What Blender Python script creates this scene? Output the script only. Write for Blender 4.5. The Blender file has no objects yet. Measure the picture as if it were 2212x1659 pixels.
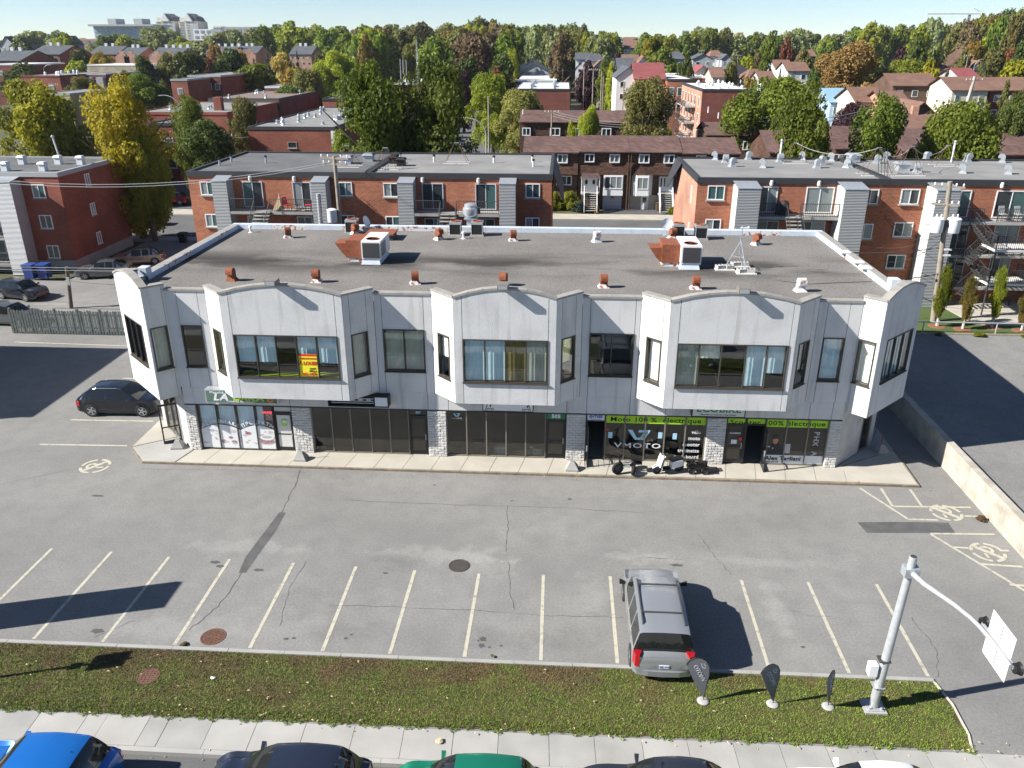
import bpy, bmesh, math, random
import numpy as np
from mathutils import Vector, Matrix
R = math.radians
random.seed(7); rng = np.random.default_rng(7)
S = bpy.context.scene
COL = S.collection
# ---------------------------------------------------------------- camera
F_PX, HOR, CAM_H = 1750.0, 95.0, 19.0           # focal length in px of a 2212 px wide frame, horizon row, camera height
PITCH = math.atan((829.5 - HOR) / F_PX); YAW = R(3.437)
cam = bpy.data.cameras.new('camera'); co = bpy.data.objects.new('camera', cam); COL.objects.link(co)
cam.sensor_width = 36.0; cam.lens = 36.0 * F_PX / 2212.0; cam.clip_start = 0.5; cam.clip_end = 6000
co.location = (0, 0, CAM_H); co.rotation_euler = (math.pi / 2 - PITCH, 0, YAW)
S.camera = co
# ---------------------------------------------------------------- light
SUN_AZ, SUN_EL = R(16.2), R(35.5)               # shadows run along (cos az, sin az)
sd = Vector((math.cos(SUN_AZ) * math.cos(SUN_EL), math.sin(SUN_AZ) * math.cos(SUN_EL), -math.sin(SUN_EL)))
sl = bpy.data.lights.new('sun', 'SUN'); so = bpy.data.objects.new('sun', sl); COL.objects.link(so)
sl.energy = 4.1; sl.angle = R(0.53); sl.color = (1.0, 0.955, 0.88)
so.rotation_euler = sd.to_track_quat('-Z', 'Y').to_euler(); so.location = (-60, -20, 60)
W = bpy.data.worlds.new('World'); S.world = W; W.use_nodes = True
wn = W.node_tree.nodes; wl = W.node_tree.links
bg = wn['Background']; sky = wn.new('ShaderNodeTexSky'); sky.sky_type = 'NISHITA'; sky.sun_disc = False
sky.sun_elevation = SUN_EL
sky.sun_rotation = math.atan2(-sd.x, -sd.y)     # azimuth of the sun measured from +Y towards +X
sky.altitude = 50; sky.air_density = 0.7; sky.dust_density = 0.0; sky.ozone_density = 2.6
wl.new(sky.outputs[0], bg.inputs[0]); bg.inputs[1].default_value = 0.05
S.view_settings.view_transform = 'Standard'; S.view_settings.look = 'None'
S.view_settings.exposure = 1.42; S.view_settings.gamma = 1.0
try: S.view_settings.use_curve_mapping = False
except Exception: pass
S.render.engine = 'CYCLES'
cy = S.cycles
cy.use_denoising = True; cy.max_bounces = 6; cy.diffuse_bounces = 3; cy.glossy_bounces = 3; cy.transmission_bounces = 4
cy.transparent_max_bounces = 8; cy.caustics_reflective = False; cy.caustics_refractive = False; cy.sample_clamp_indirect = 6
try: cy.denoiser = 'OPENIMAGEDENOISE'; cy.denoising_input_passes = 'RGB_ALBEDO_NORMAL'
except Exception: pass

_fw = Vector((-math.sin(YAW) * math.cos(PITCH), math.cos(YAW) * math.cos(PITCH), -math.sin(PITCH)))
_rt = Vector((math.cos(YAW), math.sin(YAW), 0)); _up = _rt.cross(_fw)
def at(u, v, y):
    """world point at depth y seen in column u, row v of the 2212 px wide photograph"""
    d = _fw * F_PX + _rt * (u - 1106) + _up * (829.5 - v)
    t = y / d.y
    return Vector((d.x * t, y, CAM_H + d.z * t))

# ---------------------------------------------------------------- materials
MATS = {}
def nt(name):
    m = bpy.data.materials.new(name); m.use_nodes = True
    MATS[name] = m
    return m, m.node_tree.nodes, m.node_tree.links, m.node_tree.nodes['Principled BSDF']
def rgb(c): return (c[0], c[1], c[2], 1.0)
def mat(name, col, rough=0.7, var=0.0, scale=3.0, bump=0.0, bscale=60.0, metal=0.0, spec=0.4, col2=None, detail=6, lo=.3, hi=.7, coat=0.0, fine=0.0):
    """base colour with noise variation towards col2 (or +-var), optional fine grain and bump"""
    m, n, l, p = nt(name)
    p.inputs['Roughness'].default_value = rough; p.inputs['Metallic'].default_value = metal
    p.inputs['Specular IOR Level'].default_value = spec
    if coat: p.inputs['Coat Weight'].default_value = coat; p.inputs['Coat Roughness'].default_value = 0.04
    p.inputs['Base Color'].default_value = rgb(col)
    if var or col2 or bump or fine:
        tc = n.new('ShaderNodeTexCoord')
        if var or col2:
            no = n.new('ShaderNodeTexNoise'); no.inputs['Scale'].default_value = scale; no.inputs['Detail'].default_value = detail
            l.new(tc.outputs['Object'], no.inputs['Vector'])
            mp = n.new('ShaderNodeMapRange'); mp.inputs[1].default_value = lo; mp.inputs[2].default_value = hi
            l.new(no.outputs['Fac'], mp.inputs[0])
            mx = n.new('ShaderNodeMix'); mx.data_type = 'RGBA'
            a = col; b = col2
            if b is None:
                a = [c * (1 - var) for c in col]; b = [min(1, c * (1 + var)) for c in col]
            mx.inputs[6].default_value = rgb(a); mx.inputs[7].default_value = rgb(b)
            l.new(mp.outputs[0], mx.inputs[0]); out = mx.outputs[2]
            if fine:
                f = n.new('ShaderNodeTexNoise'); f.inputs['Scale'].default_value = bscale; f.inputs['Detail'].default_value = 3
                l.new(tc.outputs['Object'], f.inputs['Vector'])
                fm = n.new('ShaderNodeMapRange'); fm.inputs[1].default_value = .25; fm.inputs[2].default_value = .75
                fm.inputs[3].default_value = 1 - fine; fm.inputs[4].default_value = 1 + fine; l.new(f.outputs['Fac'], fm.inputs[0])
                vm = n.new('ShaderNodeVectorMath'); vm.operation = 'SCALE'
                l.new(out, vm.inputs[0]); l.new(fm.outputs[0], vm.inputs['Scale']); out = vm.outputs[0]
            l.new(out, p.inputs['Base Color'])
        if bump:
            nb = n.new('ShaderNodeTexNoise'); nb.inputs['Scale'].default_value = bscale; nb.inputs['Detail'].default_value = 4
            l.new(tc.outputs['Object'], nb.inputs['Vector'])
            bp = n.new('ShaderNodeBump'); bp.inputs['Strength'].default_value = 1.0; bp.inputs['Distance'].default_value = bump
            l.new(nb.outputs['Fac'], bp.inputs['Height']); l.new(bp.outputs[0], p.inputs['Normal'])
    return m
def brick_mat(name, c1, c2, mortar, bw=0.27, bh=0.095, ms=0.017, var=.25, bump=0.01, vscale=.35):
    """coursed brick or shingle; coordinate along an axis-aligned wall is x + y, height is z"""
    m, n, l, p = nt(name)
    tc = n.new('ShaderNodeTexCoord'); sx = n.new('ShaderNodeSeparateXYZ'); l.new(tc.outputs['Object'], sx.inputs[0])
    ad = n.new('ShaderNodeMath'); l.new(sx.outputs[0], ad.inputs[0]); l.new(sx.outputs[1], ad.inputs[1])
    cb = n.new('ShaderNodeCombineXYZ'); l.new(ad.outputs[0], cb.inputs[0]); l.new(sx.outputs[2], cb.inputs[1])
    br = n.new('ShaderNodeTexBrick'); l.new(cb.outputs[0], br.inputs['Vector'])
    br.inputs['Color1'].default_value = rgb(c1); br.inputs['Color2'].default_value = rgb(c2); br.inputs['Mortar'].default_value = rgb(mortar)
    br.inputs['Scale'].default_value = 1.0; br.inputs['Mortar Size'].default_value = ms; br.inputs['Brick Width'].default_value = bw
    br.inputs['Row Height'].default_value = bh; br.inputs['Mortar Smooth'].default_value = .3; br.inputs['Bias'].default_value = -.1
    no = n.new('ShaderNodeTexNoise'); no.inputs['Scale'].default_value = vscale; no.inputs['Detail'].default_value = 6; l.new(tc.outputs['Object'], no.inputs['Vector'])
    mp = n.new('ShaderNodeMapRange'); mp.inputs[1].default_value = .3; mp.inputs[2].default_value = .7
    mp.inputs[3].default_value = 1 - var; mp.inputs[4].default_value = 1 + var; l.new(no.outputs['Fac'], mp.inputs[0])
    vm = n.new('ShaderNodeVectorMath'); vm.operation = 'SCALE'; l.new(br.outputs['Color'], vm.inputs[0]); l.new(mp.outputs[0], vm.inputs['Scale'])
    l.new(vm.outputs[0], p.inputs['Base Color']); p.inputs['Roughness'].default_value = .85; p.inputs['Specular IOR Level'].default_value = .2
    bp = n.new('ShaderNodeBump'); bp.inputs['Distance'].default_value = bump; bp.invert = True
    l.new(br.outputs['Fac'], bp.inputs['Height']); l.new(bp.outputs[0], p.inputs['Normal'])
    return m
def siding_mat(name, c1, c2, period=.11, rough=.45):
    """horizontal corrugated metal siding"""
    m, n, l, p = nt(name)
    tc = n.new('ShaderNodeTexCoord'); sx = n.new('ShaderNodeSeparateXYZ'); l.new(tc.outputs['Object'], sx.inputs[0])
    mu = n.new('ShaderNodeMath'); mu.operation = 'MULTIPLY'; mu.inputs[1].default_value = 2 * math.pi / period; l.new(sx.outputs[2], mu.inputs[0])
    si = n.new('ShaderNodeMath'); si.operation = 'SINE'; l.new(mu.outputs[0], si.inputs[0])
    mp = n.new('ShaderNodeMapRange'); mp.inputs[1].default_value = -.3; mp.inputs[2].default_value = .4; l.new(si.outputs[0], mp.inputs[0])
    mx = n.new('ShaderNodeMix'); mx.data_type = 'RGBA'; mx.inputs[6].default_value = rgb(c1); mx.inputs[7].default_value = rgb(c2)
    l.new(mp.outputs[0], mx.inputs[0]); l.new(mx.outputs[2], p.inputs['Base Color']); p.inputs['Roughness'].default_value = rough
    bp = n.new('ShaderNodeBump'); bp.inputs['Distance'].default_value = .02; l.new(si.outputs[0], bp.inputs['Height']); l.new(bp.outputs[0], p.inputs['Normal'])
    return m
def leaf_mat(name, c1, c2, c3=None, tr=.3):
    m, n, l, p = nt(name)
    tc = n.new('ShaderNodeTexCoord'); oi = n.new('ShaderNodeObjectInfo')
    no = n.new('ShaderNodeTexNoise'); no.inputs['Scale'].default_value = .55; no.inputs['Detail'].default_value = 5; no.inputs['Roughness'].default_value = .7
    ad = n.new('ShaderNodeVectorMath'); ad.operation = 'ADD'; l.new(tc.outputs['Object'], ad.inputs[0])
    sc = n.new('ShaderNodeMath'); sc.operation = 'MULTIPLY'; sc.inputs[1].default_value = 37.0; l.new(oi.outputs['Random'], sc.inputs[0]); l.new(sc.outputs[0], ad.inputs[1])
    l.new(ad.outputs[0], no.inputs['Vector'])
    cr = n.new('ShaderNodeValToRGB'); e = cr.color_ramp.elements
    e[0].position = .33; e[0].color = rgb(c1); e[1].position = .62; e[1].color = rgb(c2)
    if c3: x = cr.color_ramp.elements.new(.75); x.color = rgb(c3)
    l.new(no.outputs['Fac'], cr.inputs[0])
    hs = n.new('ShaderNodeHueSaturation'); l.new(cr.outputs[0], hs.inputs['Color'])
    mh = n.new('ShaderNodeMapRange'); mh.inputs[3].default_value = .485; mh.inputs[4].default_value = .515; l.new(oi.outputs['Random'], mh.inputs[0]); l.new(mh.outputs[0], hs.inputs['Hue'])
    mv = n.new('ShaderNodeMapRange'); mv.inputs[3].default_value = .8; mv.inputs[4].default_value = 1.2; l.new(oi.outputs['Random'], mv.inputs[0]); l.new(mv.outputs[0], hs.inputs['Value'])
    l.new(hs.outputs[0], p.inputs['Base Color']); p.inputs['Roughness'].default_value = .6; p.inputs['Specular IOR Level'].default_value = .25
    ts = n.new('ShaderNodeBsdfTranslucent'); l.new(hs.outputs[0], ts.inputs[0])
    ms = n.new('ShaderNodeMixShader'); ms.inputs[0].default_value = tr
    l.new(p.outputs[0], ms.inputs[1]); l.new(ts.outputs[0], ms.inputs[2]); l.new(ms.outputs[0], n['Material Output'].inputs[0])
    return m
def glass_mat(name, tint=(.55, .6, .58), refl=1.0, rough=.01):
    """tinted pane: fresnel reflection over a tinted see-through"""
    m, n, l, p = nt(name); n.remove(p)
    g = n.new('ShaderNodeBsdfGlossy'); g.inputs['Roughness'].default_value = rough; g.inputs['Color'].default_value = (refl, refl, refl, 1)
    t = n.new('ShaderNodeBsdfTransparent'); t.inputs[0].default_value = rgb(tint)
    f = n.new('ShaderNodeFresnel'); ge = n.new('ShaderNodeNewGeometry'); mi = n.new('ShaderNodeMapRange'); mi.inputs[3].default_value = 1.6; mi.inputs[4].default_value = 1 / 1.6
    l.new(ge.outputs['Backfacing'], mi.inputs[0]); l.new(mi.outputs[0], f.inputs[0])   # same reflection from both sides of the pane
    ms = n.new('ShaderNodeMixShader'); l.new(f.outputs[0], ms.inputs[0]); l.new(t.outputs[0], ms.inputs[1]); l.new(g.outputs[0], ms.inputs[2])
    l.new(ms.outputs[0], n['Material Output'].inputs[0])
    return m

# ---------------------------------------------------------------- mesh builder
class MB:
    def __init__(s): s.v = []; s.f = []
    def add(s, vs, fs):
        k = len(s.v); s.v += [tuple(p) for p in vs]; s.f += [tuple(i + k for i in f) for f in fs]; return s
    def box(s, x0, x1, y0, y1, z0, z1):
        return s.add([(x0,y0,z0),(x1,y0,z0),(x1,y1,z0),(x0,y1,z0),(x0,y0,z1),(x1,y0,z1),(x1,y1,z1),(x0,y1,z1)],
                     [(0,3,2,1),(4,5,6,7),(0,1,5,4),(1,2,6,5),(2,3,7,6),(3,0,4,7)])
    def quad(s, a, b, c, d): return s.add([a, b, c, d], [(0, 1, 2, 3)])
    def prism(s, poly, z0, z1):
        n = len(poly)
        return s.add([(x, y, z0) for x, y in poly] + [(x, y, z1) for x, y in poly],
                     [tuple(range(n - 1, -1, -1)), tuple(range(n, 2 * n))] + [(i, (i + 1) % n, n + (i + 1) % n, n + i) for i in range(n)])
    def slab(s, poly3, off):
        """polygon of 3-D points extruded by a vector"""
        n = len(poly3); o = Vector(off)
        return s.add([tuple(p) for p in poly3] + [tuple(Vector(p) + o) for p in poly3],
                     [tuple(range(n - 1, -1, -1)), tuple(range(n, 2 * n))] + [(i, (i + 1) % n, n + (i + 1) % n, n + i) for i in range(n)])
    def cyl(s, a, b, r0, r1=None, n=12, cap=True):
        a = Vector(a); b = Vector(b); r1 = r0 if r1 is None else r1
        d = (b - a).normalized(); u = d.orthogonal().normalized(); w = d.cross(u)
        vs = []
        for c, r in ((a, r0), (b, r1)):
            vs += [c + u * (r * math.cos(2 * math.pi * i / n)) + w * (r * math.sin(2 * math.pi * i / n)) for i in range(n)]
        fs = [(i, (i + 1) % n, n + (i + 1) % n, n + i) for i in range(n)]
        if cap: fs += [tuple(range(n - 1, -1, -1)), tuple(range(n, 2 * n))]
        return s.add(vs, fs)
    def tube(s, pts, r, n=6):
        pts = [Vector(p) for p in pts]; rs = r if isinstance(r, (list, tuple)) else [r] * len(pts)
        vs = []; d0 = (pts[1] - pts[0]).normalized(); u = d0.orthogonal().normalized()
        for i, p in enumerate(pts):
            d = (pts[min(i + 1, len(pts) - 1)] - pts[max(i - 1, 0)]).normalized()
            u = (u - d * u.dot(d)).normalized(); w = d.cross(u)
            vs += [p + (u * math.cos(2 * math.pi * k / n) + w * math.sin(2 * math.pi * k / n)) * rs[i] for k in range(n)]
        fs = [(i * n + k, i * n + (k + 1) % n, (i + 1) * n + (k + 1) % n, (i + 1) * n + k) for i in range(len(pts) - 1) for k in range(n)]
        fs += [tuple(range(n - 1, -1, -1)), tuple(range((len(pts) - 1) * n, len(pts) * n))]
        return s.add(vs, fs)
    def lathe(s, prof, c=(0, 0, 0), n=16):
        vs = []; m = len(prof)
        for i in range(n):
            a = 2 * math.pi * i / n
            vs += [(c[0] + r * math.cos(a), c[1] + r * math.sin(a), c[2] + z) for r, z in prof]
        fs = [(i * m + j, ((i + 1) % n) * m + j, ((i + 1) % n) * m + j + 1, i * m + j + 1) for i in range(n) for j in range(m - 1)]
        return s.add(vs, fs)
    def ball(s, c, r, nu=10, nv=6, sz=1.0):
        return s.lathe([(max(1e-3, r * math.sin(math.pi * j / nv)), -r * sz * math.cos(math.pi * j / nv)) for j in range(nv + 1)], c, nu)
    def grid(s, rows):
        """rows of 3-D points, all of one length"""
        m = len(rows[0]); vs = [p for r_ in rows for p in r_]
        return s.add(vs, [(i * m + j, i * m + j + 1, (i + 1) * m + j + 1, (i + 1) * m + j) for i in range(len(rows) - 1) for j in range(m - 1)])
    def xf(s, M_):
        s.v = [tuple(M_ @ Vector(p)) for p in s.v]; return s
    def mesh(s, name):
        me = bpy.data.meshes.new(name); me.from_pydata(s.v, [], s.f); me.validate(); me.update(); return me
    def build(s, name, m, parent=None, smooth=None, world=True, fix=True):
        me = s.mesh(name)
        if fix:
            b = bmesh.new(); b.from_mesh(me); bmesh.ops.recalc_face_normals(b, faces=b.faces); b.to_mesh(me); b.free()
        if smooth is not None:
            me.polygons.foreach_set('use_smooth', [True] * len(me.polygons))
            try: me.set_sharp_from_angle(angle=R(smooth))
            except Exception: pass
        return put(name, me, m, parent, world)
def put(name, me, m, parent=None, world=True):
    """links ONE mesh object; with world=True the mesh is in world coordinates even under a parent"""
    if m is not None and len(me.materials) == 0: me.materials.append(MATS[m] if isinstance(m, str) else m)
    o = bpy.data.objects.new(name, me); COL.objects.link(o)
    if parent is not None:
        o.parent = parent
        if world: o.matrix_parent_inverse = WM(parent).inverted()
    return o
def WM(o):
    m = Matrix.LocRotScale(o.location, o.rotation_euler, o.scale)
    return (WM(o.parent) @ o.matrix_parent_inverse @ m) if o.parent else m
def tag(o, label=None, cat=None, group=None, kind=None):
    if label: o['label'] = label
    if cat: o['category'] = cat
    if group: o['group'] = group
    if kind: o['kind'] = kind
    return o
def thing(name, label, cat, loc=(0, 0, 0), rz=0, group=None):
    o = bpy.data.objects.new(name, None); COL.objects.link(o); o.empty_display_size = .2
    o.location = loc; o.rotation_euler = (0, 0, rz)
    return tag(o, label, cat, group)
def dup(root, loc=None, rz=None, label=None, group=None, parent=None):
    c = root.copy(); COL.objects.link(c)
    if parent is not None: c.parent = parent
    for ch in list(root.children): dup(ch, parent=c)
    if loc is not None: c.location = loc
    if rz is not None: c.rotation_euler = (0, 0, rz)
    if label: c['label'] = label
    if group: c['group'] = group
    return c
def text(name, s_, size, loc, rot, m, parent=None, bold=0.0, align='CENTER', sx=1.0, shear=0.0, spacing=1.0, depth=.004):
    cu = bpy.data.curves.new(name, 'FONT'); cu.body = s_; cu.size = size; cu.align_x = align; cu.align_y = 'CENTER'
    cu.extrude = depth; cu.offset = bold; cu.shear = shear; cu.space_character = spacing; cu.resolution_u = 2
    tmp = bpy.data.objects.new(name, cu); me = bpy.data.meshes.new_from_object(tmp); bpy.data.objects.remove(tmp); bpy.data.curves.remove(cu)
    me.name = name; me.materials.clear(); me.materials.append(MATS[m])
    o = bpy.data.objects.new(name, me); COL.objects.link(o)
    o.location = loc; o.rotation_euler = rot; o.scale = (sx, 1, 1)
    if parent is not None:
        o.parent = parent; o.matrix_parent_inverse = WM(parent).inverted()
    return o
FRONT = (math.pi / 2, 0, 0)
def struct(name, mb, m, **k):
    o = mb.build(name, m, **k); o['kind'] = 'structure'; return o
# ---------------------------------------------------------------- palette
# sun-bleached old asphalt with worn pale patches and darker aisles, each with a place of its own
m, n, l, p = nt('asphalt'); tc = n.new('ShaderNodeTexCoord')
def noise(scale, det=6, vec=None):
    o = n.new('ShaderNodeTexNoise'); o.inputs['Scale'].default_value = scale; o.inputs['Detail'].default_value = det; l.new(vec or tc.outputs['Object'], o.inputs['Vector']); return o.outputs['Fac']
def mixc(f, a, b):
    o = n.new('ShaderNodeMix'); o.data_type = 'RGBA'
    if isinstance(f, float): o.inputs[0].default_value = f
    else: l.new(f, o.inputs[0])
    for i, c in ((6, a), (7, b)):
        if isinstance(c, tuple): o.inputs[i].default_value = rgb(c)
        else: l.new(c, o.inputs[i])
    return o.outputs[2]
def remap(v, a, b, c=0., d=1.):
    o = n.new('ShaderNodeMapRange'); o.inputs[1].default_value = a; o.inputs[2].default_value = b; o.inputs[3].default_value = c; o.inputs[4].default_value = d; l.new(v, o.inputs[0]); return o.outputs[0]
def mul(a, b):
    o = n.new('ShaderNodeMath'); o.operation = 'MULTIPLY'; l.new(a, o.inputs[0])
    if isinstance(b, float): o.inputs[1].default_value = b
    else: l.new(b, o.inputs[1])
    return o.outputs[0]
def spot(x, y, rx, ry, wob=.6):
    """soft irregular patch centred on (x, y)"""
    mp = n.new('ShaderNodeMapping'); mp.vector_type = 'POINT'; mp.inputs['Location'].default_value = (-x / rx, -y / ry, 0); mp.inputs['Scale'].default_value = (1 / rx, 1 / ry, 0); l.new(tc.outputs['Object'], mp.inputs[0])
    ln = n.new('ShaderNodeVectorMath'); ln.operation = 'LENGTH'; l.new(mp.outputs[0], ln.inputs[0])
    ad = n.new('ShaderNodeMath'); ad.operation = 'ADD'; l.new(ln.outputs['Value'], ad.inputs[0]); l.new(remap(noise(1.6, 6), .3, .7, -wob, wob), ad.inputs[1])
    return remap(ad.outputs[0], .35, 1.1, 1., 0.)
base = mixc(remap(noise(.16, 9), .34, .66), (.178, .175, .170), (.228, .224, .216))
base = mixc(mul(remap(noise(1.1, 8), .42, .72), .35), base, (.135, .133, .131))
for x, y, rx, ry, k, c in ((-4.2, 27.2, 2.6, .7, .45, (.31, .305, .29)), (-2.6, 26.6, 1.2, .7, .35, (.31, .305, .29)), (-6.2, 26.7, 1.3, .5, .5, (.13, .13, .132)), (8.2, 24.6, .45, 2.0, .45, (.30, .295, .285)), (3.6, 27.6, 1.6, .5, .4, (.31, .305, .295)), (1.5, 25.0, .8, 1.3, .3, (.30, .295, .285)), (-13.5, 22.2, 2.4, .8, .4, (.29, .285, .275)), (-12.6, 27.3, 2.6, .5, .35, (.30, .295, .285)), (8.6, 27.4, 2.4, .4, .35, (.30, .295, .285)), (0, 33.0, 16.0, .9, .3, (.26, .25, .235)), (-9, 24, 1.6, 1.2, .3, (.13, .128, .122)), (-2, 22.4, 1.5, .7, .3, (.13, .128, .122)), (-7, 22.4, 1.2, .6, .35, (.13, .128, .122)), (.9, 22.3, 1.1, .6, .3, (.13, .128, .122)), (-28, 44, 5, 6, .25, (.14, .138, .135))):
    base = mixc(mul(spot(x, y, rx, ry), k), base, c)
grain = mul(remap(noise(48, 3), .25, .75, .8, 1.2), remap(noise(11, 4), .3, .7, .88, 1.12))
vm = n.new('ShaderNodeVectorMath'); vm.operation = 'SCALE'; l.new(base, vm.inputs[0]); l.new(grain, vm.inputs['Scale']); l.new(vm.outputs[0], p.inputs['Base Color'])
p.inputs['Roughness'].default_value = .92; p.inputs['Specular IOR Level'].default_value = .2
bp = n.new('ShaderNodeBump'); bp.inputs['Distance'].default_value = .006; l.new(noise(60, 3), bp.inputs['Height']); l.new(bp.outputs[0], p.inputs['Normal'])
mat('asphalt_dark', (.085, .086, .09), .9, var=.15, scale=.8, bump=.006, bscale=55, fine=.2, spec=.25)
mat('asphalt_road', (.11, .11, .112), .9, var=.14, scale=.3, bump=.006, bscale=50, fine=.2, spec=.25)
mat('tar', (.085, .085, .087), .85, var=.2, scale=2, fine=.25, bscale=50)
mat('crack', (.06, .059, .057), .95)
mat('oil', (.075, .074, .072), .8)
mat('line_paint', (.42, .40, .32), .85, col2=(.24, .23, .20), scale=5, lo=.52, hi=.72, fine=.15, bscale=50)
mat('concrete', (.335, .328, .312), .85, var=.1, scale=.8, bump=.002, bscale=80, fine=.08)
mat('concrete_b', (.30, .295, .28), .85, var=.12, scale=.9, bump=.002, bscale=80, fine=.08)
mat('concrete_c', (.385, .36, .31), .85, var=.1, scale=.8, bump=.002, bscale=80, fine=.08)
mat('kerb_dark', (.20, .16, .115), .95, var=.3, scale=3)
mat('retaining', (.42, .39, .33), .85, col2=(.27, .25, .215), scale=1.4, bump=.004, bscale=30, lo=.42, hi=.75)
mat('soil_grass', (.055, .05, .022), .95, col2=(.10, .07, .035), scale=1.2, fine=.3, bscale=60)
mat('land', (.05, .06, .025), .95, col2=(.085, .08, .045), scale=.06)
mat('lawn', (.045, .085, .02), .95, col2=(.075, .10, .03), scale=.7, fine=.3, bscale=40)
mat('lawn_dry', (.10, .085, .035), .95, col2=(.07, .075, .025), scale=.8, fine=.3, bscale=40)
mat('mulch', (.19, .09, .045), .95, var=.3, scale=12)
mat('stucco', (.575, .575, .575), .9, col2=(.49, .49, .492), scale=.9, bump=.013, bscale=26, lo=.45, hi=.75, fine=.10)
m = MATS['stucco']; n = m.node_tree.nodes; l = m.node_tree.links; p = n['Principled BSDF']; tc = n.new('ShaderNodeTexCoord')   # rain streaks and grime
mpn = n.new('ShaderNodeMapping'); mpn.inputs['Scale'].default_value = (2.6, 2.6, .22); l.new(tc.outputs['Object'], mpn.inputs[0])
old = p.inputs['Base Color'].links[0].from_socket
l.new(mixc(mul(remap(noise(1.0, 7, mpn.outputs[0]), .54, .74), .55), old, (.30, .295, .285)), p.inputs['Base Color'])
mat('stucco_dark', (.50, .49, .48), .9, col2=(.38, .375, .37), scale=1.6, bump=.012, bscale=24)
mat('joint', (.06, .06, .065), .9)
mat('coping', (.29, .275, .25), .6, var=.12, scale=3)
mat('white_metal', (.66, .68, .70), .5, var=.08, scale=2)
mat('flashing', (.58, .63, .70), .45, col2=(.48, .54, .62), scale=2.5)
mat('rust', (.27, .085, .035), .85, col2=(.16, .05, .03), scale=6, bump=.004, bscale=50)
mat('rusty_white', (.62, .64, .66), .55, col2=(.30, .10, .04), scale=5, lo=.5, hi=.62)
mat('frame_bronze', (.055, .048, .038), .45, var=.1, scale=4)
mat('frame_black', (.022, .022, .024), .4)
mat('frame_grey', (.19, .17, .14), .45)
mat('frame_white', (.72, .73, .74), .45)
glass_mat('glass_tint', (.955, .97, .965))
glass_mat('glass_dark', (.62, .62, .60))
glass_mat('glass_clear', (.985, .99, .99))
mat('blind_blue', (.62, .82, .90), .8, var=.06, scale=3)
mat('blind_cream', (.84, .84, .72), .8, var=.06, scale=3)
mat('blind_yellow', (.82, .80, .34), .8, var=.08, scale=3)
mat('blind_grey', (.42, .45, .39), .8, var=.1, scale=2)
mat('blind_olive', (.20, .16, .05), .8, var=.1, scale=2)
mat('sill_lime', (.38, .48, .03), .6)
mat('interior', (.10, .095, .09), .9)
mat('interior_pale', (.30, .29, .27), .9)
mat('stone', (.52, .505, .48), .95, var=.16, scale=2.5, bump=.035, bscale=16)
mat('stone_b', (.58, .56, .53), .95, var=.16, scale=2.5, bump=.035, bscale=16)
mat('mortar', (.40, .39, .38), .95)
mat('black', (.012, .012, .013), .55)
mat('black_gloss', (.01, .01, .011), .2)
mat('rubber', (.018, .018, .019), .8)
mat('white_paint', (.72, .73, .74), .4)
mat('off_white', (.62, .61, .58), .6)
mat('lime', (.36, .62, .02), .55)
mat('green_sign', (.02, .20, .075), .5)
mat('green_dark', (.10, .17, .13), .5)
mat('blue_sign', (.03, .07, .30), .5)
mat('orange_ink', (.65, .22, .02), .5)
mat('yellow_sign', (.80, .72, .03), .5)
mat('red_ink', (.60, .03, .03), .5)
mat('ice_blue', (.42, .66, .80), .4)
mat('eco_green', (.03, .22, .08), .5)
mat('skin_print', (.45, .22, .15), .7)
mat('suit_print', (.02, .025, .028), .6)
mat('grey_print', (.42, .42, .44), .6)
mat('pink_print', (.50, .36, .37), .6, col2=(.62, .60, .62), scale=7)
mat('maroon_print', (.22, .05, .09), .6, col2=(.45, .33, .33), scale=9)
m, n, l, p = nt('neon_red'); p.inputs['Base Color'].default_value = (.7, .03, .05, 1); p.inputs['Emission Color'].default_value = (1, .05, .08, 1); p.inputs['Emission Strength'].default_value = .8
mat('galv', (.50, .53, .56), .35, var=.1, scale=4, metal=.55)
mat('galv_light', (.44, .455, .47), .45, var=.1, scale=6, metal=.35)
mat('steel_dark', (.05, .05, .052), .5)
mat('iron_rust', (.13, .065, .045), .8, var=.3, scale=8)
mat('iron_dark', (.055, .045, .042), .8, var=.2, scale=6)
mat('cinder', (.36, .35, .34), .9, var=.1, scale=6)
mat('wood_pole', (.26, .225, .18), .9, var=.2, scale=2.2, bump=.006, bscale=20)
mat('wood_pole_dark', (.12, .10, .08), .9, var=.25, scale=2.2)
mat('fence_wood', (.105, .12, .12), .9, var=.25, scale=3, bump=.003, bscale=30)
mat('transformer', (.70, .71, .72), .45)
mat('ceramic', (.72, .72, .74), .25)
mat('wire', (.03, .03, .032), .6)
mat('wire_pale', (.38, .38, .38), .6)
brick_mat('brick_orange', (.27, .062, .024), (.42, .115, .045), (.34, .21, .15))
brick_mat('brick_red', (.20, .04, .024), (.30, .068, .038), (.25, .13, .10))
brick_mat('brick_deep', (.17, .034, .026), (.22, .05, .034), (.17, .09, .075))
brick_mat('brick_pink', (.42, .20, .13), (.50, .25, .17), (.42, .28, .22))
brick_mat('brick_buff', (.40, .33, .22), (.46, .39, .27), (.42, .37, .29))
brick_mat('brick_brown', (.09, .05, .035), (.13, .075, .05), (.12, .09, .07))
brick_mat('shingle_wall', (.072, .040, .029), (.155, .085, .06), (.04, .024, .019), bw=.34, bh=.16, ms=.02, var=.2, bump=.02)
brick_mat('shingle_roof', (.10, .062, .055), (.165, .10, .088), (.085, .055, .05), bw=.4, bh=.14, ms=.01, var=.15)
brick_mat('shingle_brown', (.165, .095, .072), (.21, .125, .095), (.13, .075, .06), bw=.4, bh=.14, ms=.01, var=.12)
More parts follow.
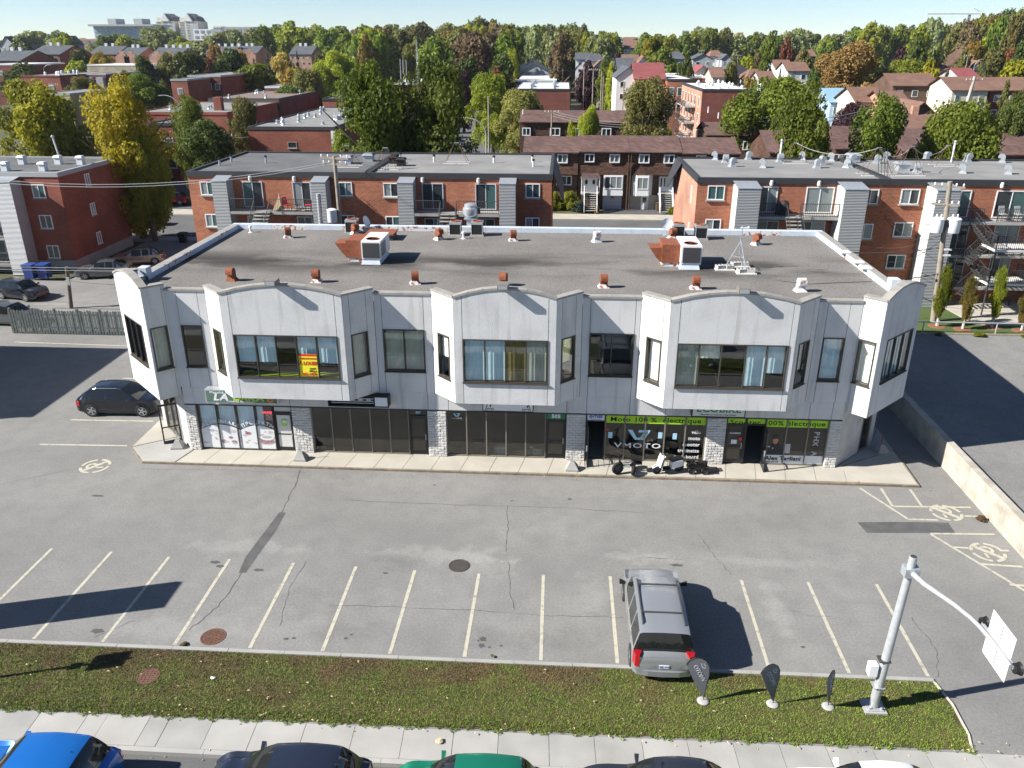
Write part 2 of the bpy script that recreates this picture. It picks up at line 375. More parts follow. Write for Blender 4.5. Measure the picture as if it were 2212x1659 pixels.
brick_mat('shingle_grey', (.075, .082, .095), (.11, .118, .13), (.06, .065, .075), bw=.4, bh=.14, ms=.01, var=.12)
brick_mat('shingle_green', (.055, .10, .095), (.075, .13, .12), (.05, .08, .075), bw=.4, bh=.14, ms=.01, var=.12)
mat('roof_blue', (.22, .36, .46), .5, var=.1, scale=.6)
mat('roof_red', (.21, .06, .06), .7, var=.15, scale=.6)
siding_mat('siding_grey', (.25, .26, .27), (.42, .43, .44))
siding_mat('siding_white', (.58, .58, .56), (.72, .72, .70))
siding_mat('siding_pale', (.40, .42, .44), (.56, .58, .60))
siding_mat('clap_white', (.60, .61, .62), (.70, .71, .72), .2, .7)
siding_mat('clap_blue', (.30, .42, .58), (.36, .48, .64), .2, .7)
siding_mat('clap_cream', (.50, .46, .39), (.57, .53, .45), .2, .7)
siding_mat('clap_grey', (.32, .34, .36), (.40, .42, .44), .2, .7)
mat('panel_grey', (.34, .35, .36), .5)
mat('roof_grey', (.17, .17, .17), .95, col2=(.235, .233, .228), scale=.45, fine=.15, bscale=20)
mat('roof_dark', (.085, .088, .094), .95, col2=(.125, .127, .13), scale=.4, fine=.15, bscale=20)
mat('roof_brown', (.18, .135, .12), .95, var=.15, scale=.6)
mat('roof_white', (.66, .66, .64), .8, col2=(.5, .5, .48), scale=.5)
mat('fascia_dark', (.035, .036, .04), .6)
mat('door_grey', (.46, .50, .56), .5)
mat('bark', (.11, .085, .065), .95, var=.3, scale=4)
mat('bark_pale', (.45, .42, .38), .9, var=.2, scale=5)
mat('terracotta', (.40, .11, .05), .8)
mat('bin_blue', (.02, .05, .22), .5)
mat('bin_brown', (.16, .10, .06), .6)
mat('red_cloth', (.50, .02, .03), .7)
mat('tan_cloth', (.48, .38, .24), .8)
# window pane of the neighbouring houses: dark room behind a reflecting pane
m, n, l, p = nt('pane_house'); p.inputs['Base Color'].default_value = (.028, .034, .038, 1); p.inputs['Roughness'].default_value = .06; p.inputs['Specular IOR Level'].default_value = .7
m, n, l, p = nt('pane_curtain'); p.inputs['Base Color'].default_value = (.20, .23, .23, 1); p.inputs['Roughness'].default_value = .08; p.inputs['Specular IOR Level'].default_value = .7
m, n, l, p = nt('pane_teal'); p.inputs['Base Color'].default_value = (.05, .10, .10, 1); p.inputs['Roughness'].default_value = .06; p.inputs['Specular IOR Level'].default_value = .7
m, n, l, p = nt('car_glass'); p.inputs['Base Color'].default_value = (.012, .014, .015, 1); p.inputs['Roughness'].default_value = .03; p.inputs['Specular IOR Level'].default_value = .6
mat('chrome', (.6, .6, .62), .2, metal=.9)
mat('alloy', (.42, .43, .45), .35, metal=.6)
mat('tail_red', (.30, .008, .012), .2, coat=.6)
mat('head_lamp', (.65, .68, .70), .1, coat=.6)
def paint(name, c, metal=.3, rough=.22): return mat(name, c, rough, metal=metal, coat=.8)
paint('paint_black', (.012, .014, .02)); paint('paint_silver', (.32, .335, .355), .45); paint('paint_blue', (.01, .13, .45))
paint('paint_green', (.01, .17, .10)); paint('paint_white', (.72, .73, .74), .0); paint('paint_navy', (.02, .026, .045))
paint('paint_charcoal', (.03, .034, .045)); paint('paint_red', (.32, .01, .025)); paint('paint_beige', (.33, .26, .20), .5); paint('paint_grey', (.12, .13, .14), .5)
leaf_mat('leaf_green', (.070, .108, .012), (.21, .255, .030), (.34, .35, .04), tr=.45)
leaf_mat('leaf_dark', (.042, .066, .014), (.115, .15, .028), (.20, .22, .04), tr=.42)
leaf_mat('leaf_olive', (.10, .105, .028), (.22, .21, .055), (.32, .27, .07), tr=.42)
leaf_mat('leaf_lime', (.14, .175, .014), (.33, .345, .028), (.46, .42, .03), tr=.45)
leaf_mat('leaf_yellow', (.24, .18, .012), (.44, .31, .016), (.55, .38, .025), tr=.4)
leaf_mat('leaf_gold', (.12, .135, .014), (.38, .33, .02), (.56, .44, .025), tr=.45)
leaf_mat('leaf_orange', (.28, .195, .06), (.46, .335, .095), (.56, .43, .14), tr=.42)
leaf_mat('leaf_brown', (.11, .08, .042), (.19, .135, .065), (.24, .165, .08), tr=.35)
leaf_mat('leaf_red', (.13, .05, .025), (.22, .075, .035), (.22, .14, .04), tr=.35)
leaf_mat('leaf_sunny', (.20, .20, .013), (.56, .50, .022), (.75, .62, .03), tr=.45)
leaf_mat('leaf_purple', (0.029, 0.013, 0.018), (0.058, 0.023, 0.031), (0.091, 0.039, 0.046))
leaf_mat('leaf_spruce', (0.023, 0.042, 0.034), (0.052, 0.081, 0.072), (0.085, 0.117, 0.111), tr=.1)
leaf_mat('leaf_pale', (.17, .195, .08), (.28, .305, .12), (.36, .365, .15), tr=.4)  # far foliage: distance haze is put into this lighter leaf colour
leaf_mat('leaf_autumn', (.10, .11, .018), (.24, .17, .03), (.28, .115, .03), tr=.35)
# ================================================================ SETTING: ground, streets, lots
def sheet(poly, z): return MB().add([(x, y, z) for x, y in poly], [tuple(range(len(poly)))])
struct('ground', sheet([(-3500, -300), (3500, -300), (3500, 5000), (-3500, 5000)], -.16), 'land', fix=False)
struct('street', sheet([(-90, -60), (90, -60), (90, 16.95), (-90, 16.95)], -.13), 'asphalt_road', fix=False)
lot = struct('parking_lot', MB().prism([(-64, 18.2), (18.82, 18.2), (18.82, 53), (-29.0, 53), (-29.0, 83.5), (-43.0, 83.5), (-43.0, 66), (-64, 66)], -.3, 0.0), 'asphalt')
struct('rear_yard', MB().prism([(-29.0, 53.0), (19, 53.0), (19, 83.5), (-29.0, 83.5)], -.3, -.012), 'asphalt_dark')
struct('neighbour_lot', MB().prism([(19.17, -20), (90, -20), (90, 53.2), (19.17, 53.2)], -.3, .95), 'asphalt')
struct('back_street', MB().prism([(-200, 84.5), (160, 84.5), (160, 95.3), (-200, 95.3)], -.3, -.02), 'asphalt_road')
def ribbon(name, pts, w, z, m):
    mb = MB(); rows = []
    for i, p_ in enumerate(pts):
        a = Vector(pts[max(i - 1, 0)]); b = Vector(pts[min(i + 1, len(pts) - 1)]); d = (b - a).normalized(); nn = Vector((-d.y, d.x))
        q = Vector(p_); rows.append([(q.x + nn.x * w / 2, q.y + nn.y * w / 2, z), (q.x - nn.x * w / 2, q.y - nn.y * w / 2, z)])
    return mb.grid(rows)
struct('side_street', ribbon('s', [(-9.5, 95.3), (-18.4, 175), (-41, 366), (-70, 600)], 9.5, -.01, None), 'asphalt_road', fix=False)
struct('crescent_street', ribbon('s', [(30, 232), (62, 240), (95, 262), (130, 300)], 8, -.01, None), 'asphalt_road', fix=False)
struct('far_alley', ribbon('s', [(36, 150), (33, 190), (31, 232)], 7, -.012, None), 'concrete_b', fix=False)
struct('side_lane', ribbon('s', [(-48.5, 95.3), (-52, 112), (-58, 135), (-66, 170)], 7, -.012, None), 'asphalt_road', fix=False)
struct('back_sidewalk', MB().prism([(-60, 95.3), (60, 95.3), (60, 98.4), (-60, 98.4)], -.3, .10), 'concrete_c')
struct('near_back_sidewalk', MB().prism([(-160, 81.7), (60, 81.7), (60, 83.4), (-160, 83.4)], -.3, .10), 'concrete')
struct('row_house_drive', MB().prism([(4.6, 98.4), (13.6, 98.4), (13.6, 102.5), (4.6, 102.5)], -.3, .06), 'tar')
struct('row_house_lawn', MB().prism([(-12, 98.4), (2.4, 98.4), (2.4, 102.5), (-12, 102.5)], -.3, .13), 'lawn_dry')
struct('side_lawn', MB().prism([(19.2, 53.3), (60, 53.3), (60, 61.4), (19.2, 61.4)], -.3, .99), 'lawn')
struct('patio', MB().prism([(28.9, 55.4), (33, 55.2), (40, 55.4), (40, 61.4), (28.2, 61.4)], -.2, 1.04), 'concrete_c')

# painted lines, patches, cracks and stains of the parking lot (all parts of it)
ZL = [.0046]
def stripe(a, b, w=.11, name='painted_line', m='line_paint'):
    ZL[0] += .00012; z = ZL[0]   # every stripe on a plane of its own
    a = Vector(a); b = Vector(b); d = (b - a).normalized(); nn = Vector((-d.y, d.x)) * w / 2
    k = max(2, int((b - a).length / .5)); rows = []
    for i in range(k + 1):
        q = a.lerp(b, i / k); j = 1 + random.uniform(-.08, .08)
        rows.append([(q.x + nn.x * j, q.y + nn.y * j, z), (q.x - nn.x * j, q.y - nn.y * j, z)])
    return MB().grid(rows).build(name, m, lot, fix=False)
for x, y in [(-20.43, 26.73), (-17.88, 26.65), (-15.39, 26.45), (-12.9, 26.44), (-10.27, 26.34), (-7.74, 26.25), (-5.38, 26.14), (-2.85, 26.09), (-0.35, 26.15), (2.23, 26.21), (4.7, 26.21), (7.25, 26.28), (9.77, 26.31), (12.34, 26.32)]:
    stripe((x, y), (x + random.uniform(-.05, .05), 21.42), .125)
for a, b in [((-26.6, 38.66), (-21.95, 38.76)), ((-26.5, 35.71), (-21.93, 35.83)), ((-26.73, 44.67), (-25.2, 44.6)), ((-37.5, 50.6), (-28.8, 50.3)), ((-26.6, 41.7), (-24.9, 41.7)),
             ((14.14, 33.7), (15.34, 31.08)), ((15.11, 33.72), (15.06, 32.13)), ((16.42, 33.7), (16.36, 32.2)), ((15.1, 32.13), (18.49, 32.25)), ((17.9, 31.5), (18.58, 31.5)), ((15.34, 31.08), (16.6, 31.1)),
             ((15.84, 30.0), (18.5, 30.1)), ((15.83, 29.95), (17.9, 26.0)), ((16.87, 27.9), (18.49, 27.8)), ((16.34, 29.03), (16.95, 29.0)), ((18.2, 28.9), (18.5, 28.9)), ((17.4, 26.6), (18.5, 26.5)),
             ((-41.5, 59.2), (-38.9, 59.4)), ((-41.5, 56.8), (-39, 56.9)), ((-41.5, 54.2), (-39.2, 54.2))]:
    stripe(a, b, .12)
def round_mark(cx, cy, r, ang):
    """no-parking roundel stencilled on the asphalt: broken ring, slash and a letter P"""
    mb = MB(); ca, sa = math.cos(ang), math.sin(ang)
    zq = [.0092]
    def q(x, y): return (cx + x * ca - y * sa, cy + x * sa + y * ca, zq[0])
    for a0, a1 in ((8, 82), (98, 172), (188, 262), (278, 352)):
        rows = [[q(r * math.cos(R(a)), r * math.sin(R(a))), q(r * .8 * math.cos(R(a)), r * .8 * math.sin(R(a)))] for a in np.linspace(a0, a1, 10)]
        mb.grid(rows)
    k = r * .55; w = r * .1; zq[0] = .0104
    mb.grid([[q(-k * 1.25 - w, k * 1.25 - w), q(-k * 1.25 + w, k * 1.25 + w)], [q(k * 1.25 - w, -k * 1.25 - w), q(k * 1.25 + w, -k * 1.25 + w)]])
    zq[0] = .0116
    mb.grid([[q(-.32 * r, -.6 * r), q(-.14 * r, -.6 * r)], [q(-.32 * r, -.12 * r), q(-.14 * r, -.12 * r)]])
    zq[0] = .0128
    rows = [[q(.02 * r + .42 * r * math.cos(R(a)), .22 * r + .4 * r * math.sin(R(a))), q(.02 * r + .22 * r * math.cos(R(a)), .22 * r + .2 * r * math.sin(R(a)))] for a in np.linspace(-100, 150, 12)]
    mb.grid(rows)
    return mb.build('painted_roundel', 'line_paint', lot, fix=False)
round_mark(17.21, 31.72, .68, 0); round_mark(17.6, 28.75, .68, 0); round_mark(-22.39, 33.62, .72, R(100))
def poly_part(name, pts, m, z=.004): return sheet(pts, z).build(name, m, lot, fix=False)
poly_part('asphalt_patch', [(13.06, 30.72), (15, 30.86), (16.96, 30.92), (16.9, 30.13), (15, 30.0), (13.18, 29.9)], 'tar')
poly_part('asphalt_patch', [(-12.06, 30.0), (-11.78, 30.02), (-11.72, 28.6), (-11.85, 27.0), (-11.93, 25.6), (-12.2, 25.55), (-12.32, 26.6), (-12.2, 28.2)], 'tar')
def crack(pts, w=.035):
    fine = []
    for a, b in zip(pts[:-1], pts[1:]):
        for k in range(7):
            t = k / 7; fine.append((a[0] + (b[0] - a[0]) * t + random.uniform(-.05, .05), a[1] + (b[1] - a[1]) * t + random.uniform(-.05, .05)))
    fine.append(pts[-1])
    rows = []
    for i, q in enumerate(fine):
        d = (Vector(fine[min(i + 1, len(fine) - 1)]) - Vector(fine[max(i - 1, 0)])).normalized(); ww = w * random.uniform(.3, 1) / 2
        ww *= .75; rows.append([(q[0] - d.y * ww, q[1] + d.x * ww, .0065), (q[0] + d.y * ww, q[1] - d.x * ww, .0065)])
    MB().grid(rows).build('pavement_crack', 'crack', lot, fix=False)
crack([(-12.31, 33.86), (-12.08, 32.31), (-11.95, 30.0)], .05); crack([(-12.05, 25.55), (-12.22, 23.52), (-12.7, 22.2)], .05)
crack([(-29, 29.5), (-26, 31.6), (-23.4, 33.2)], .03); crack([(-2.1, 31.2), (-1.95, 29.3), (-1.9, 27.6)], .03); crack([(-1.75, 26.9), (-1.6, 25.2), (-1.35, 24.0)], .03)
crack([(-9.8, 26.5), (-9.9, 24.6), (-9.6, 22.6)], .022); crack([(-9.5, 31.2), (-5, 31.1), (0, 31.15), (4, 30.9)], .03); crack([(-8.2, 23.85), (-4, 23.9), (0, 23.75), (2.6, 23.8)], .025)
crack([(6.1, 29.4), (6.5, 27.8), (6.9, 26.6)], .03); crack([(12.9, 24.4), (13.1, 22.8), (12.6, 21.4)], .03); crack([(3.4, 27.55), (5.2, 27.5)], .03); crack([(-14.9, 22.6), (-15.8, 21.6)], .02)
crack([(8.6, 24.6), (9.3, 24.3), (10.2, 24.2)], .02); crack([(-20, 33.5), (-16, 33.6), (-12, 33.6)], .02)
def blot(cx, cy, rx, ry, m, name='oil_stain', z=.0055):
    n_ = 16; ph = random.random() * 6
    poly_part(name, [(cx + rx * math.cos(2 * math.pi * i / n_) * (1 + .22 * math.sin(3 * i * .7 + ph)), cy + ry * math.sin(2 * math.pi * i / n_) * (1 + .2 * math.cos(2 * i + ph))) for i in range(n_)], m, z)
for a in [(-2.35, 22.35, .12, .12), (-2.37, 22.02, .1, .11), (-2.5, 22.25, .04, .04), (-2.1, 21.95, .04, .05), (-1.7, 22.05, .05, .05), (-7.1, 22.1, .07, .06), (-6.95, 22.3, .05, .05), (-15.9, 21.95, .22, .12), (-9.15, 21.95, .1, .06), (-8.9, 22, .08, .05),
          (-13.4, 26.2, .2, .1), (-13.1, 25.95, .16, .09), (-11.5, 25.8, .2, .08), (-5.6, 32.8, .07, .05), (.7, 31.9, .11, .07), (-6.5, 25.9, .1, .06), (8.6, 22.6, .07, .05), (4.9, 27.1, .26, .08), (-20.8, 30.9, .3, .08), (-1.9, 31.6, .06, .04), (-10, 33.1, .05, .04)]:
    blot(*a, 'oil')

# grass strip with its kerb
gp = [(-40, 18.2), (12.25, 18.42), (12.42, 18.9), (12.5, 20.2), (12.36, 21.18), (-40, 21.12)]
strip = struct('grass_strip', MB().prism(gp, -.2, .03), 'soil_grass')
k = MB()
for i in range(27):
    x0 = -40 + i * 1.94; k.box(x0, x0 + 1.925, 21.13, 21.28, -.1, .075 + random.uniform(-.006, .006))
kerb = struct('lot_kerb', k, 'concrete_b')
rows = []
MB().tube([(12.36, 21.2, .01), (12.54, 20.2, .01), (12.5, 19, .0), (12.35, 18.4, -.02)], .06, 5).build('kerb_return', 'retaining', kerb)
# street sidewalk, slab by slab
sw = struct('sidewalk', MB().prism([(-40, 16.95), (40, 16.95), (40, 18.3), (-40, 18.2)], -.3, -.012), 'concrete_b')
xs = -23.0; j = 0
while xs < 22:
    w = random.choice([1.34, 1.34, 1.36, 1.5, .62 if random.random() < .25 else 1.4])
    zt = random.uniform(.006, .016); dx = -.10
    MB().prism([(xs + .008, 17.12), (xs + w - .008, 17.12), (xs + w - .008 + dx * .4, 18.16 + (xs + 40) * .003), (xs + .008 + dx * .4, 18.16 + (xs + 40) * .003)], -.1, zt).build('paving_slab', random.choice(['concrete', 'concrete', 'concrete_b']), sw)
    xs += w; j += 1
for i in range(18):
    x0 = -23 + i * 2.6; MB().box(x0, x0 + 2.59, 16.94, 17.11, -.28, .012).build('kerb_stone', 'concrete', sw)
# apron of the commercial building, slab by slab
ap = struct('building_apron', MB().prism([(-21.5, 35.5), (-20.25, 34.02), (16.92, 33.9), (17.1, 37.5), (17.25, 51.2), (-21.6, 51.2), (-21.55, 39)], -.2, .10), 'kerb_dark')
def slab(poly, m, zt=.12):
    cx = sum(p_[0] for p_ in poly) / len(poly); cy_ = sum(p_[1] for p_ in poly) / len(poly)
    q = [(cx + (x - cx) * (1 - .012 / max(.3, abs(x - cx))), cy_ + (y - cy_) * (1 - .012 / max(.3, abs(y - cy_)))) for x, y in poly]
    MB().prism(q, -.1, zt + random.uniform(-.003, .004)).build('paving_slab', m, ap)
xs = -18.55
for i in range(24):
    w = 1.4; x1 = min(xs + w, 14.2)
    if xs >= 14.1: break
    slab([(xs, 34.05), (x1, 34.04), (x1 + .28, 35.62), (xs + .28, 35.62)] if i else [(xs, 34.05), (x1, 34.04), (x1 + .28, 35.62), (-18.1, 35.62)], 'concrete_c')
    xs = x1
slab([(-21.45, 35.5), (-20.2, 34.06), (-18.6, 34.06), (-18.2, 35.6), (-19.4, 36.9)], 'concrete')
slab([(-21.5, 35.55), (-19.4, 36.95), (-21.2, 38.7), (-21.55, 38.7)], 'concrete_c')
slab([(14.3, 34.04), (16.86, 33.95), (17.0, 37.4), (13.75, 35.5)], 'concrete_c'); slab([(13.7, 35.55), (17.02, 37.45), (17.1, 40), (16.2, 38.2)], 'concrete')
slab([(16.2, 38.3), (17.08, 40), (17.2, 51), (16.25, 51)], 'concrete_b')

# retaining wall along the neighbour's lot
rw = thing('retaining_wall', 'long pale concrete retaining wall between the two parking lots', 'wall', (18.98, 33, 0))
for i in range(8):
    y0 = 14 + i * 4.9; MB().prism([(18.8, y0), (19.16, y0), (19.16, y0 + 4.885), (18.8, y0 + 4.885)], -.3, 1.3 + i * .008).build('wall_section', 'retaining', rw)
# ================================================================ COMMERCIAL BUILDING
class Fm:
    """a straight wall line; s runs along it, o is outwards (to the right of the direction), z up"""
    def __init__(s, p0, p1):
        s.p = Vector((*p0, 0)); d = Vector((*p1, 0)) - s.p; s.L = d.length; s.d = d.normalized(); s.n = Vector((s.d.y, -s.d.x, 0))
    def pt(s, a, o, z): return s.p + s.d * a + s.n * o + Vector((0, 0, z))
    def box(s, mb, a0, a1, o0, o1, z0, z1):
        P_ = s.pt
        mb.add([P_(a0,o1,z0),P_(a1,o1,z0),P_(a1,o0,z0),P_(a0,o0,z0),P_(a0,o1,z1),P_(a1,o1,z1),P_(a1,o0,z1),P_(a0,o0,z1)],
               [(0,3,2,1),(4,5,6,7),(0,1,5,4),(1,2,6,5),(2,3,7,6),(3,0,4,7)])
        return mb
    def plate(s, mb, poly, o0, o1):
        return mb.slab([s.pt(a, o0, z) for a, z in poly], s.n * (o1 - o0))
    def ang(s): return math.atan2(s.d.y, s.d.x)
shop = thing('commercial_building', 'two-storey pale stucco shop building with arched bays and flat gravel roof', 'building', (-2.4, 36, 0))
TH = .22; WT, WB = 6.74, 4.63
def blinds(fr, par, a0, a1, z0, z1, m, o=-.20, w=.1):
    mb = MB(); rows = []; n_ = max(2, int((a1 - a0) / w)); 
    for i in range(n_ + 1):
        a = a0 + (a1 - a0) * i / n_; oo = o - (.025 if i % 2 else 0); rows.append([fr.pt(a, oo, z0), fr.pt(a, oo, z1)])
    return mb.grid(rows).build('blind', m, par, fix=False)
def window(fr, a0, a1, z0, z1, panes, bl=None, glass='glass_tint', frame='frame_bronze', fw=.055, sill=True, par=None):
    """frame with mullions > panes and blinds; bl is a list of (material, share of the pane covered from the top) or None per pane"""
    par = par or shop
    mb = MB(); d0, d1 = -.10, .03
    fr.box(mb, a0, a0 + fw, d0, d1, z0, z1); fr.box(mb, a1 - fw, a1, d0, d1, z0, z1)
    fr.box(mb, a0 + fw, a1 - fw, d0, d1, z0, z0 + fw); fr.box(mb, a0 + fw, a1 - fw, d0, d1, z1 - fw, z1)
    cuts = [a0 + fw + (a1 - a0 - 2 * fw) * i / panes for i in range(panes + 1)] if isinstance(panes, int) else [a0 + fw] + list(panes) + [a1 - fw]
    for c in cuts[1:-1]: fr.box(mb, c - fw * .4, c + fw * .4, d0 + .01, d1 - .005, z0 + fw, z1 - fw)
    if sill: fr.box(mb, a0 - .03, a1 + .03, d0, d1 + .06, z0 - .045, z0 - .002)
    w = mb.build('window', frame, par)
    for i in range(len(cuts) - 1):
        g = MB(); fr.box(g, cuts[i] + .012, cuts[i + 1] - .012, -.05, -.04, z0 + fw, z1 - fw); g.build('pane', glass, w)
        b = bl[i % len(bl)] if bl else None
        if b: blinds(fr, w, cuts[i] + .03, cuts[i + 1] - .03, z1 - fw - (z1 - z0 - 2 * fw) * b[1], z1 - fw, b[0])
    return w
def arc(s_, L, base, rise): return base + rise * (1 - ((s_ - L / 2) / (L / 2)) ** 2)
def panel(fr, a0, a1, z0, z1, m='stucco', top=None, name='wall_panel'):
    g = .012
    if top is None: poly = [(a0 + g, z0), (a1 - g, z0), (a1 - g, z1), (a0 + g, z1)]
    else:
        n_ = 8; poly = [(a0 + g, z0), (a1 - g, z0)] + [(a, top(a)) for a in np.linspace(a1 - g, a0 + g, n_ + 1)]
    mb = MB(); fr.plate(mb, poly, -TH, 0)
    return mb.build(name, m, shop)
def coping(fr, a0, a1, top, n_, out=.045, inn=-.33, m='coping', th=.035):
    e = np.linspace(a0, a1, n_ + 1)
    for i in range(n_):
        a, b = e[i] + .006, e[i + 1] - .006; za, zb = top(a) + .004, top(b) + .004
        mb = MB(); P_ = fr.pt
        mb.add([P_(a,out,za-.06),P_(b,out,zb-.06),P_(b,out,zb+th),P_(a,out,za+th),P_(a,inn,za-.05),P_(b,inn,zb-.05),P_(b,inn,zb+th),P_(a,inn,za+th)],
               [(0,1,2,3),(4,7,6,5),(3,2,6,7),(0,4,5,1),(0,3,7,4),(1,5,6,2)])
        mb.build('coping_stone', m, shop)
def backing(fr, cuts, z0, z1):
    for a in cuts:
        mb = MB(); fr.box(mb, a - .05, a + .05, -TH - .02, -.035, z0 + .02, z1 - .03); mb.build('joint_strip', 'joint', shop)
flat = lambda z: (lambda a: z)
# --- the three bays
C45 = 1.16; YW, YF = 35.42, 34.26; BZ = 3.55
B_ = ('blind_blue', 1.0); HB = ('blind_blue', .68)
bays = [(-15.28, -9.68, -14.88, -10.03, 5, [HB, HB, None, HB, HB]), (-4.68, -.07, -4.3, -.43, 4, [B_, B_, ('blind_olive', 1), ('blind_grey', 1)]), (4.9, 10.45, 5.33, 10.19, [6.32 - 4.9, 7.28 - 4.9, 8.36 - 4.9, 9.3 - 4.9], [('blind_grey', 1), ('blind_cream', .35), None, B_, HB])]
cham = [(('blind_yellow', 1), ('blind_grey', 1)), (('blind_cream', .55), ('blind_yellow', .6)), (('blind_cream', 1), ('blind_cream', .7))]
for bi, (xl, xr, wl0, wr0, panes, bl) in enumerate(bays):
    fr = Fm((xl, YF), (xr, YF)); tp = lambda a, L=fr.L: arc(a, L, 8.7, .42)
    a0, a1 = wl0 - xl, wr0 - xl
    panel(fr, 0, a0, BZ, 0, top=tp); panel(fr, a1, fr.L, BZ, 0, top=tp)
    panel(fr, a0, a1, BZ, WB - .05); panel(fr, a0, a1, WT, 0, top=tp)
    backing(fr, [a0, a1], BZ, WB - .06); backing(fr, [a0, a1], WT, 8.6)
    window(fr, a0, a1, WB, WT, panes, bl, glass='glass_tint')
    coping(fr, 0, fr.L, tp, 7)
    fl = Fm((xl - C45, YW), (xl, YF)); f2 = Fm((xr, YF), (xr + C45, YW))
    for k_, f in enumerate((fl, f2)):
        w0, w1 = (.42, 1.28) if k_ == 0 else (.34, 1.22)
        panel(f, 0, w0, BZ, 8.7); panel(f, w1, f.L, BZ, 8.7); panel(f, w0, w1, BZ, WB - .05); panel(f, w0, w1, WT, 8.7)
        backing(f, [w0, w1], BZ, 8.65)
        window(f, w0, w1, WB, WT, 1, [cham[bi][k_]], glass='glass_clear')
        coping(f, 0, f.L, flat(8.7), 1)
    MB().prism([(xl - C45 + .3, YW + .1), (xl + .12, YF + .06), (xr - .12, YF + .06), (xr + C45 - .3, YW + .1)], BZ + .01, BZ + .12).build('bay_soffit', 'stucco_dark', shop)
    if bi == 0:
        mb = MB(); fr.box(mb, a0 + .05, a1 - .05, -.75, -.12, WB - .02, WB + .03); mb.build('inner_sill', 'sill_lime', shop)
# --- recessed walls between the bays
recs = [(-18.4, -16.44, -17.84, -16.83, 1, [None]), (-8.52, -5.84, -8.18, -6.23, 2, [('blind_grey', 1)]), (1.09, 3.74, 1.46, 3.5, 2, [None]), (11.61, 13.53, 12.0, 12.98, 1, [('blind_blue', 1)])]
for xa, xb, w0, w1, np_, bl in recs:
    fr = Fm((xa, YW), (xb, YW)); a0, a1 = w0 - xa, w1 - xa
    panel(fr, 0, a0, BZ, 8.47); panel(fr, a1, fr.L, BZ, 8.47); panel(fr, a0, a1, BZ, WB - .05); panel(fr, a0, a1, WT, 8.47)
    backing(fr, [a0, a1], BZ, 8.4)
    window(fr, a0, a1, WB, WT, np_, bl, glass='glass_tint'); coping(fr, 0, fr.L, flat(8.47), 2)
band = [-18.32, -17.0, -16.0, -13.0, -9.9, -8.2, -6.2, -5.2, -2.4, .5, 1.45, 3.5, 5.2, 8.1, 11.9, 12.95, 13.5]
fr = Fm((band[0], YW), (band[-1], YW))
for a, b in zip(band[:-1], band[1:]): panel(fr, a - band[0], b - band[0], 2.66, BZ - .004, 'stucco_dark' if 0 else 'stucco', name='fascia_panel')
backing(fr, [b - band[0] for b in band[1:-1]], 2.66, BZ)
mb = MB(); fr.box(mb, .02, fr.L - .02, -.25, .012, 2.60, 2.655); mb.build('fascia_trim', 'frame_black', shop)
# --- corner bays, set on the two cut corners
OFF = 1.08; q = OFF / math.sqrt(2); CZ = 3.1
LA, LB, RA, RB = (-21.0, 38.12), (-18.36, 35.48), (13.5, 35.48), (16.14, 38.12)
for side, (A, Bp, sg) in enumerate(((LA, LB, -1), (RA, RB, 1))):
    A2 = (A[0] + sg * q, A[1] - q); B2 = (Bp[0] + sg * q, Bp[1] - q)
    fr = Fm(A2, B2); tp = lambda a, L=fr.L: arc(a, L, 8.72, .42)
    a0, a1 = (.55, fr.L - .75) if side == 0 else (.72, fr.L - .42)
    panel(fr, 0, a0, CZ, 0, top=tp); panel(fr, a1, fr.L, CZ, 0, top=tp); panel(fr, a0, a1, CZ, WB - .05); panel(fr, a0, a1, WT, 0, top=tp)
    backing(fr, [a0, a1], CZ, WB - .06); backing(fr, [a0, a1], WT, 8.6)
    window(fr, a0, a1, WB, WT, 3, [('blind_grey', .1), None, None] if side == 0 else [B_, B_, B_], glass='glass_dark' if side == 0 else 'glass_tint')
    coping(fr, 0, fr.L, tp, 6)
    for k_, (p_, q_) in enumerate(((A, A2), (B2, Bp))):
        f = Fm(p_, q_); seen = (side == 0) == (k_ == 1)
        if seen:
            w0, w1 = (.12, .92)
            panel(f, 0, w0, CZ, 8.72); panel(f, w1, f.L, CZ, 8.72); panel(f, w0, w1, CZ, WB - .05); panel(f, w0, w1, WT, 8.72); backing(f, [w0, w1], CZ, 8.6)
            window(f, w0, w1, WB, WT, 1, [('blind_grey', 1) if side == 0 else ('blind_cream', 1)], glass='glass_clear' if side else 'glass_tint')
        else: panel(f, 0, f.L, CZ, 8.72)
        coping(f, 0, f.L, flat(8.72), 1)
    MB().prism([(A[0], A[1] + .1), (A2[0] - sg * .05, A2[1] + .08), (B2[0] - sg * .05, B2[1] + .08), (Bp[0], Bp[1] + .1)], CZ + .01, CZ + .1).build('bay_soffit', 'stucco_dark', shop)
    # ground-floor diagonal wall with its glazed door opening
    fd = Fm(A, Bp) if side == 0 else Fm(A, Bp)
    mb = MB()
    if side == 0:
        fd.box(mb, 0, .55, -TH, 0, .1, CZ + .02); fd.box(mb, 2.55, fd.L, -TH, 0, .1, CZ + .02); fd.box(mb, .55, 2.55, -TH, 0, 2.62, CZ + .02)
    else:
        fd.box(mb, 0, 2.25, -TH, 0, .1, CZ + .02); fd.box(mb, 3.2, fd.L, -TH, 0, .1, CZ + .02); fd.box(mb, 2.25, 3.2, -TH, 0, 2.62, CZ + .02)
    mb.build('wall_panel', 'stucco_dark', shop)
    window(fd, *((.55, 2.55) if side == 0 else (2.25, 3.2)), .14, 2.6, 2 if side == 0 else 1, None, glass='glass_dark', frame='frame_grey', sill=False)
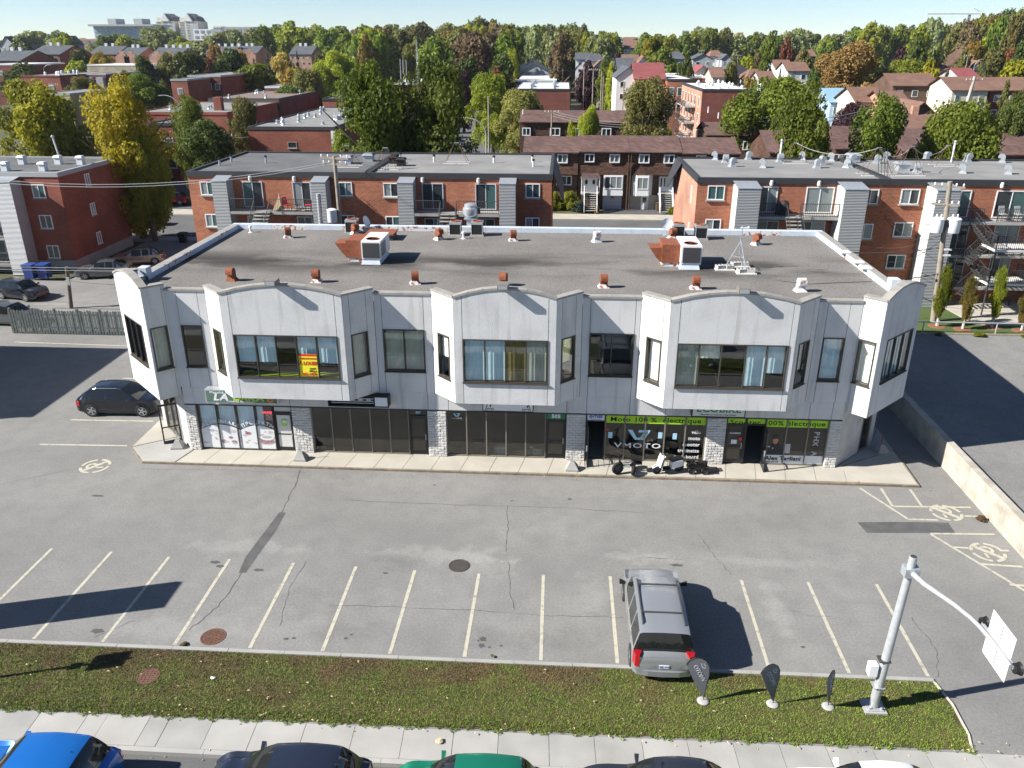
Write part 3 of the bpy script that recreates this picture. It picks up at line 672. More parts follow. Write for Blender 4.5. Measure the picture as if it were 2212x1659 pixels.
# --- side and rear walls
for pts in (((-21.0, 51.0), (-21.0, 38.12)), ((16.14, 38.12), (16.14, 51.0)), ((16.14, 51.0), (-21.0, 51.0))):
    fr = Fm(*pts); mb = MB(); fr.box(mb, 0 if pts[0][0] == pts[1][0] else .22, fr.L if pts[0][0] == pts[1][0] else fr.L - .22, -TH, 0, .1, 8.3); mb.build('wall_panel', 'stucco', shop)
    rear = pts[0][1] == pts[1][1]
    n_ = 16 if rear else 7; e = np.linspace(.3, fr.L - .3, n_ + 1)
    for i in range(n_):
        mb = MB(); a, b = e[i] + .006, e[i + 1] - .006
        fr.box(mb, a, b, -.34, .05, 8.302, 8.36); mb.build('coping_stone', 'flashing' if rear else 'coping', shop)
        mb = MB(); fr.box(mb, a, b, -.40, -.345, 8.06, 8.35); mb.build('flashing_strip', 'rusty_white' if random.random() < .16 else 'flashing', shop)
for x0, x1 in ((-21.0, -20.55), (15.7, 16.14)):
    MB().box(x0, x1, 38.2, 38.75, 8.3, 8.72).build('parapet_block', 'flashing', shop); MB().box(x0, x1, 50.65, 50.98, 8.302, 8.37).build('coping_stone', 'flashing', shop)
# --- roof, floors and the rooms behind the glass
pl = [(-20.8, 50.9), (-20.8, 38.2)]
pl += [(-21.55, 37.55), (-19.1, 35.0), (-18.3, 35.6)]
for xl, xr, *_r in bays: pl += [(xl - C45 + .1, 35.6), (xl + .1, 34.5), (xr - .1, 34.5), (xr + C45 - .1, 35.6)]
pl += [(13.4, 35.6), (14.25, 35.0), (16.7, 37.55), (15.95, 38.2), (15.95, 50.9)]
# gravel roof material: felt with worn dark ponding stains
m, n, l, p = nt('gravel_roof'); tc = n.new('ShaderNodeTexCoord')
base = mixc(remap(noise(.35, 8), .35, .65), (.140, .132, .124), (.190, .180, .170))
base = mixc(mul(remap(noise(17, 3), .45, .68), .8), base, (.26, .24, .22)); base = mixc(mul(remap(noise(14, 2), .52, .68), .6), base, (.07, .063, .057))
mpn = n.new('ShaderNodeMapping'); mpn.inputs['Scale'].default_value = (.22, .55, 1); l.new(tc.outputs['Object'], mpn.inputs[0])
sxz = n.new('ShaderNodeSeparateXYZ'); l.new(tc.outputs['Object'], sxz.inputs[0])
dy = n.new('ShaderNodeMath'); dy.operation = 'SUBTRACT'; l.new(sxz.outputs[1], dy.inputs[0]); dy.inputs[1].default_value = 42.6
ab = n.new('ShaderNodeMath'); ab.operation = 'ABSOLUTE'; l.new(dy.outputs[0], ab.inputs[0])
bandm = remap(ab.outputs[0], .5, 3.0, 1, 0)
st = n.new('ShaderNodeMath'); st.operation = 'MULTIPLY'; l.new(remap(noise(.9, 6, mpn.outputs[0]), .40, .58), st.inputs[0]); l.new(bandm, st.inputs[1])
sc2 = n.new('ShaderNodeMath'); sc2.operation = 'MULTIPLY'; l.new(st.outputs[0], sc2.inputs[0]); sc2.inputs[1].default_value = .95
base = mixc(sc2.outputs[0], base, (.042, .038, .035))
l.new(base, p.inputs['Base Color']); p.inputs['Roughness'].default_value = .95; p.inputs['Specular IOR Level'].default_value = .2
bp = n.new('ShaderNodeBump'); bp.inputs['Distance'].default_value = .02; l.new(noise(30, 3), bp.inputs['Height']); l.new(bp.outputs[0], p.inputs['Normal'])
MB().prism(pl, 7.85, 8.05).build('roof', 'gravel_roof', shop)
MB().prism(pl, 3.15 + .42, 3.15 + .52).build('upper_floor', 'interior', shop)
MB().prism([(-20.7, 38.2), (-18.3, 35.9), (13.4, 35.9), (15.9, 38.3), (15.9, 50.7), (-20.7, 50.7)], .08, .115).build('ground_floor', 'interior_pale', shop)
MB().prism([(-20.7, 38.2), (-18.3, 35.7), (13.4, 35.7), (15.9, 38.3), (15.9, 50.7), (-20.7, 50.7)], 2.9, 3.0).build('ground_ceiling', 'interior', shop)
MB().box(-20.7, 15.9, 41.0, 41.1, .12, 2.9).build('inner_wall', 'interior', shop); MB().box(-20.7, 15.9, 40.0, 40.1, 3.7, 7.84).build('inner_wall', 'interior_pale', shop)
for x in (-12.5, -5.8, .95, 7.67): MB().box(x - .06, x + .06, 35.75, 41, .12, 2.9).build('party_wall', 'interior_pale', shop)
# --- parapet floodlight boxes
for x in (-12.67, -2.43, 7.88):
    o = thing('floodlight', 'grey floodlight box on the parapet of the %s arched bay' % {-12.67: 'left', -2.43: 'middle', 7.88: 'right'}[x], 'lamp', (x, 34.3, 9.15), group='floodlights on the parapet')
    MB().box(x - .24, x + .24, 33.78, 34.36, 9.19, 9.42).build('housing', 'frame_grey', o); MB().box(x - .2, x + .2, 33.765, 33.782, 9.21, 9.39).build('lens', 'galv', o); MB().box(x - .05, x + .05, 34.1, 34.5, 9.1, 9.188).build('bracket', 'steel_dark', o)
# --- stone pillars of the ground floor
stone_me = []
for v_ in range(5):
    b = MB(); w, h, d = .31, .125, .05
    jit = lambda k: random.uniform(-k, k)
    b.add([(0,0,0),(w,0,0),(w,0,h),(0,0,h),(.03+jit(.012),-d+jit(.02),.02),(w-.03+jit(.012),-d+jit(.02),.02),(w-.03,-d+jit(.02),h-.02),(.03,-d+jit(.02),h-.02)],
          [(4,5,6,7),(0,1,5,4),(1,2,6,5),(2,3,7,6),(3,0,4,7)])
    stone_me.append(b.mesh('stone'))
for k_, me in enumerate(stone_me): me.materials.append(MATS['stone' if k_ % 2 else 'stone_b'])
pillars = [(-18.36, -17.8), (-12.98, -12.03), (-6.26, -5.33), (.50, 1.44), (7.21, 8.13), (12.95, 13.52)]
for x0, x1 in pillars:
    pil = MB().box(x0 + .01, x1 - .01, 35.42, 35.75, .11, 2.6).build('pillar', 'mortar', shop)
    nrow = 18; h = (2.585 - .125) / nrow
    for r_ in range(nrow):
        x = x0 + .012; first = True
        while x < x1 - .03:
            w = (.155 if (r_ % 2 and first) else .31); first = False
            w = min(w, x1 - .012 - x)
            if x1 - .012 - (x + w) < .09: w = x1 - .012 - x
            o = bpy.data.objects.new('stone', random.choice(stone_me)); COL.objects.link(o); o.parent = pil; o.matrix_parent_inverse = WM(pil).inverted()
            o.location = (x + .004, 35.419, .125 + r_ * h); o.scale = ((w - .008) / .31, random.uniform(.35, .8), (h - .008) / .125); x += w
# --- shop windows: one part per glazed bay, door parts separate
SF = 35.58
fs = Fm((-30, SF), (30, SF))
def store(cuts, glass='glass_dark', frame='frame_grey', z1=2.6):
    mb = MB(); c0 = cuts[0] + 30; c1 = cuts[-1] + 30
    fs.box(mb, c0, c1, -.06, .05, .115, .19); fs.box(mb, c0, c1, -.06, .05, z1 - .05, z1)
    for i, c in enumerate(cuts): fs.box(mb, c + 30 - .03, c + 30 + .03, -.06, .055 if 0 < i < len(cuts) - 1 else .052, .19, z1 - .05)
    w = mb.build('shop_window', frame, shop)
    for a, b in zip(cuts[:-1], cuts[1:]):
        g = MB(); fs.box(g, a + 30.03, b + 29.97, -.01, .0, .19, z1 - .05); g.build('pane', glass, w)
    return w
s1 = store([-17.76, -16.82, -15.86, -14.89, -13.98], 'glass_clear', 'frame_bronze'); s2 = store([-12.01, -11.05, -10.09, -9.11, -8.16, -7.21])
s3 = store([-5.32, -4.36, -3.39, -2.43, -1.47, -.5]); s4 = store([2.39, 3.33, 4.3, 5.25, 6.23, 7.2]); s5 = store([10.02, 11.01, 12.02, 12.94])
def shop_door(x0, x1, glass='glass_dark', frame='frame_black', panelm=None, opened=None, transom=True, label=None):
    """door leaf > glass, handle; a leaf that stands open swings about its hinge"""
    mb = MB(); fs.box(mb, x0 + 30, x0 + 30.05, -.06, .052, .115, 2.6); fs.box(mb, x1 + 29.95, x1 + 30, -.06, .052, .115, 2.6); fs.box(mb, x0 + 30.05, x1 + 29.95, -.06, .05, 2.2, 2.26); fs.box(mb, x0 + 30.05, x1 + 29.95, -.06, .05, 2.55, 2.6)
    fo = mb.build('door_frame', frame, shop)
    if transom:
        g = MB(); fs.box(g, x0 + 30.05, x1 + 29.95, -.01, 0, 2.26, 2.55); g.build('pane', glass, fo)
    f = fs; a0, a1 = x0 + 30.055, x1 + 29.945
    if opened:
        hx, ang = opened; w = x1 - x0 - .11; f = Fm((hx, SF - .05), (hx + w * math.cos(ang), SF - .05 + w * math.sin(ang))); a0, a1 = 0, w
    mb = MB(); s_ = .09
    f.box(mb, a0, a0 + s_, -.04, .0, .13, 2.19); f.box(mb, a1 - s_, a1, -.04, 0, .13, 2.19); f.box(mb, a0 + s_, a1 - s_, -.04, 0, .13, .33); f.box(mb, a0 + s_, a1 - s_, -.04, 0, 2.08, 2.19); f.box(mb, a0 + s_, a1 - s_, -.04, 0, 1.02, 1.07)
    d = mb.build('door', frame, shop)
    g = MB(); f.box(g, a0 + s_, a1 - s_, -.025, -.015, .33, 1.02); f.box(g, a0 + s_, a1 - s_, -.025, -.015, 1.07, 2.08); g.build('door_glass', panelm or glass, d)
    h = MB(); f.box(h, a1 - .075, a1 - .045, .0, .06, .95, 1.25); h.build('door_handle', 'galv', d)
    return f, d
shop_door(-13.97, -13.0, panelm='off_white', glass='glass_clear'); shop_door(-7.2, -6.28); shop_door(-.49, .48)
f_open, d_open = shop_door(1.46, 2.38, opened=(1.5, R(-88)), glass='glass_clear'); shop_door(8.15, 9.07); f_o2, d_o2 = shop_door(9.08, 10.01, opened=(9.97, R(-93)), glass='glass_clear')
# the glazed door leaf standing open on the cut corner
fdl = Fm((-19.22, 36.35), (-19.98, 35.9)); mb = MB()
for a in ((0, .07), (.82, .89)): fdl.box(mb, *a, -.04, 0, .13, 2.3)
for z_ in ((.13, .28), (1.0, 1.06), (2.2, 2.3)): fdl.box(mb, .07, .82, -.04, 0, *z_)
dl = mb.build('door', 'frame_black', shop)
g = MB(); fdl.box(g, .07, .82, -.025, -.015, .28, 1.0); fdl.box(g, .07, .82, -.025, -.015, 1.06, 2.2); g.build('door_glass', 'glass_clear', dl)
# ================================================================ SIGNS AND SHOP-FRONT PRINTS
def print_sheet(name, pts, y, m, par, th=.003):
    return MB().slab([(x, y, z) for x, z in pts], (0, -th, 0)).build(name, m, par)
def rectp(x0, x1, z0, z1): return [(x0, z0), (x1, z0), (x1, z1), (x0, z1)]
def ell(cx, cz, rx, rz, n_=20, a0=0, a1=360): return [(cx + rx * math.cos(R(a)), cz + rz * math.sin(R(a))) for a in np.linspace(a0, a1, n_ + (1 if a1 - a0 < 360 else 0), endpoint=a1 - a0 < 360)]
# grocery sign (white, lime and orange letters on dark green)
sg = thing('shop_sign', 'dark green box sign with white, lime and orange letters above the grocery window', 'sign', (-15.1, 34.9, 3.3))
MB().box(-16.95, -13.36, 34.9, 35.38, 2.98, 3.66).build('sign_box', 'galv', sg); MB().box(-16.88, -13.43, 34.885, 34.898, 3.03, 3.61).build('sign_face', 'green_dark', sg)
text('lettering', 'Marché', .17, (-16.35, 34.88, 3.53), FRONT, 'white_paint', sg, .004, sx=1.25, spacing=1.1)
text('lettering', 'LA', .5, (-16.2, 34.88, 3.28), FRONT, 'white_paint', sg, .02, sx=1.25, shear=.25)
text('lettering', 'URK', .5, (-15.05, 34.88, 3.28), FRONT, 'lime', sg, .02, sx=1.15, shear=.2); text('lettering', 'A', .5, (-14.25, 34.88, 3.28), FRONT, 'lime', sg, .02, sx=1.1)
text('lettering', 'O', .36, (-13.75, 34.88, 3.18), FRONT, 'orange_ink', sg, .03); text('lettering', 'Produits Européens', .12, (-15.2, 34.88, 3.08), FRONT, 'white_paint', sg, .004, sx=1.2, spacing=1.15)
# broken dark box sign of the empty shop
sg = thing('shop_sign', 'broken dark box sign with one white panel left above the empty shop', 'sign', (-9.5, 34.9, 3.2))
mb = MB(); mb.box(-10.95, -8.0, 35.1, 35.36, 2.94, 3.5); mb.box(-10.95, -8.0, 34.9, 35.1, 2.94, 2.99); mb.box(-10.95, -8.0, 34.9, 35.1, 3.46, 3.5); mb.box(-10.95, -10.9, 34.9, 35.1, 2.99, 3.46); mb.box(-8.05, -8.0, 34.9, 35.1, 2.99, 3.46); mb.build('sign_box', 'black', sg)
MB().box(-8.66, -8.06, 34.91, 34.95, 3.0, 3.45).build('white_panel', 'white_paint', sg)
for z_ in (3.1, 3.2, 3.33): MB().cyl((-10.8, 35.02, z_), (-8.75, 35.02, z_), .022, n=8).build('light_tube', 'off_white', sg)
for x_ in (-9.9, -9.5, -9.1): MB().box(x_, x_ + .22, 35.03, 35.09, 3.22, 3.3).build('ballast', 'galv', sg)
# scooter shop sign with two line-drawn kick scooters
sg = thing('shop_sign', 'white scooter sign with two black line-drawn kick scooters above the 505 window', 'sign', (-2.3, 34.9, 3.1))
MB().box(-3.5, -1.08, 34.9, 35.3, 2.9, 3.5).build('sign_box', 'frame_black', sg); MB().box(-3.46, -1.12, 34.888, 34.898, 2.94, 3.46).build('sign_face', 'white_paint', sg)
for cx, sgn in ((-3.17, 1), (-1.41, -1)):
    mb = MB(); Y_ = 34.884
    for dx in (-.14, .14): mb.lathe([(.03, 0), (.055, 0), (.055, .006), (.03, .006)], n=12); 
    mb = MB()
    for dx in (-.15, .15):
        mb.grid([[(cx + dx + r_ * math.cos(a), Y_, 3.02 + r_ * math.sin(a)) for a in np.linspace(0, 2 * math.pi, 17)] for r_ in (.035, .06)])
    def bar(a, b, w=.018):
        a = Vector((a[0], 0, a[1])); b = Vector((b[0], 0, b[1])); d = (b - a).normalized(); nn = Vector((-d.z, 0, d.x)) * w
        mb.quad(*[(p_.x, Y_, p_.z) for p_ in (a - nn, b - nn, b + nn, a + nn)])
    bar((cx - .12, 3.03), (cx + .12, 3.03)); bar((cx - sgn * .15, 3.05), (cx - sgn * .1, 3.3)); bar((cx - sgn * .14, 3.31), (cx - sgn * .05, 3.29)); bar((cx + .02, 3.1), (cx + .08, 3.2), .02); bar((cx + .02, 3.18), (cx + .09, 3.25), .02)
    mb.build('scooter_drawing', 'black', sg, fix=False)
# cycle shop sign
sg = thing('shop_sign', 'white cycle shop sign with green logo and slogan above the right entrance', 'sign', (7.6, 34.9, 3.1))
MB().box(6.33, 8.82, 34.9, 35.3, 2.88, 3.5).build('sign_box', 'frame_black', sg); MB().box(6.38, 8.77, 34.888, 34.898, 2.93, 3.46).build('sign_face', 'off_white', sg)
text('lettering', 'ECOBIKE', .42, (7.57, 34.884, 3.27), FRONT, 'eco_green', sg, .014, sx=1.18, spacing=1.05); text('lettering', 'Électrifiez vos aventures. Vivez l’instant.', .098, (7.57, 34.884, 3.01), FRONT, 'black', sg, .001, shear=.2, sx=1.05)
# grocery window film
mb = MB()
for i, (a, b) in enumerate(zip([-17.76, -16.82, -15.86, -14.89], [-16.82, -15.86, -14.89, -13.98])):
    rows = [[(x, 35.72 + (.02 if k_ % 2 else 0), .2), (x, 35.72 + (.02 if k_ % 2 else 0), 2.5)] for k_, x in enumerate(np.linspace(a + .06, b - (.55 if i == 3 else .06), 14))]
    MB().grid(rows).build('blind', 'blind_blue', s1, fix=False)
yf = 35.566
for cx, w in ((-16.72, 1.02), (-14.83, .9)):
    for lo, hi in ((-17.73, -16.85), (-16.79, -15.89), (-15.83, -14.92), (-14.86, -14.01)):
        a, b = max(lo, cx - w), min(hi, cx + w)
        if b - a < .1: continue
        top = lambda x: .2 + 1.28 * (1 - .22 * ((x - cx) / w) ** 2)
        X = np.linspace(a, b, 10)
        print_sheet('window_film', [(a, .2), (b, .2)] + [(x, top(x)) for x in X[::-1]], yf, 'grey_print' if 0 else 'white_paint', s1)
        for k_ in range(7):
            ex = random.uniform(a + .1, b - .1); ez = random.uniform(.45, 1.2); r_ = random.uniform(.05, .16); r_ = min(r_, ex - a - .01, b - ex - .01, top(ex) - ez - .03)
            if r_ > .03: print_sheet('film_print', ell(ex, ez, r_, r_ * random.uniform(.4, .8), 10), yf - .004 - k_ * .0012, random.choice(['pink_print', 'pink_print', 'maroon_print', 'grey_print']), s1, .001)
print_sheet('film_print', ell(-14.42, .83, .36, .15), yf - .014, 'white_paint', s1, .001); print_sheet('film_print', ell(-14.42, .62, .36, .16), yf - .0125, 'maroon_print', s1, .001); print_sheet('film_print', ell(-14.42, .86, .26, .08), yf - .0155, 'grey_print', s1, .0005)
for word, cx, w in (('ALIMENTARA', -16.72, .95), ('ПРОДУКТЫ', -14.83, .82)):
    for k_, ch in enumerate(word):
        t = (k_ + .5) / len(word) * 2 - 1; x = cx + t * w; z_ = 1.66 - .26 * t * t
        text('lettering', ch, .25, (x, yf - .006, z_), (math.pi / 2, -math.atan(-.52 * t / w) * 1.0, 0), 'white_paint', s1, .012)
text('lettering', 'OUVERT', .16, (-14.2, 35.62, 2.18), FRONT, 'neon_red', s1, .004)
MB().box(-14.4, -14.02, 35.66, 35.70, 1.75, 2.08).build('notice', 'maroon_print', s1); MB().box(-13.58, -13.34, 35.562, 35.566, 1.5, 1.85).build('notice', 'lime', shop); MB().box(-13.52, -13.3, 35.556, 35.56, 1.66, 1.8).build('notice', 'white_paint', shop); MB().box(-13.9, -13.07, 35.6, 35.61, 2.28, 2.54).build('notice', 'off_white', shop)
# numbers and small prints
text('lettering', '507', .17, (-6.72, 35.55, 2.42), FRONT, 'ice_blue', shop, .004)
MB().box(-.43, .43, 35.545, 35.56, 2.265, 2.55).build('number_plate', 'green_sign', shop); text('lettering', '505', .27, (0, 35.54, 2.41), FRONT, 'white_paint', shop, .012, spacing=1.1)
MB().box(1.5, 2.34, 35.545, 35.56, 2.262, 2.56).build('entrance_plate', 'white_paint', shop); MB().box(1.5, 2.34, 35.542, 35.562, 2.562, 2.6).build('entrance_plate', 'blue_sign', shop)
text('lettering', 'ENTRÉE', .18, (1.92, 35.54, 2.45), FRONT, 'blue_sign', shop, .006); text('lettering', 'Press 5 to open', .08, (1.92, 35.54, 2.32), FRONT, 'blue_sign', shop)
def vlogo(cx, cz, s_, par, y):
    for pts in ([(-.55, .26), (-.33, .26), (-.1, -.15), (.05, -.15), (.25, .13), (-.05, .13), (.0, .26), (.5, .26), (.08, -.27), (-.2, -.27)], [(.33, .13), (.55, .26), (.27, -.27), (.13, -.27), (.1, -.2)]):
        print_sheet('emblem', [(cx + x * s_, cz + z_ * s_) for x, z_ in pts], y, 'ice_blue', par)
vlogo(4.03, 1.53, 1.0, s4, yf); text('lettering', 'VMOTO', .36, (4.0, yf - .002, .93), FRONT, 'white_paint', s4, .006, sx=1.6, spacing=1.15)
vlogo(-4.83, 2.35, .32, s3, yf); text('lettering', 'VMOTO', .1, (-4.83, yf - .002, 2.16), FRONT, 'grey_print', s3, .001, sx=1.4)
def lime_band(cuts, s_, x0, size, z0, par):
    for a, b in zip(cuts[:-1], cuts[1:]): MB().box(a + .04, b - .04, 35.562, 35.568, z0, 2.545).build('lime_band', 'lime', par)
    text('lettering', s_, size, (x0, 35.556, (z0 + 2.545) / 2 - .01), FRONT, 'black', par, .003, sx=1.25, spacing=1.05)
lime_band([2.39, 3.33, 4.3, 5.25, 6.23, 7.2], 'Moto 100 %  électrique', 4.78, .345, 2.14, s4)
lime_band([8.16, 9.06], '', 8.6, .3, 2.28, shop); lime_band([9.08, 10.0], '', 9, .3, 2.28, shop); lime_band([10.02, 11.01, 12.02, 12.94], 'Scooter 100% électrique', 10.55, .34, 2.14, s5)
for i, w in enumerate(['vélo', 'moto', 'scooter', 'trotinette', 'motoboard']): text('lettering', w, .26, (6.98, yf - .002, 1.74 - .335 * i), FRONT, 'white_paint', s4, .006, align='RIGHT')
for x_, z_ in ((2.55, 1.5), (4.95, 1.55), (5.65, 1.52)): MB().box(x_, x_ + .2, 35.56, 35.565, z_ - .18, z_ + .14).build('notice', 'ice_blue', s4)
MB().lathe([(.001, 0), (.07, 0), (.07, .004), (.001, .004)]).xf(Matrix.Translation((2.5, 35.56, 1.78)) @ Matrix.Rotation(math.pi / 2, 4, 'X')).build('sticker', 'red_ink', s4)
text('lettering', 'ECOBIKE', .12, (8.6, 35.535, 1.77), FRONT, 'white_paint', shop, .002, sx=1.1); MB().box(8.45, 8.72, 35.535, 35.54, 1.2, 1.42).build('notice', 'white_paint', shop); MB().box(8.8, 8.95, 35.535, 35.54, 1.38, 1.55).build('notice', 'red_ink', shop)
# spokesman poster: white name band, printed figure in cap and racing suit
print_sheet('name_band', rectp(10.06, 12.9, .2, .64), yf, 'white_paint', s5); text('lettering', 'Alex Tagliani', .3, (10.16, yf - .004, .46), FRONT, 'black', s5, .01, align='LEFT', sx=1.1); text('lettering', 'porte-parole', .13, (10.16, yf - .004, .27), FRONT, 'black', s5, .002, align='LEFT')
Y_ = yf
print_sheet('poster_figure', [(10.08, .645), (10.98, .645), (10.97, 1.0), (10.85, 1.16), (10.66, 1.22), (10.5, 1.24), (10.3, 1.2), (10.14, 1.1), (10.08, .95)], Y_, 'suit_print', s5)
print_sheet('poster_figure', ell(10.56, 1.42, .125, .19), Y_ - .004, 'skin_print', s5); print_sheet('poster_figure', [(10.42, 1.5), (10.71, 1.53), (10.69, 1.66), (10.6, 1.73), (10.48, 1.71), (10.42, 1.62)], Y_ - .008, 'suit_print', s5)
print_sheet('poster_figure', ell(10.47, 1.0, .04, .04, 10), Y_ - .004, 'grey_print', s5); print_sheet('poster_figure', rectp(10.2, 10.34, 1.05, 1.13), Y_ - .004, 'grey_print', s5); print_sheet('poster_figure', rectp(11.05, 11.3, .75, 1.25), Y_, 'grey_print', s5)
for k_, ch in enumerate('PHX A'): text('lettering', ch, .36, (12.45, yf - .002, 1.85 - .27 * k_), (math.pi / 2, math.pi / 2, 0), 'grey_print', s5, .008)
# sign on the first-floor window
sg = MB().box(-11.93, -11.06, 34.285, 34.295, 4.74, 5.84).build('rental_notice', 'yellow_sign', shop)
MB().box(-11.93, -11.06, 34.279, 34.284, 5.74, 5.84).build('notice_band', 'red_ink', sg)
for s_, sz, z_, c in (('BUREAU ET LOCAL', .105, 5.62, 'red_ink'), ('À LOUER', .235, 5.38, 'red_ink'), ('jusqu’à', .11, 5.13, 'black'), ('3000 p.c.', .11, 5.0, 'black'), ('262-1470', .2, 4.84, 'red_ink')):
    text('lettering', s_, sz, (-11.49 if sz > .12 or z_ > 5.5 else -11.3, 34.276, z_), FRONT, c, sg, sz * .03, sx=.92)
# goods on show inside the shop windows
def plastic_tub(x, y, m, s_=1.0):
    mb = MB(); mb.prism([(x - .3 * s_, y - .2), (x + .3 * s_, y - .2), (x + .26 * s_, y + .2), (x - .26 * s_, y + .2)], .12, .4); return mb
for k_, (x, y, mm, lb) in enumerate([(-3.95, 36.6, 'paint_blue', 'blue toy car on show behind the shop window by the mullions'), (-2.75, 36.1, 'ice_blue', 'pale blue box on show at the foot of the 505 window, left one'), (-.95, 36.1, 'ice_blue', 'pale blue box on show at the foot of the 505 window, right one')]):
    o = thing('display_box', lb, 'box', (x, y, .12)); plastic_tub(x, y, mm).build('tub', mm, o); MB().box(x - .31, x + .31, y - .22, y + .22, .401, .43).build('lid', 'white_paint' if k_ else 'paint_blue', o)

# ================================================================ ROOFTOP EQUIPMENT
RZ = 8.05
def gooseneck(body, flare):
    t = thing('roof_vent', '', 'vent'); mb = MB(); w = .17; rows = []
    prof = [(-.2, .14), (-.2, .42)] + [(-.2 * math.cos(R(a)), .42 + .22 * math.sin(R(a))) for a in np.linspace(15, 180, 9)] + [(.2, .36)]
    inn = [(-.02, .14), (-.02, .36)]
    mb.slab([(x, -w, z) for x, z in [(-.2, .12), (-.2, .42)] + [(-.2 * math.cos(R(a)), .42 + .22 * math.sin(R(a))) for a in np.linspace(15, 165, 9)] + [(.2, .42), (.2, .33), (.06, .33), (.06, .12)]], (0, 2 * w, 0))
    mb.build('hood', body, t, smooth=40, world=False)
    MB().add([(-.28,-.26,0),(.16,-.26,0),(.16,.26,0),(-.28,.26,0),(-.2,-w,.16),(.06,-w,.16),(.06,w,.16),(-.2,w,.16)], [(0,1,5,4),(1,2,6,5),(2,3,7,6),(3,0,4,7),(4,5,6,7)]).build('flashing', flare, t, world=False)
    return t
va, vb, vc = gooseneck('rust', 'rusty_white'), gooseneck('rusty_white', 'white_metal'), gooseneck('rust', 'rust')
front_v = [(-16.41, 38.56, vc), (-12.08, 38.54, va), (-7.1, 38.5, va), (-2.74, 38.48, va), (2.17, 38.45, va), (6.61, 38.44, va), (11.57, 38.32, vb)]
back_v = [(-16.62, 48.32, va), (-7.31, 48.37, va), (-2.82, 48.31, va), (2.2, 48.28, vb), (11.61, 48.15, va), (-12.76, 49.6, va), (6.85, 49.5, va)]
ordn = ['first', 'second', 'third', 'fourth', 'fifth', 'sixth', 'seventh']
used = set()
for row, lst in (('front', front_v), ('back', back_v)):
    lst = sorted(lst)
    for i, (x, y, src) in enumerate(lst):
        lb = '%s gooseneck roof vent, %s from the left in the %s row' % ('white and rust-streaked' if src is vb else 'rusty', ordn[i], row)
        rz = R(-90 + random.uniform(-12, 12)) if row == 'front' else R(-60 + random.uniform(-20, 20))
        if id(src) not in used: used.add(id(src)); o = src; o.location = (x, y, RZ); o.scale = (1.05, 1.05, 1.05); o.rotation_euler = (0, 0, rz); tag(o, lb, 'vent', 'gooseneck vents on the gravel roof')
        else: dup(src, (x, y, RZ), rz, lb, 'gooseneck vents on the gravel roof')
def hvac(x, y, label):
    t = thing('rooftop_unit', label, 'air conditioner', (x, y, RZ), group='rooftop air handling units')
    MB().add([(-.05,-.1,0),(1.0,-.1,0),(1.0,2.3,0),(-.05,2.3,0),(.05,0,.28),(.95,0,.28),(.95,2.2,.28),(.05,2.2,.28)], [(0,1,5,4),(1,2,6,5),(2,3,7,6),(3,0,4,7),(4,5,6,7)]).build('curb', 'flashing', t, world=False)
    b = MB().box(0, 1.05, -.05, 2.3, .285, 1.25).build('cabinet', 'white_paint', t, world=False)
    MB().box(.07, .98, -.075, -.052, .36, 1.16).build('coil_grille', 'steel_dark', b, world=False); MB().box(1.052, 1.07, .1, 1.2, .4, 1.1).build('side_grille', 'frame_grey', b, world=False)
    MB().lathe([(.02, 0), (.30, 0), (.32, .04), (.36, .04), (.36, 0)], (.52, .55, 1.25), 20).build('fan_guard', 'rust', b, world=False, smooth=30)
    MB().box(-.95, -.02, .45, 2.1, .22, 1.18).build('heater_cabinet', 'rust', t, world=False); MB().box(-.9, -.05, .5, 2.05, 0, .215).build('heater_curb', 'rusty_white', t, world=False)
    MB().slab([(-.96, .6, .98), (-.96, .6, .18), (-1.22, .6, .45), (-1.6, .6, .98)], (0, 1.1, 0)).build('intake_hood', 'rust', t, world=False)
    return t
hvac(-10.62, 42.25, 'white and rust rooftop air unit on the left half of the gravel roof'); hvac(6.35, 42.2, 'white and rust rooftop air unit on the right half, beside the tripod mast')
def condenser(x, y, label):
    t = thing('condenser_unit', label, 'air conditioner', (x, y, RZ), group='condensers at the back parapet')
    MB().box(-.42, .42, -.42, .42, 0, .1).build('base', 'cinder', t, world=False); MB().box(-.34, .34, -.34, .34, .1, .72).build('coil', 'black', t, world=False)
    MB().box(-.36, .36, -.36, .36, .722, .86).build('top_cover', 'galv', t, world=False); MB().lathe([(.02, 0), (.24, 0), (.26, .04), (.30, .04), (.31, 0)], (0, 0, .862), 18).build('fan_guard', 'rust', t, world=False)
    for sx_ in (-.35, .33): MB().box(sx_, sx_ + .02, -.365, -.345, .1, .72).build('corner_post', 'white_metal', t, world=False)
for x, y, lb in ((-6.48, 49.7, 'black and grey condenser, left one of the pair in the middle of the back parapet'), (-5.14, 49.75, 'black and grey condenser, right one of the pair in the middle of the back parapet'), (-13.05, 50.0, 'single condenser beside the dish behind the left air unit'), (7.2, 49.9, 'condenser beside the dish behind the right air unit'), (8.5, 49.55, 'rightmost condenser at the back parapet')): condenser(x, y, lb)
def dish(x, y, z0, label, r=.38, rz=0, up=.75):
    t = thing('satellite_dish', label, 'dish', (x, y, z0), rz, group='satellite dishes')
    MB().lathe([(r * k_ / 6, .22 * r * (k_ / 6) ** 2) for k_ in range(7)], n=18).xf(Matrix.Translation((0, 0, up)) @ Matrix.Rotation(R(68), 4, 'X')).build('reflector', 'white_paint', t, world=False, smooth=60, fix=False)
    MB().tube([(0, .05, 0), (0, .05, up - .1), (0, .02, up)], .022).build('mast', 'galv', t, world=False); MB().tube([(0, 0, up - .3), (0, -.42, up - .05)], .012).build('feed_arm', 'steel_dark', t, world=False); MB().box(-.16, .16, -.12, .2, 0, .04).build('foot', 'galv', t, world=False)
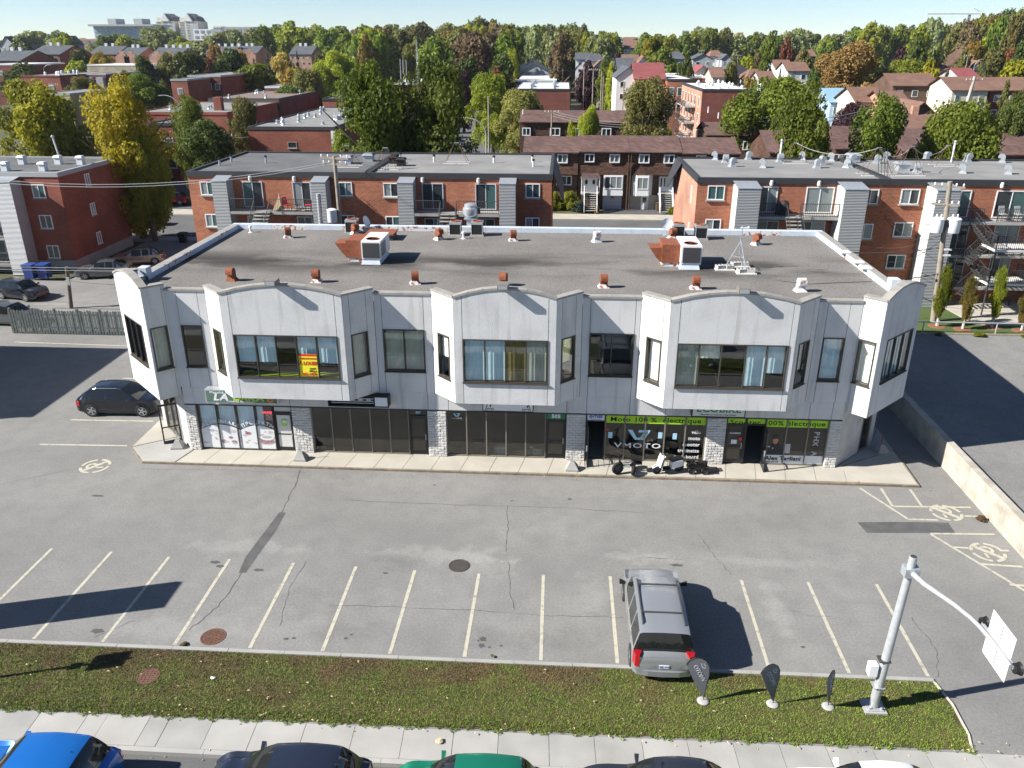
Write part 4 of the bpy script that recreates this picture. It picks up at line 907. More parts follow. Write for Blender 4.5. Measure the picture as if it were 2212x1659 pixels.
dish(-12.25, 50.3, RZ, 'white satellite dish seen edge-on beside the single condenser', rz=R(75), up=.62); dish(6.55, 50.3, RZ, 'round white satellite dish facing front by the right condensers', rz=R(12), up=.7)
# mushroom exhaust fan on its riser behind the parapet
t = thing('exhaust_fan', 'silver mushroom exhaust fan standing above the middle condenser pair', 'fan', (-5.7, 51.3, 8.0))
MB().prism([(-5.95, 51.06), (-5.45, 51.06), (-5.45, 51.56), (-5.95, 51.56)], 7.2, 8.75).build('riser', 'galv', t); MB().prism([(-6.1, 50.9), (-5.3, 50.9), (-5.3, 51.7), (-6.1, 51.7)], 8.752, 8.84).build('curb_cap', 'galv', t)
MB().lathe([(.3, 8.84), (.42, 8.95), (.50, 9.1), (.50, 9.45), (.46, 9.47), (.40, 9.47), (.40, 9.65), (.3, 9.72), (.001, 9.74)], (-5.7, 51.3, 0), 22).build('housing', 'galv', t, smooth=35); MB().box(-5.2, -5.08, 51.1, 51.3, 9.1, 9.5).build('switch_box', 'steel_dark', t)
# tripod mast on block-weighted pads
t = thing('tripod_mast', 'galvanised tripod mast weighted with concrete blocks on the roof', 'mast', (9.4, 42.3, RZ))
top = Vector((9.38, 42.35, 9.55)); feet = [(8.66, 42.27), (9.6, 42.97), (9.64, 41.55)]
for fx, fy in feet: MB().tube([(fx, fy, 8.14), top], .022).build('leg', 'galv', t)
for a in range(3):
    p_, q_ = feet[a], feet[(a + 1) % 3]; MB().tube([Vector((*p_, 8.14)).lerp(top, .45), Vector((*q_, 8.14)).lerp(top, .45)], .014).build('brace', 'galv', t)
MB().tube([(9.38, 42.35, 8.9), (9.38, 42.35, 10.35)], .026).build('pole', 'galv', t); MB().box(9.31, 9.45, 42.27, 42.33, 9.7, 9.9).build('junction_box', 'galv', t); MB().box(9.3, 9.7, 42.3, 42.4, 10.22, 10.28).build('sensor_arm', 'white_metal', t); MB().ball((9.7, 42.35, 10.25), .07).build('sensor', 'white_paint', t)
for k_, (fx, fy) in enumerate(feet):
    MB().box(fx - .5, fx + .5, fy - .32, fy + .32, RZ, RZ + .06).build('pad', 'off_white', t)
    for j, dx in enumerate((-.24, .24)):
        o = thing('concrete_block', ['concrete block on the left pad of the tripod mast', 'concrete block on the rear pad of the tripod mast', 'concrete block on the front pad of the tripod mast'][k_], 'block', (fx + dx, fy, RZ + .06), R(random.uniform(-20, 20)), 'concrete blocks weighting the tripod mast, pad %d' % (k_ + 1))
        mb = MB(); mb.box(-.2, .2, -.2, -.165, 0, .19); mb.box(-.2, .2, .165, .2, 0, .19)
        for c in (-.2, -.018, .165): mb.box(c, c + .035, -.164, .164, 0, .189)
        mb.build('block_shell', 'cinder', o, world=False)
for x, y, lb in ((-19.48, 49.7, 'small white vent pipe at the back left corner of the gravel roof'), (-5.9, 48.75, 'small white double vent pipe in front of the middle condensers')):
    t = thing('vent_pipe', lb, 'pipe', (x, y, RZ)); MB().lathe([(.16, 0), (.07, .05), (.06, .3), (.0, .3)], n=12).build('pipe', 'white_paint', t, world=False); MB().lathe([(.07, .3), (.12, .33), (.1, .42), (.0, .44)], n=12).build('cap', 'white_paint', t, world=False)
t = thing('roof_hatch', 'flat rusty hatch lid behind the left air unit', 'hatch', (-11.0, 48.6, RZ)); MB().box(-11.7, -10.1, 47.9, 49.3, RZ, RZ + .32).build('curb', 'steel_dark', t); MB().box(-11.78, -10.02, 47.82, 49.38, RZ + .322, RZ + .4).build('lid', 'rust', t)
tag(MB().tube([(9.9, 41.2, RZ + .01), (11, 40.2, RZ + .01), (12.2, 39.6, RZ + .01), (13.5, 39.9, RZ + .01), (15.6, 40.3, RZ + .01)], .018, 5).build('roof_cable', 'wire'), 'thin black cable lying across the right end of the roof', 'cable')
for y in (45.2, 43.0, 41.8): tag(MB().box(15.45, 16.0, y - .3, y + .3, 8.365, 8.42).build('flashing_scrap', 'white_metal'), 'bent scrap of white flashing on the right parapet', 'flashing', 'scraps of white flashing on the right parapet')
# ================================================================ VEHICLES
def car(name, label, loc, rz, pm, sp, group=None, van=False):
    """body lofted from cross-sections, front at +x; sp: L,W,H, nose/cowl/roof stations"""
    L, Wd, H = sp['L'], sp['W'], sp['H']; hw = Wd / 2; gl = sp.get('clear', .2)
    t = thing(name, label, 'car' if not van else 'van', loc, rz, group)
    zb = sp['belt']; hood = sp['hood']; xw, xr0, xr1, xt = sp['cowl'], sp['rf'], sp['rr'], sp['tail']   # cowl, roof front, roof rear, bottom of rear window
    deck = sp.get('deck', zb)
    nose = L / 2; tail = -L / 2
    B1 = sp.get('bp', (xr0 + xr1) / 2 + .12)
    st = []   # x, ztop, zbelt, wbelt, wtop, zlow, kind of the interval that follows
    rh = H
    st.append((tail, deck * .78, deck * .7, hw * .80, hw * .7, .42, 'b'))
    st.append((tail + .05, deck * .97, deck * .9, hw * .90, hw * .8, .34, 'b'))
    st.append((tail + .28, deck, deck * .97, hw * .97, hw * .86, gl + .04, 'b'))
    if xt > tail + .3: st.append((xt, deck + .01, zb, hw, hw * .86, gl, 'rw'))
    else: st[-1] = st[-1][:6] + ('rw',)
    st.append((xr1, rh - .02, zb, hw, hw * sp.get('tw', .76), gl, 'p'))
    st.append((xr1 + .10, rh, zb, hw, hw * sp.get('tw', .76), gl, 'sw'))
    nside = sp.get('nside', 2); xs = np.linspace(xr1 + .10, xr0 + .02, nside + 1)
    for k_ in range(1, nside):
        st.append((xs[k_] - .04, rh + .012, zb, hw, hw * sp.get('tw', .76), gl, 'p')); st.append((xs[k_] + .04, rh + .012, zb, hw, hw * sp.get('tw', .76), gl, 'sw'))
    st.append((xr0 + .02, rh - .015, zb, hw, hw * sp.get('tw', .76), gl, 'ws'))
    st.append((xw, hood + .02, zb, hw * .99, hw * .84, gl, 'b'))
    st.append(((xw + nose) / 2, hood - .03, zb - .02, hw * .98, hw * .80, gl, 'b'))
    st.append((nose - .25, hood - .12, zb * .86, hw * .92, hw * .72, gl + .03, 'b'))
    st.append((nose - .06, hood * .76, zb * .70, hw * .82, hw * .62, .28, 'b'))
    st.append((nose, hood * .62, zb * .60, hw * .70, hw * .5, .36, 'b'))
    sm = []                                       # smooth the silhouette between the stations
    for i in range(len(st) - 1):
        p0_, p1_, p2_, p3_ = st[max(i - 1, 0)], st[i], st[i + 1], st[min(i + 2, len(st) - 1)]; steps = 1 if p2_[0] - p1_[0] < .15 else 3
        for q in range(steps):
            u = q / steps
            if p1_[6] in ('rw', 'ws'): v_ = [a + (b - a) * u for a, b in zip(p1_[:6], p2_[:6])]; v_[1] += .055 * math.sin(math.pi * u)
            elif p1_[6] in ('sw', 'p'): v_ = [a + (b - a) * u for a, b in zip(p1_[:6], p2_[:6])]
            else: v_ = [max(min(b, c), min(max(b, c), .5 * (2 * b + (c - a) * u + (2 * a - 5 * b + 4 * c - d_) * u * u + (3 * b - a - 3 * c + d_) * u ** 3))) for a, b, c, d_ in zip(p0_[:6], p1_[:6], p2_[:6], p3_[:6])]
            sm.append((*v_, p1_[6]))
    st = sm + [st[-1]]
    xm_ = (xr0 + xr1) / 2
    st = [(a, b + (.05 * max(0, 1 - ((a - xm_) / (xr0 - xm_)) ** 2) if xr1 <= a <= xr0 + .02 else 0), *r_) for a, b, *r_ in st]
    rings = []
    for x, zt, zbt, wb, wt, zl, kd in st:
        h = [(0, zl), (wb * .9, zl), (wb, zl + .22 * (zbt - zl)), (wb * 1.0, zl + .6 * (zbt - zl)), (wb * .965, zbt), (wt, zt - .045), (wt * .86, zt - .008), (wt * .4, zt + .008), (0, zt + .012)]
        rings.append([(x, y, z_) for y, z_ in h])
    parts = {}
    nr = len(rings[0])
    def face(key, idx): parts.setdefault(key, []).append(idx)
    V = []
    for r_ in rings: V += r_
    k0 = len(V)
    V += [(x, -y, z_) for x, y, z_ in V]
    for i in range(len(rings) - 1):
        kd = st[i][6]
        for j in range(nr - 1):
            key = 'body'
            if kd == 'sw' and j == 4: key = 'sw%d' % sum(1 for q in range(i) if st[q][6] == 'sw' and st[q + 1][6] != 'sw')
            if kd in ('rw', 'ws') and j >= 5: key = kd
            if j == 4 and ((kd == 'ws' and st[i - 1][6] != 'ws') or (kd == 'rw' and st[i + 1][6] != 'rw')): key = 'sw9%d' % i
            a, b, c, d = i * nr + j, i * nr + j + 1, (i + 1) * nr + j + 1, (i + 1) * nr + j
            face(key if not key.startswith('sw') else key + 'r', (a, b, c, d)); face(key if not key.startswith('sw') else key + 'l', (k0 + d, k0 + c, k0 + b, k0 + a))
    for e, off in ((0, 0), (len(rings) - 1, (len(rings) - 1) * nr)):
        face('body', tuple(off + j for j in range(nr))); face('body', tuple(k0 + off + j for j in range(nr - 1, -1, -1)))
    names = {'body': ('body', pm), 'rw': ('rear_window', 'car_glass'), 'ws': ('windshield', 'car_glass')}
    body = None
    for key in sorted(parts, key=lambda k_: k_ != 'body'):
        nm, mm = names.get(key, ('side_window', 'car_glass'))
        ids = sorted({i for f in parts[key] for i in f}); re = {i: k_ for k_, i in enumerate(ids)}
        mb = MB(); mb.add([V[i] for i in ids], [tuple(re[i] for i in f) for f in parts[key]])
        me = mb.mesh(nm)
        if key == 'body':
            b = bmesh.new(); b.from_mesh(me); bmesh.ops.remove_doubles(b, verts=b.verts, dist=.0005); bmesh.ops.recalc_face_normals(b, faces=b.faces); b.to_mesh(me); b.free()
        me.polygons.foreach_set('use_smooth', [True] * len(me.polygons)); me.set_sharp_from_angle(angle=R(28))
        o = put(nm, me, mm, t, False)
        if key == 'body': body = o
    wr = sp.get('wr', .33); wb_ = sp.get('wbx', (nose - .92, tail + .85))
    for x in wb_:
        for s_ in (-1, 1):
            y = s_ * hw
            MB().grid([[(x + r_ * math.cos(a), y + s_ * .006, wr + r_ * math.sin(a)) for a in np.linspace(R(-20), R(200), 15)] for r_ in (wr * .3, wr + .07)]).build('wheel_arch', 'black', t, world=False, fix=False)
            w = MB().lathe([(.02, -.10), (wr * .7, -.11), (wr - .02, -.10), (wr, -.06), (wr, .09), (wr - .03, .11), (wr * .68, .105), (wr * .66, .06), (.02, .05)], n=20).xf(Matrix.Translation((x, y - s_ * .085, wr)) @ Matrix.Rotation(-s_ * math.pi / 2, 4, 'X')).build('wheel', 'rubber', t, world=False, smooth=35)
            mb = MB()
            for k_ in range(5):
                a = 2 * math.pi * k_ / 5; ca, sa = math.cos(a), math.sin(a); r1 = wr * .66; wv = .045
                mb.add([(x + .03 * ca - wv * sa, y + s_ * .02, wr + .03 * sa + wv * ca), (x + r1 * ca - wv * .8 * sa, y + s_ * .01, wr + r1 * sa + wv * .8 * ca), (x + r1 * ca + wv * .8 * sa, y + s_ * .01, wr + r1 * sa - wv * .8 * ca), (x + .03 * ca + wv * sa, y + s_ * .02, wr + .03 * sa - wv * ca)], [(0, 1, 2, 3)])
            mb.grid([[(x + r_ * math.cos(a), y + s_ * .013, wr + r_ * math.sin(a)) for a in np.linspace(0, 2 * math.pi, 21)] for r_ in (wr * .60, wr * .69)])
            mb.build('rim', 'alloy', w, world=False, fix=False)
    tl = sp.get('tl', (.28, .26, .36))   # tail-lamp width, height, z centre offset
    for s_ in (-1, 1):
        z0 = deck * .62
        MB().slab([(tail - .01, s_ * hw * .80, z0), (tail + .03, s_ * hw * .93, z0), (tail + .24, s_ * hw * 1.0, z0), (tail + .26, s_ * hw * .985, z0 + tl[1]), (tail + .09, s_ * hw * .90, z0 + tl[1]), (tail + .06, s_ * hw * .76, z0 + tl[1])][:3] + [(tail + .3, s_ * hw * .7, z0)], (.02, -s_ * .01, tl[1])).build('tail_lamp', 'tail_red', t, world=False)
        MB().slab([(nose - .04, s_ * hw * .5, hood * .62), (nose - .30, s_ * hw * .9, hood * .66), (nose - .36, s_ * hw * .86, hood * .66 + .14), (nose - .13, s_ * hw * .48, hood * .62 + .13)], (.035, s_ * .02, 0)).build('head_lamp', 'head_lamp', t, world=False)
        MB().add([(xw - .35, s_ * (hw - .02), zb - .02), (xw - .27, s_ * (hw - .02), zb - .02), (xw - .25, s_ * (hw + .2), zb + .0), (xw - .38, s_ * (hw + .2), zb + .0), (xw - .35, s_ * (hw - .02), zb + .06), (xw - .27, s_ * (hw - .02), zb + .06), (xw - .25, s_ * (hw + .2), zb + .15), (xw - .38, s_ * (hw + .2), zb + .15)], [(0,1,2,3),(4,5,6,7),(0,1,5,4),(1,2,6,5),(2,3,7,6),(3,0,4,7)]).build('mirror', sp.get('mir', pm), t, world=False)
        for x in (xs[1] - .25, xs[-1] - .35) if nside > 1 else (xs[-1] - .3,): MB().box(x, x + .16, s_ * hw * .985 - .012, s_ * hw * .985 + .02, zb - .12, zb - .09).build('door_handle', sp.get('hnd', pm), t, world=False)
        for x in [xs[k_] for k_ in range(1, nside)] + [xs[-1] + .25]: MB().box(x - .006, x + .006, s_ * (hw + .001), s_ * (hw + .003), gl + .25, zb - .04).build('door_seam', 'black', t, world=False)
    pl = MB().box(tail - .02, tail - .004, -.16, .16, deck * .60, deck * .60 + .12).build('licence_plate', 'white_paint', t, world=False)
    if sp.get('plate'):
        o = text('plate_lettering', sp['plate'], .1, (0, 0, 0), (0, 0, 0), 'blue_sign', None); o.parent = pl; o.location = (tail - .021, 0, deck * .60 + .06); o.rotation_euler = (math.pi / 2, 0, -math.pi / 2)
    MB().prism([(tail + .45, -hw * 1.0), (tail + .2, -hw * .985), (tail + .03, -hw * .86), (tail - .05, -hw * .5), (tail - .07, 0), (tail - .05, hw * .5), (tail + .03, hw * .86), (tail + .2, hw * .985), (tail + .45, hw * 1.0)], .33, deck * .5).build('rear_bumper', sp.get('bmp', pm), t, world=False); MB().box(nose - .05, nose + .012, -hw * .5, hw * .5, .3, .42).build('grille', 'black', t, world=False)
    MB().box(tail + .6, nose - .6, -hw * .8, hw * .8, gl - .02, gl + .1).build('underbody', 'black', t, world=False)
    return t
SUV = dict(L=4.6, W=1.87, H=1.56, belt=1.0, hood=.98, cowl=1.2, rf=.28, rr=-1.5, tail=-2.05, deck=1.04, nside=2, wr=.37, tw=.72)
HATCH = dict(L=4.2, W=1.78, H=1.5, belt=.95, hood=.93, cowl=1.05, rf=.30, rr=-1.45, tail=-1.95, deck=.98, nside=2, wr=.32, tw=.74)
SEDAN = dict(L=4.6, W=1.8, H=1.45, belt=.92, hood=.92, cowl=.98, rf=.25, rr=-1.1, tail=-1.72, deck=.98, nside=2, wr=.32, tw=.72)
VAN = dict(L=5.15, W=2.0, H=1.75, belt=1.06, hood=1.06, cowl=1.55, rf=.72, rr=-2.22, tail=-2.50, deck=1.06, nside=3, wr=.35, tw=.80, mir='black', plate='BEJ 344', tl=(.2, .44, .3))
def rails(t, sp, bars=True):
    hw = sp['W'] / 2 * sp['tw'] * .84; z0 = sp['H'] + .012; x0, x1 = sp['rr'] + .35, sp['rf'] - .2
    for s_ in (-1, 1): MB().tube([(x0, s_ * hw, z0), (x0 + .08, s_ * hw, z0 + .07), (x1 - .08, s_ * hw, z0 + .07), (x1, s_ * hw, z0)], .03).build('roof_rail', 'steel_dark', t, world=False)
    if bars:
        for x in (x0 + .55, x1 - .35): MB().tube([(x, -hw, z0 + .08), (x, hw, z0 + .08)], .026).build('cross_bar', 'steel_dark', t, world=False)
    for k_ in range(4): MB().box(x0 - .05, x1 + .1, -hw * .6 + k_ * hw * .4 - .012, -hw * .6 + k_ * hw * .4 + .012, z0 - .02, z0 + .006).build('roof_rib', 'paint_silver', t, world=False)
van = car('minivan', 'silver minivan with roof racks parked nose-in over the painted stalls', (3.62, 23.15, 0), R(90), 'paint_silver', VAN, van=True); rails(van, VAN)
suv = car('parked_car', 'black electric SUV parked beside the left end of the shop building', (-24.15, 40.1, 0), R(2), 'paint_black', SUV); MB().tube([(-1.4, .6, 1.52), (-1.1, .63, 1.58), (0, .63, 1.59), (.25, .6, 1.53)], .018).build('roof_rail', 'chrome', suv, world=False); MB().tube([(-1.4, -.6, 1.52), (-1.1, -.63, 1.58), (0, -.63, 1.59), (.25, -.6, 1.53)], .018).build('roof_rail', 'chrome', suv, world=False)
G = 'cars parked along the front kerb'
def antenna(t, x, z_): MB().add([(x - .1, -.02, z_), (x + .06, -.02, z_), (x + .06, .02, z_), (x - .1, .02, z_), (x - .09, 0, z_ + .07)], [(0, 1, 4), (1, 2, 4), (2, 3, 4), (3, 0, 4)]).build('antenna', 'black', t, world=False)
c = car('parked_car', 'bright blue hatchback parked at the kerb in the bottom left corner', (-14.05, 15.50, -.13), R(180), 'paint_blue', dict(HATCH, H=1.56, L=4.25), G); antenna(c, -1.2, 1.56)
c = car('parked_car', 'dark navy SUV parked at the kerb between the blue and green cars', (-7.05, 15.45, -.13), R(180), 'paint_navy', dict(SUV, H=1.66, L=4.5), G); antenna(c, -1.5, 1.66)
c = car('parked_car', 'green car parked at the kerb in the middle of the bottom edge', (-2.15, 15.52, -.13), R(180), 'paint_green', dict(HATCH, H=1.53), G)
c = car('parked_car', 'black sedan parked at the kerb right of the green car', (3.1, 15.75, -.13), R(180), 'paint_charcoal', dict(SEDAN, H=1.52, L=4.7), G); MB().box(-.75, .1, -.42, .42, 1.535, 1.545).build('sunroof', 'car_glass', c, world=False)
c = car('parked_car', 'white car parked at the kerb in the bottom right corner', (8.55, 15.95, -.13), R(180), 'paint_white', dict(SEDAN, H=1.5, L=4.7), G)
G = 'cars in the yard behind the picket fence'
car('parked_car', 'black hatchback parked in the yard beside the blue bins', (-43.4, 60.9, 0), R(-14), 'paint_charcoal', HATCH, G); car('parked_car', 'dark grey SUV cut by the left edge in the fenced yard', (-45.6, 57.5, 0), R(-10), 'paint_charcoal', SUV, G)
car('parked_car', 'grey car whose roof shows just above the picket fence', (-40.2, 54.6, 0), R(-5), 'paint_grey', HATCH, G)
car('parked_car', 'silver sedan in the shade beside the left brick block', (-40.2, 67.6, 0), R(195), 'paint_grey', SEDAN, G); car('parked_car', 'beige sedan parked behind the silver sedan beside the brick block', (-39.3, 72.3, 0), R(198), 'paint_beige', SEDAN, G)
car('parked_car', 'red SUV parked across the back street at the left', (-50.0, 102.0, 0), R(-172), 'paint_red', SUV); car('parked_car', 'red car half hidden by the yellow tree on the back street', (-47.0, 89.6, 0), R(3), 'paint_red', SEDAN)
car('parked_car', 'white minivan parked beyond the brown row houses', (29.5, 176, 0), R(160), 'paint_white', VAN, van=True); car('parked_car', 'dark blue car parked by the white fence beyond the row houses', (41, 206, 0), R(170), 'paint_blue', SEDAN)
car('parked_car', 'pale blue car parked up the tree-lined side street', (-20.5, 168, 0), R(95), 'paint_silver', HATCH); car('parked_car', 'dark green car parked beside the rear yard of the alley houses', (38.0, 188, 0), R(20), 'paint_charcoal', HATCH)
# ================================================================ STREET FURNITURE AND SMALL THINGS
t = thing('signal_mast', 'galvanised mast with curved arm over the street at the right of the grass', 'street pole', (10.01, 19.91, 0))
MB().prism([(9.68, 19.6), (10.34, 19.6), (10.34, 20.22), (9.68, 20.22)], -.1, .1).build('footing', 'concrete', t); MB().box(9.76, 10.26, 19.67, 20.15, .1, .13).build('base_plate', 'galv_light', t)
for dx, dy in ((-.18, -.17), (.18, -.17), (-.18, .17), (.18, .17)): MB().cyl((10.01 + dx, 19.91 + dy, .13), (10.01 + dx, 19.91 + dy, .2), .035, n=8).build('anchor_bolt', 'galv', t)
MB().cyl((10.01, 19.91, .13), (10.2, 19.91, 5.62), .145, .11, 18).build('pole', 'galv_light', t, smooth=40); MB().cyl((10.2, 19.91, 5.6), (10.2, 19.91, 5.625), .09, n=16).build('pole_cap', 'steel_dark', t)
MB().box(10.0, 10.4, 19.74, 20.06, 4.98, 5.28).build('arm_clamp', 'galv', t)
MB().tube([(10.22, 19.8, 5.12), (10.35, 19.3, 5.13), (10.75, 18.35, 5.18), (10.92, 17.8, 5.2), (10.98, 17.4, 5.22), (11.0, 16.8, 5.24), (11.0, 15.95, 5.27)], [.085, .075, .065, .06, .06, .055, .05], 12).build('arm', 'galv_light', t, smooth=50)
MB().box(9.62, 9.86, 19.78, 20.04, 1.35, 1.75).build('control_box', 'white_paint', t); MB().box(9.85, 10.19, 19.76, 20.06, 1.9, 1.94).build('strap', 'steel_dark', t); MB().box(9.84, 10.19, 19.75, 20.07, .9, .93).build('strap', 'galv', t)
t = thing('traffic_sign', 'tall white rectangular sign seen from behind on the mast arm', 'sign', (11.12, 16.75, 5.2)); c = Vector((11.12, 16.76, 5.2))
MB().slab([(c.x, c.y - .56, c.z - .66), (c.x, c.y + .56, c.z - .66), (c.x, c.y + .56, c.z + .66), (c.x, c.y - .56, c.z + .66)], (.012, 0, 0)).build('plate', 'off_white', t)
MB().box(c.x - .07, c.x - .012, c.y - .82, c.y + .78, c.z - .02, c.z + .08).build('rail', 'galv_light', t); MB().box(c.x - .012, c.x - .002, c.y - .02, c.y + .02, c.z - .6, c.z + .6).build('stiffener', 'galv', t)
for s_ in (-1, 1): MB().lathe([(.02, -.07), (.13, -.07), (.14, .02), (.17, .07), (.15, .07), (.02, .03)], n=14).xf(Matrix.Translation((c.x + .02, c.y + s_ * .84, c.z + .03)) @ Matrix.Rotation(math.pi / 2, 4, 'Y')).build('flasher', 'black', t)
# feather flags
fsh = [(0, .12), (.05, .6), (.1, 1.05), (.075, 1.36), (-.03, 1.58), (-.2, 1.7), (-.38, 1.71), (-.54, 1.62), (-.64, 1.48), (-.38, .88), (-.03, .2)]
for i, (x, sc_, rz, lb) in enumerate(((4.79, 1.0, 4, 'leaf-shaped grey flag behind the minivan, leftmost of the three'), (6.93, .97, 24, 'leaf-shaped grey flag, middle one of the three on the grass'), (8.62, .92, 52, 'leaf-shaped grey flag nearest the galvanised mast'))):
    t = thing('feather_flag', lb, 'flag', (x, 19.85, .03), R(rz), 'feather flags on the grass')
    cl = MB().slab([(a * sc_, 0, b * sc_) for a, b in fsh], (0, .006, 0)).build('cloth', 'suit_print' if 0 else mat('flag_grey%d' % i, (.15, .155, .165), .7), t, world=False)
    MB().tube([(.01, .003, 0), (.05, .003, .6 * sc_), (.105, .003, 1.05 * sc_), (.08, .003, 1.38 * sc_), (-.03, .003, 1.6 * sc_), (-.2, .003, 1.72 * sc_), (-.38, .003, 1.73 * sc_), (-.55, .003, 1.64 * sc_), (-.645, .003, 1.48 * sc_)], .012, 6).build('pole', 'black', t, world=False)
    MB().lathe([(.001, .07), (.08, .07), (.16, .06), (.19, .03), (.17, 0), (.001, 0)], (0, 0, 0), 16).build('base_bag', 'cinder', t, world=False, smooth=50)
    o = text('lettering', 'VMOTO', .2 * sc_, (0, 0, 0), (0, 0, 0), 'grey_print', None, .002); o.parent = cl; o.matrix_basis = Matrix(((-.47, .88, 0, -.2 * sc_), (0, 0, 1, -.006), (.88, .47, 0, 1.12 * sc_), (0, 0, 0, 1)))
    for pts in ([(-.2, 1.5), (-.17, 1.52), (-.12, 1.38), (-.02, 1.34), (-.03, 1.3), (-.14, 1.34)], [(-.12, 1.5), (-.09, 1.52), (-.01, 1.38), (-.05, 1.39)]):
        MB().slab([(a * sc_, -.003, b * sc_) for a, b in pts], (0, -.002, 0)).build('emblem', 'grey_print', cl, world=False)
# concrete sign feet with a short post
for x, y, lb, rz in ((-19.1, 35.6, 'concrete sign foot with post at the left corner door', 8), (-12.5, 34.72, 'concrete sign foot with post below the grocery door pillar', 0), (.82, 34.5, 'concrete sign foot with post left of the open dark door', 0), (16.3, 37.3, 'concrete sign foot with rusty post in the shade at the right corner', 20)):
    t = thing('sign_foot', lb, 'sign base', (x, y, .12), R(rz), 'concrete sign feet on the apron')
    MB().add([(-.3,-.28,0),(.3,-.28,0),(.3,.28,0),(-.3,.28,0),(-.3,-.28,.09),(.3,-.28,.09),(.3,.28,.09),(-.3,.28,.09),(-.1,-.09,.42),(.1,-.09,.42),(.1,.09,.42),(-.1,.09,.42)], [(0,3,2,1),(0,1,5,4),(1,2,6,5),(2,3,7,6),(3,0,4,7),(4,5,9,8),(5,6,10,9),(6,7,11,10),(7,4,8,11),(8,9,10,11)]).build('foot', 'concrete_b', t, world=False)
    MB().box(-.025, .025, -.012, .012, .42, .95).build('post', 'rust' if x > 10 else 'galv', t, world=False)
# manhole covers
def manhole(x, y, r, label, mm, slots, z0=.004):
    t = thing('manhole_cover', label, 'manhole', (x, y, z0), R(random.uniform(-20, 40)))
    MB().lathe([(r * .9, .002), (r * .9, .012), (r, .012), (r, -.01)], n=28).build('rim', mm, t, world=False)
    MB().lathe([(.001, .0), (r * .885, .0), (r * .885, -.01)], n=28).build('plate', 'crack' if slots else mm, t, world=False)
    k_ = int(r * 2 / .085)
    for i in range(k_):
        yy = -r + (i + .5) * 2 * r / k_; hw = math.sqrt(max(0, (r * .86) ** 2 - yy * yy))
        if hw > .06:
            if slots: MB().box(-hw, hw, yy - .024, yy + .024, .001, .012).build('bar', mm, t, world=False)
            else:
                n_ = max(1, int(hw * 2 / .11))
                mb = MB()
                for j_ in range(n_): a = -hw + j_ * 2 * hw / n_; mb.box(a + .012, a + 2 * hw / n_ - .012, yy - .026, yy + .026, .001, .011)
                mb.build('tread_row', mm, t, world=False)
manhole(-3.68, 26.55, .42, 'dark slotted round drain grate in the middle of the parking lot', 'iron_dark', True); manhole(-11.72, 21.9, .43, 'rusty round manhole cover between the stall lines', 'iron_rust', False); manhole(-13.05, 19.87, .36, 'rusty round manhole cover sunk in the grass', 'iron_rust', False, .035)
# scooters on the apron
AZ = .122
t = thing('electric_bike', 'black fat-tyred electric tricycle in front of the lettered shop window', 'electric bike', (3.3, 34.3, AZ))
def wheel(par, c, r, w, ax, mm='rubber', hub='steel_dark'):
    o = MB().lathe([(r * .55, -w * .3), (r * .9, -w / 2), (r, -w * .25), (r, w * .25), (r * .9, w / 2), (r * .55, w * .3)], n=18).xf(Matrix.Translation(c) @ Vector((0, 0, 1)).rotation_difference(Vector(ax)).to_matrix().to_4x4()).build('wheel', mm, par, smooth=40)
    MB().lathe([(.01, -w * .32), (r * .5, -w * .2), (r * .56, 0), (r * .5, w * .2), (.01, w * .32)], n=14).xf(Matrix.Translation(c) @ Vector((0, 0, 1)).rotation_difference(Vector(ax)).to_matrix().to_4x4()).build('rim', hub, o, smooth=40)
a1 = (.35, -1, 0)
wheel(t, (2.98, 34.15, AZ + .31), .31, .13, (.5, -1, 0)); wheel(t, (3.72, 34.08, AZ + .25), .25, .12, (1, -.35, 0)); wheel(t, (3.78, 34.72, AZ + .25), .25, .12, (1, -.35, 0))
MB().tube([(2.98, 34.15, AZ + .31), (3.05, 34.2, AZ + .7), (3.12, 34.25, AZ + 1.05)], .035).build('fork', 'black_gloss', t); MB().tube([(2.9, 34.5, AZ + 1.08), (3.12, 34.27, AZ + 1.05), (3.3, 34.0, AZ + 1.08)], .022).build('handlebar', 'black', t)
MB().tube([(3.08, 34.22, AZ + .62), (3.25, 34.3, AZ + .34), (3.5, 34.36, AZ + .32), (3.72, 34.4, AZ + .45)], .06).build('frame', 'black_gloss', t); MB().box(3.22, 3.55, 34.16, 34.5, AZ + .36, AZ + .42).build('footboard', 'galv', t); MB().box(3.6, 3.92, 34.22, 34.58, AZ + .68, AZ + .78).build('seat', 'black', t); MB().tube([(3.72, 34.4, AZ + .45), (3.76, 34.4, AZ + .7)], .03).build('seat_post', 'black', t)
mb = MB(); mb.box(3.72, 4.12, 34.2, 34.62, AZ + .5, AZ + .53)
for q_ in ((3.72, 34.2), (4.1, 34.2), (4.1, 34.6), (3.72, 34.6)): mb.box(q_[0], q_[0] + .02, q_[1], q_[1] + .02, AZ + .53, AZ + .74)
mb.box(3.72, 4.12, 34.2, 34.215, AZ + .72, AZ + .74); mb.box(3.72, 4.12, 34.605, 34.62, AZ + .72, AZ + .74); mb.build('basket', 'black', t)
t = thing('white_scooter', 'white and black electric scooter parked on the apron', 'scooter', (5.4, 34.4, AZ)); ax = (.3, -1, 0)
wheel(t, (4.84, 34.28, AZ + .24), .24, .11, ax); wheel(t, (5.92, 34.6, AZ + .24), .24, .12, ax)
d = Vector((1.08, .32, 0)).normalized(); nn = Vector((-d.y, d.x, 0)); o0 = Vector((4.84, 34.28, AZ))
def S2(a, h, w): return o0 + d * a + nn * w + Vector((0, 0, h))
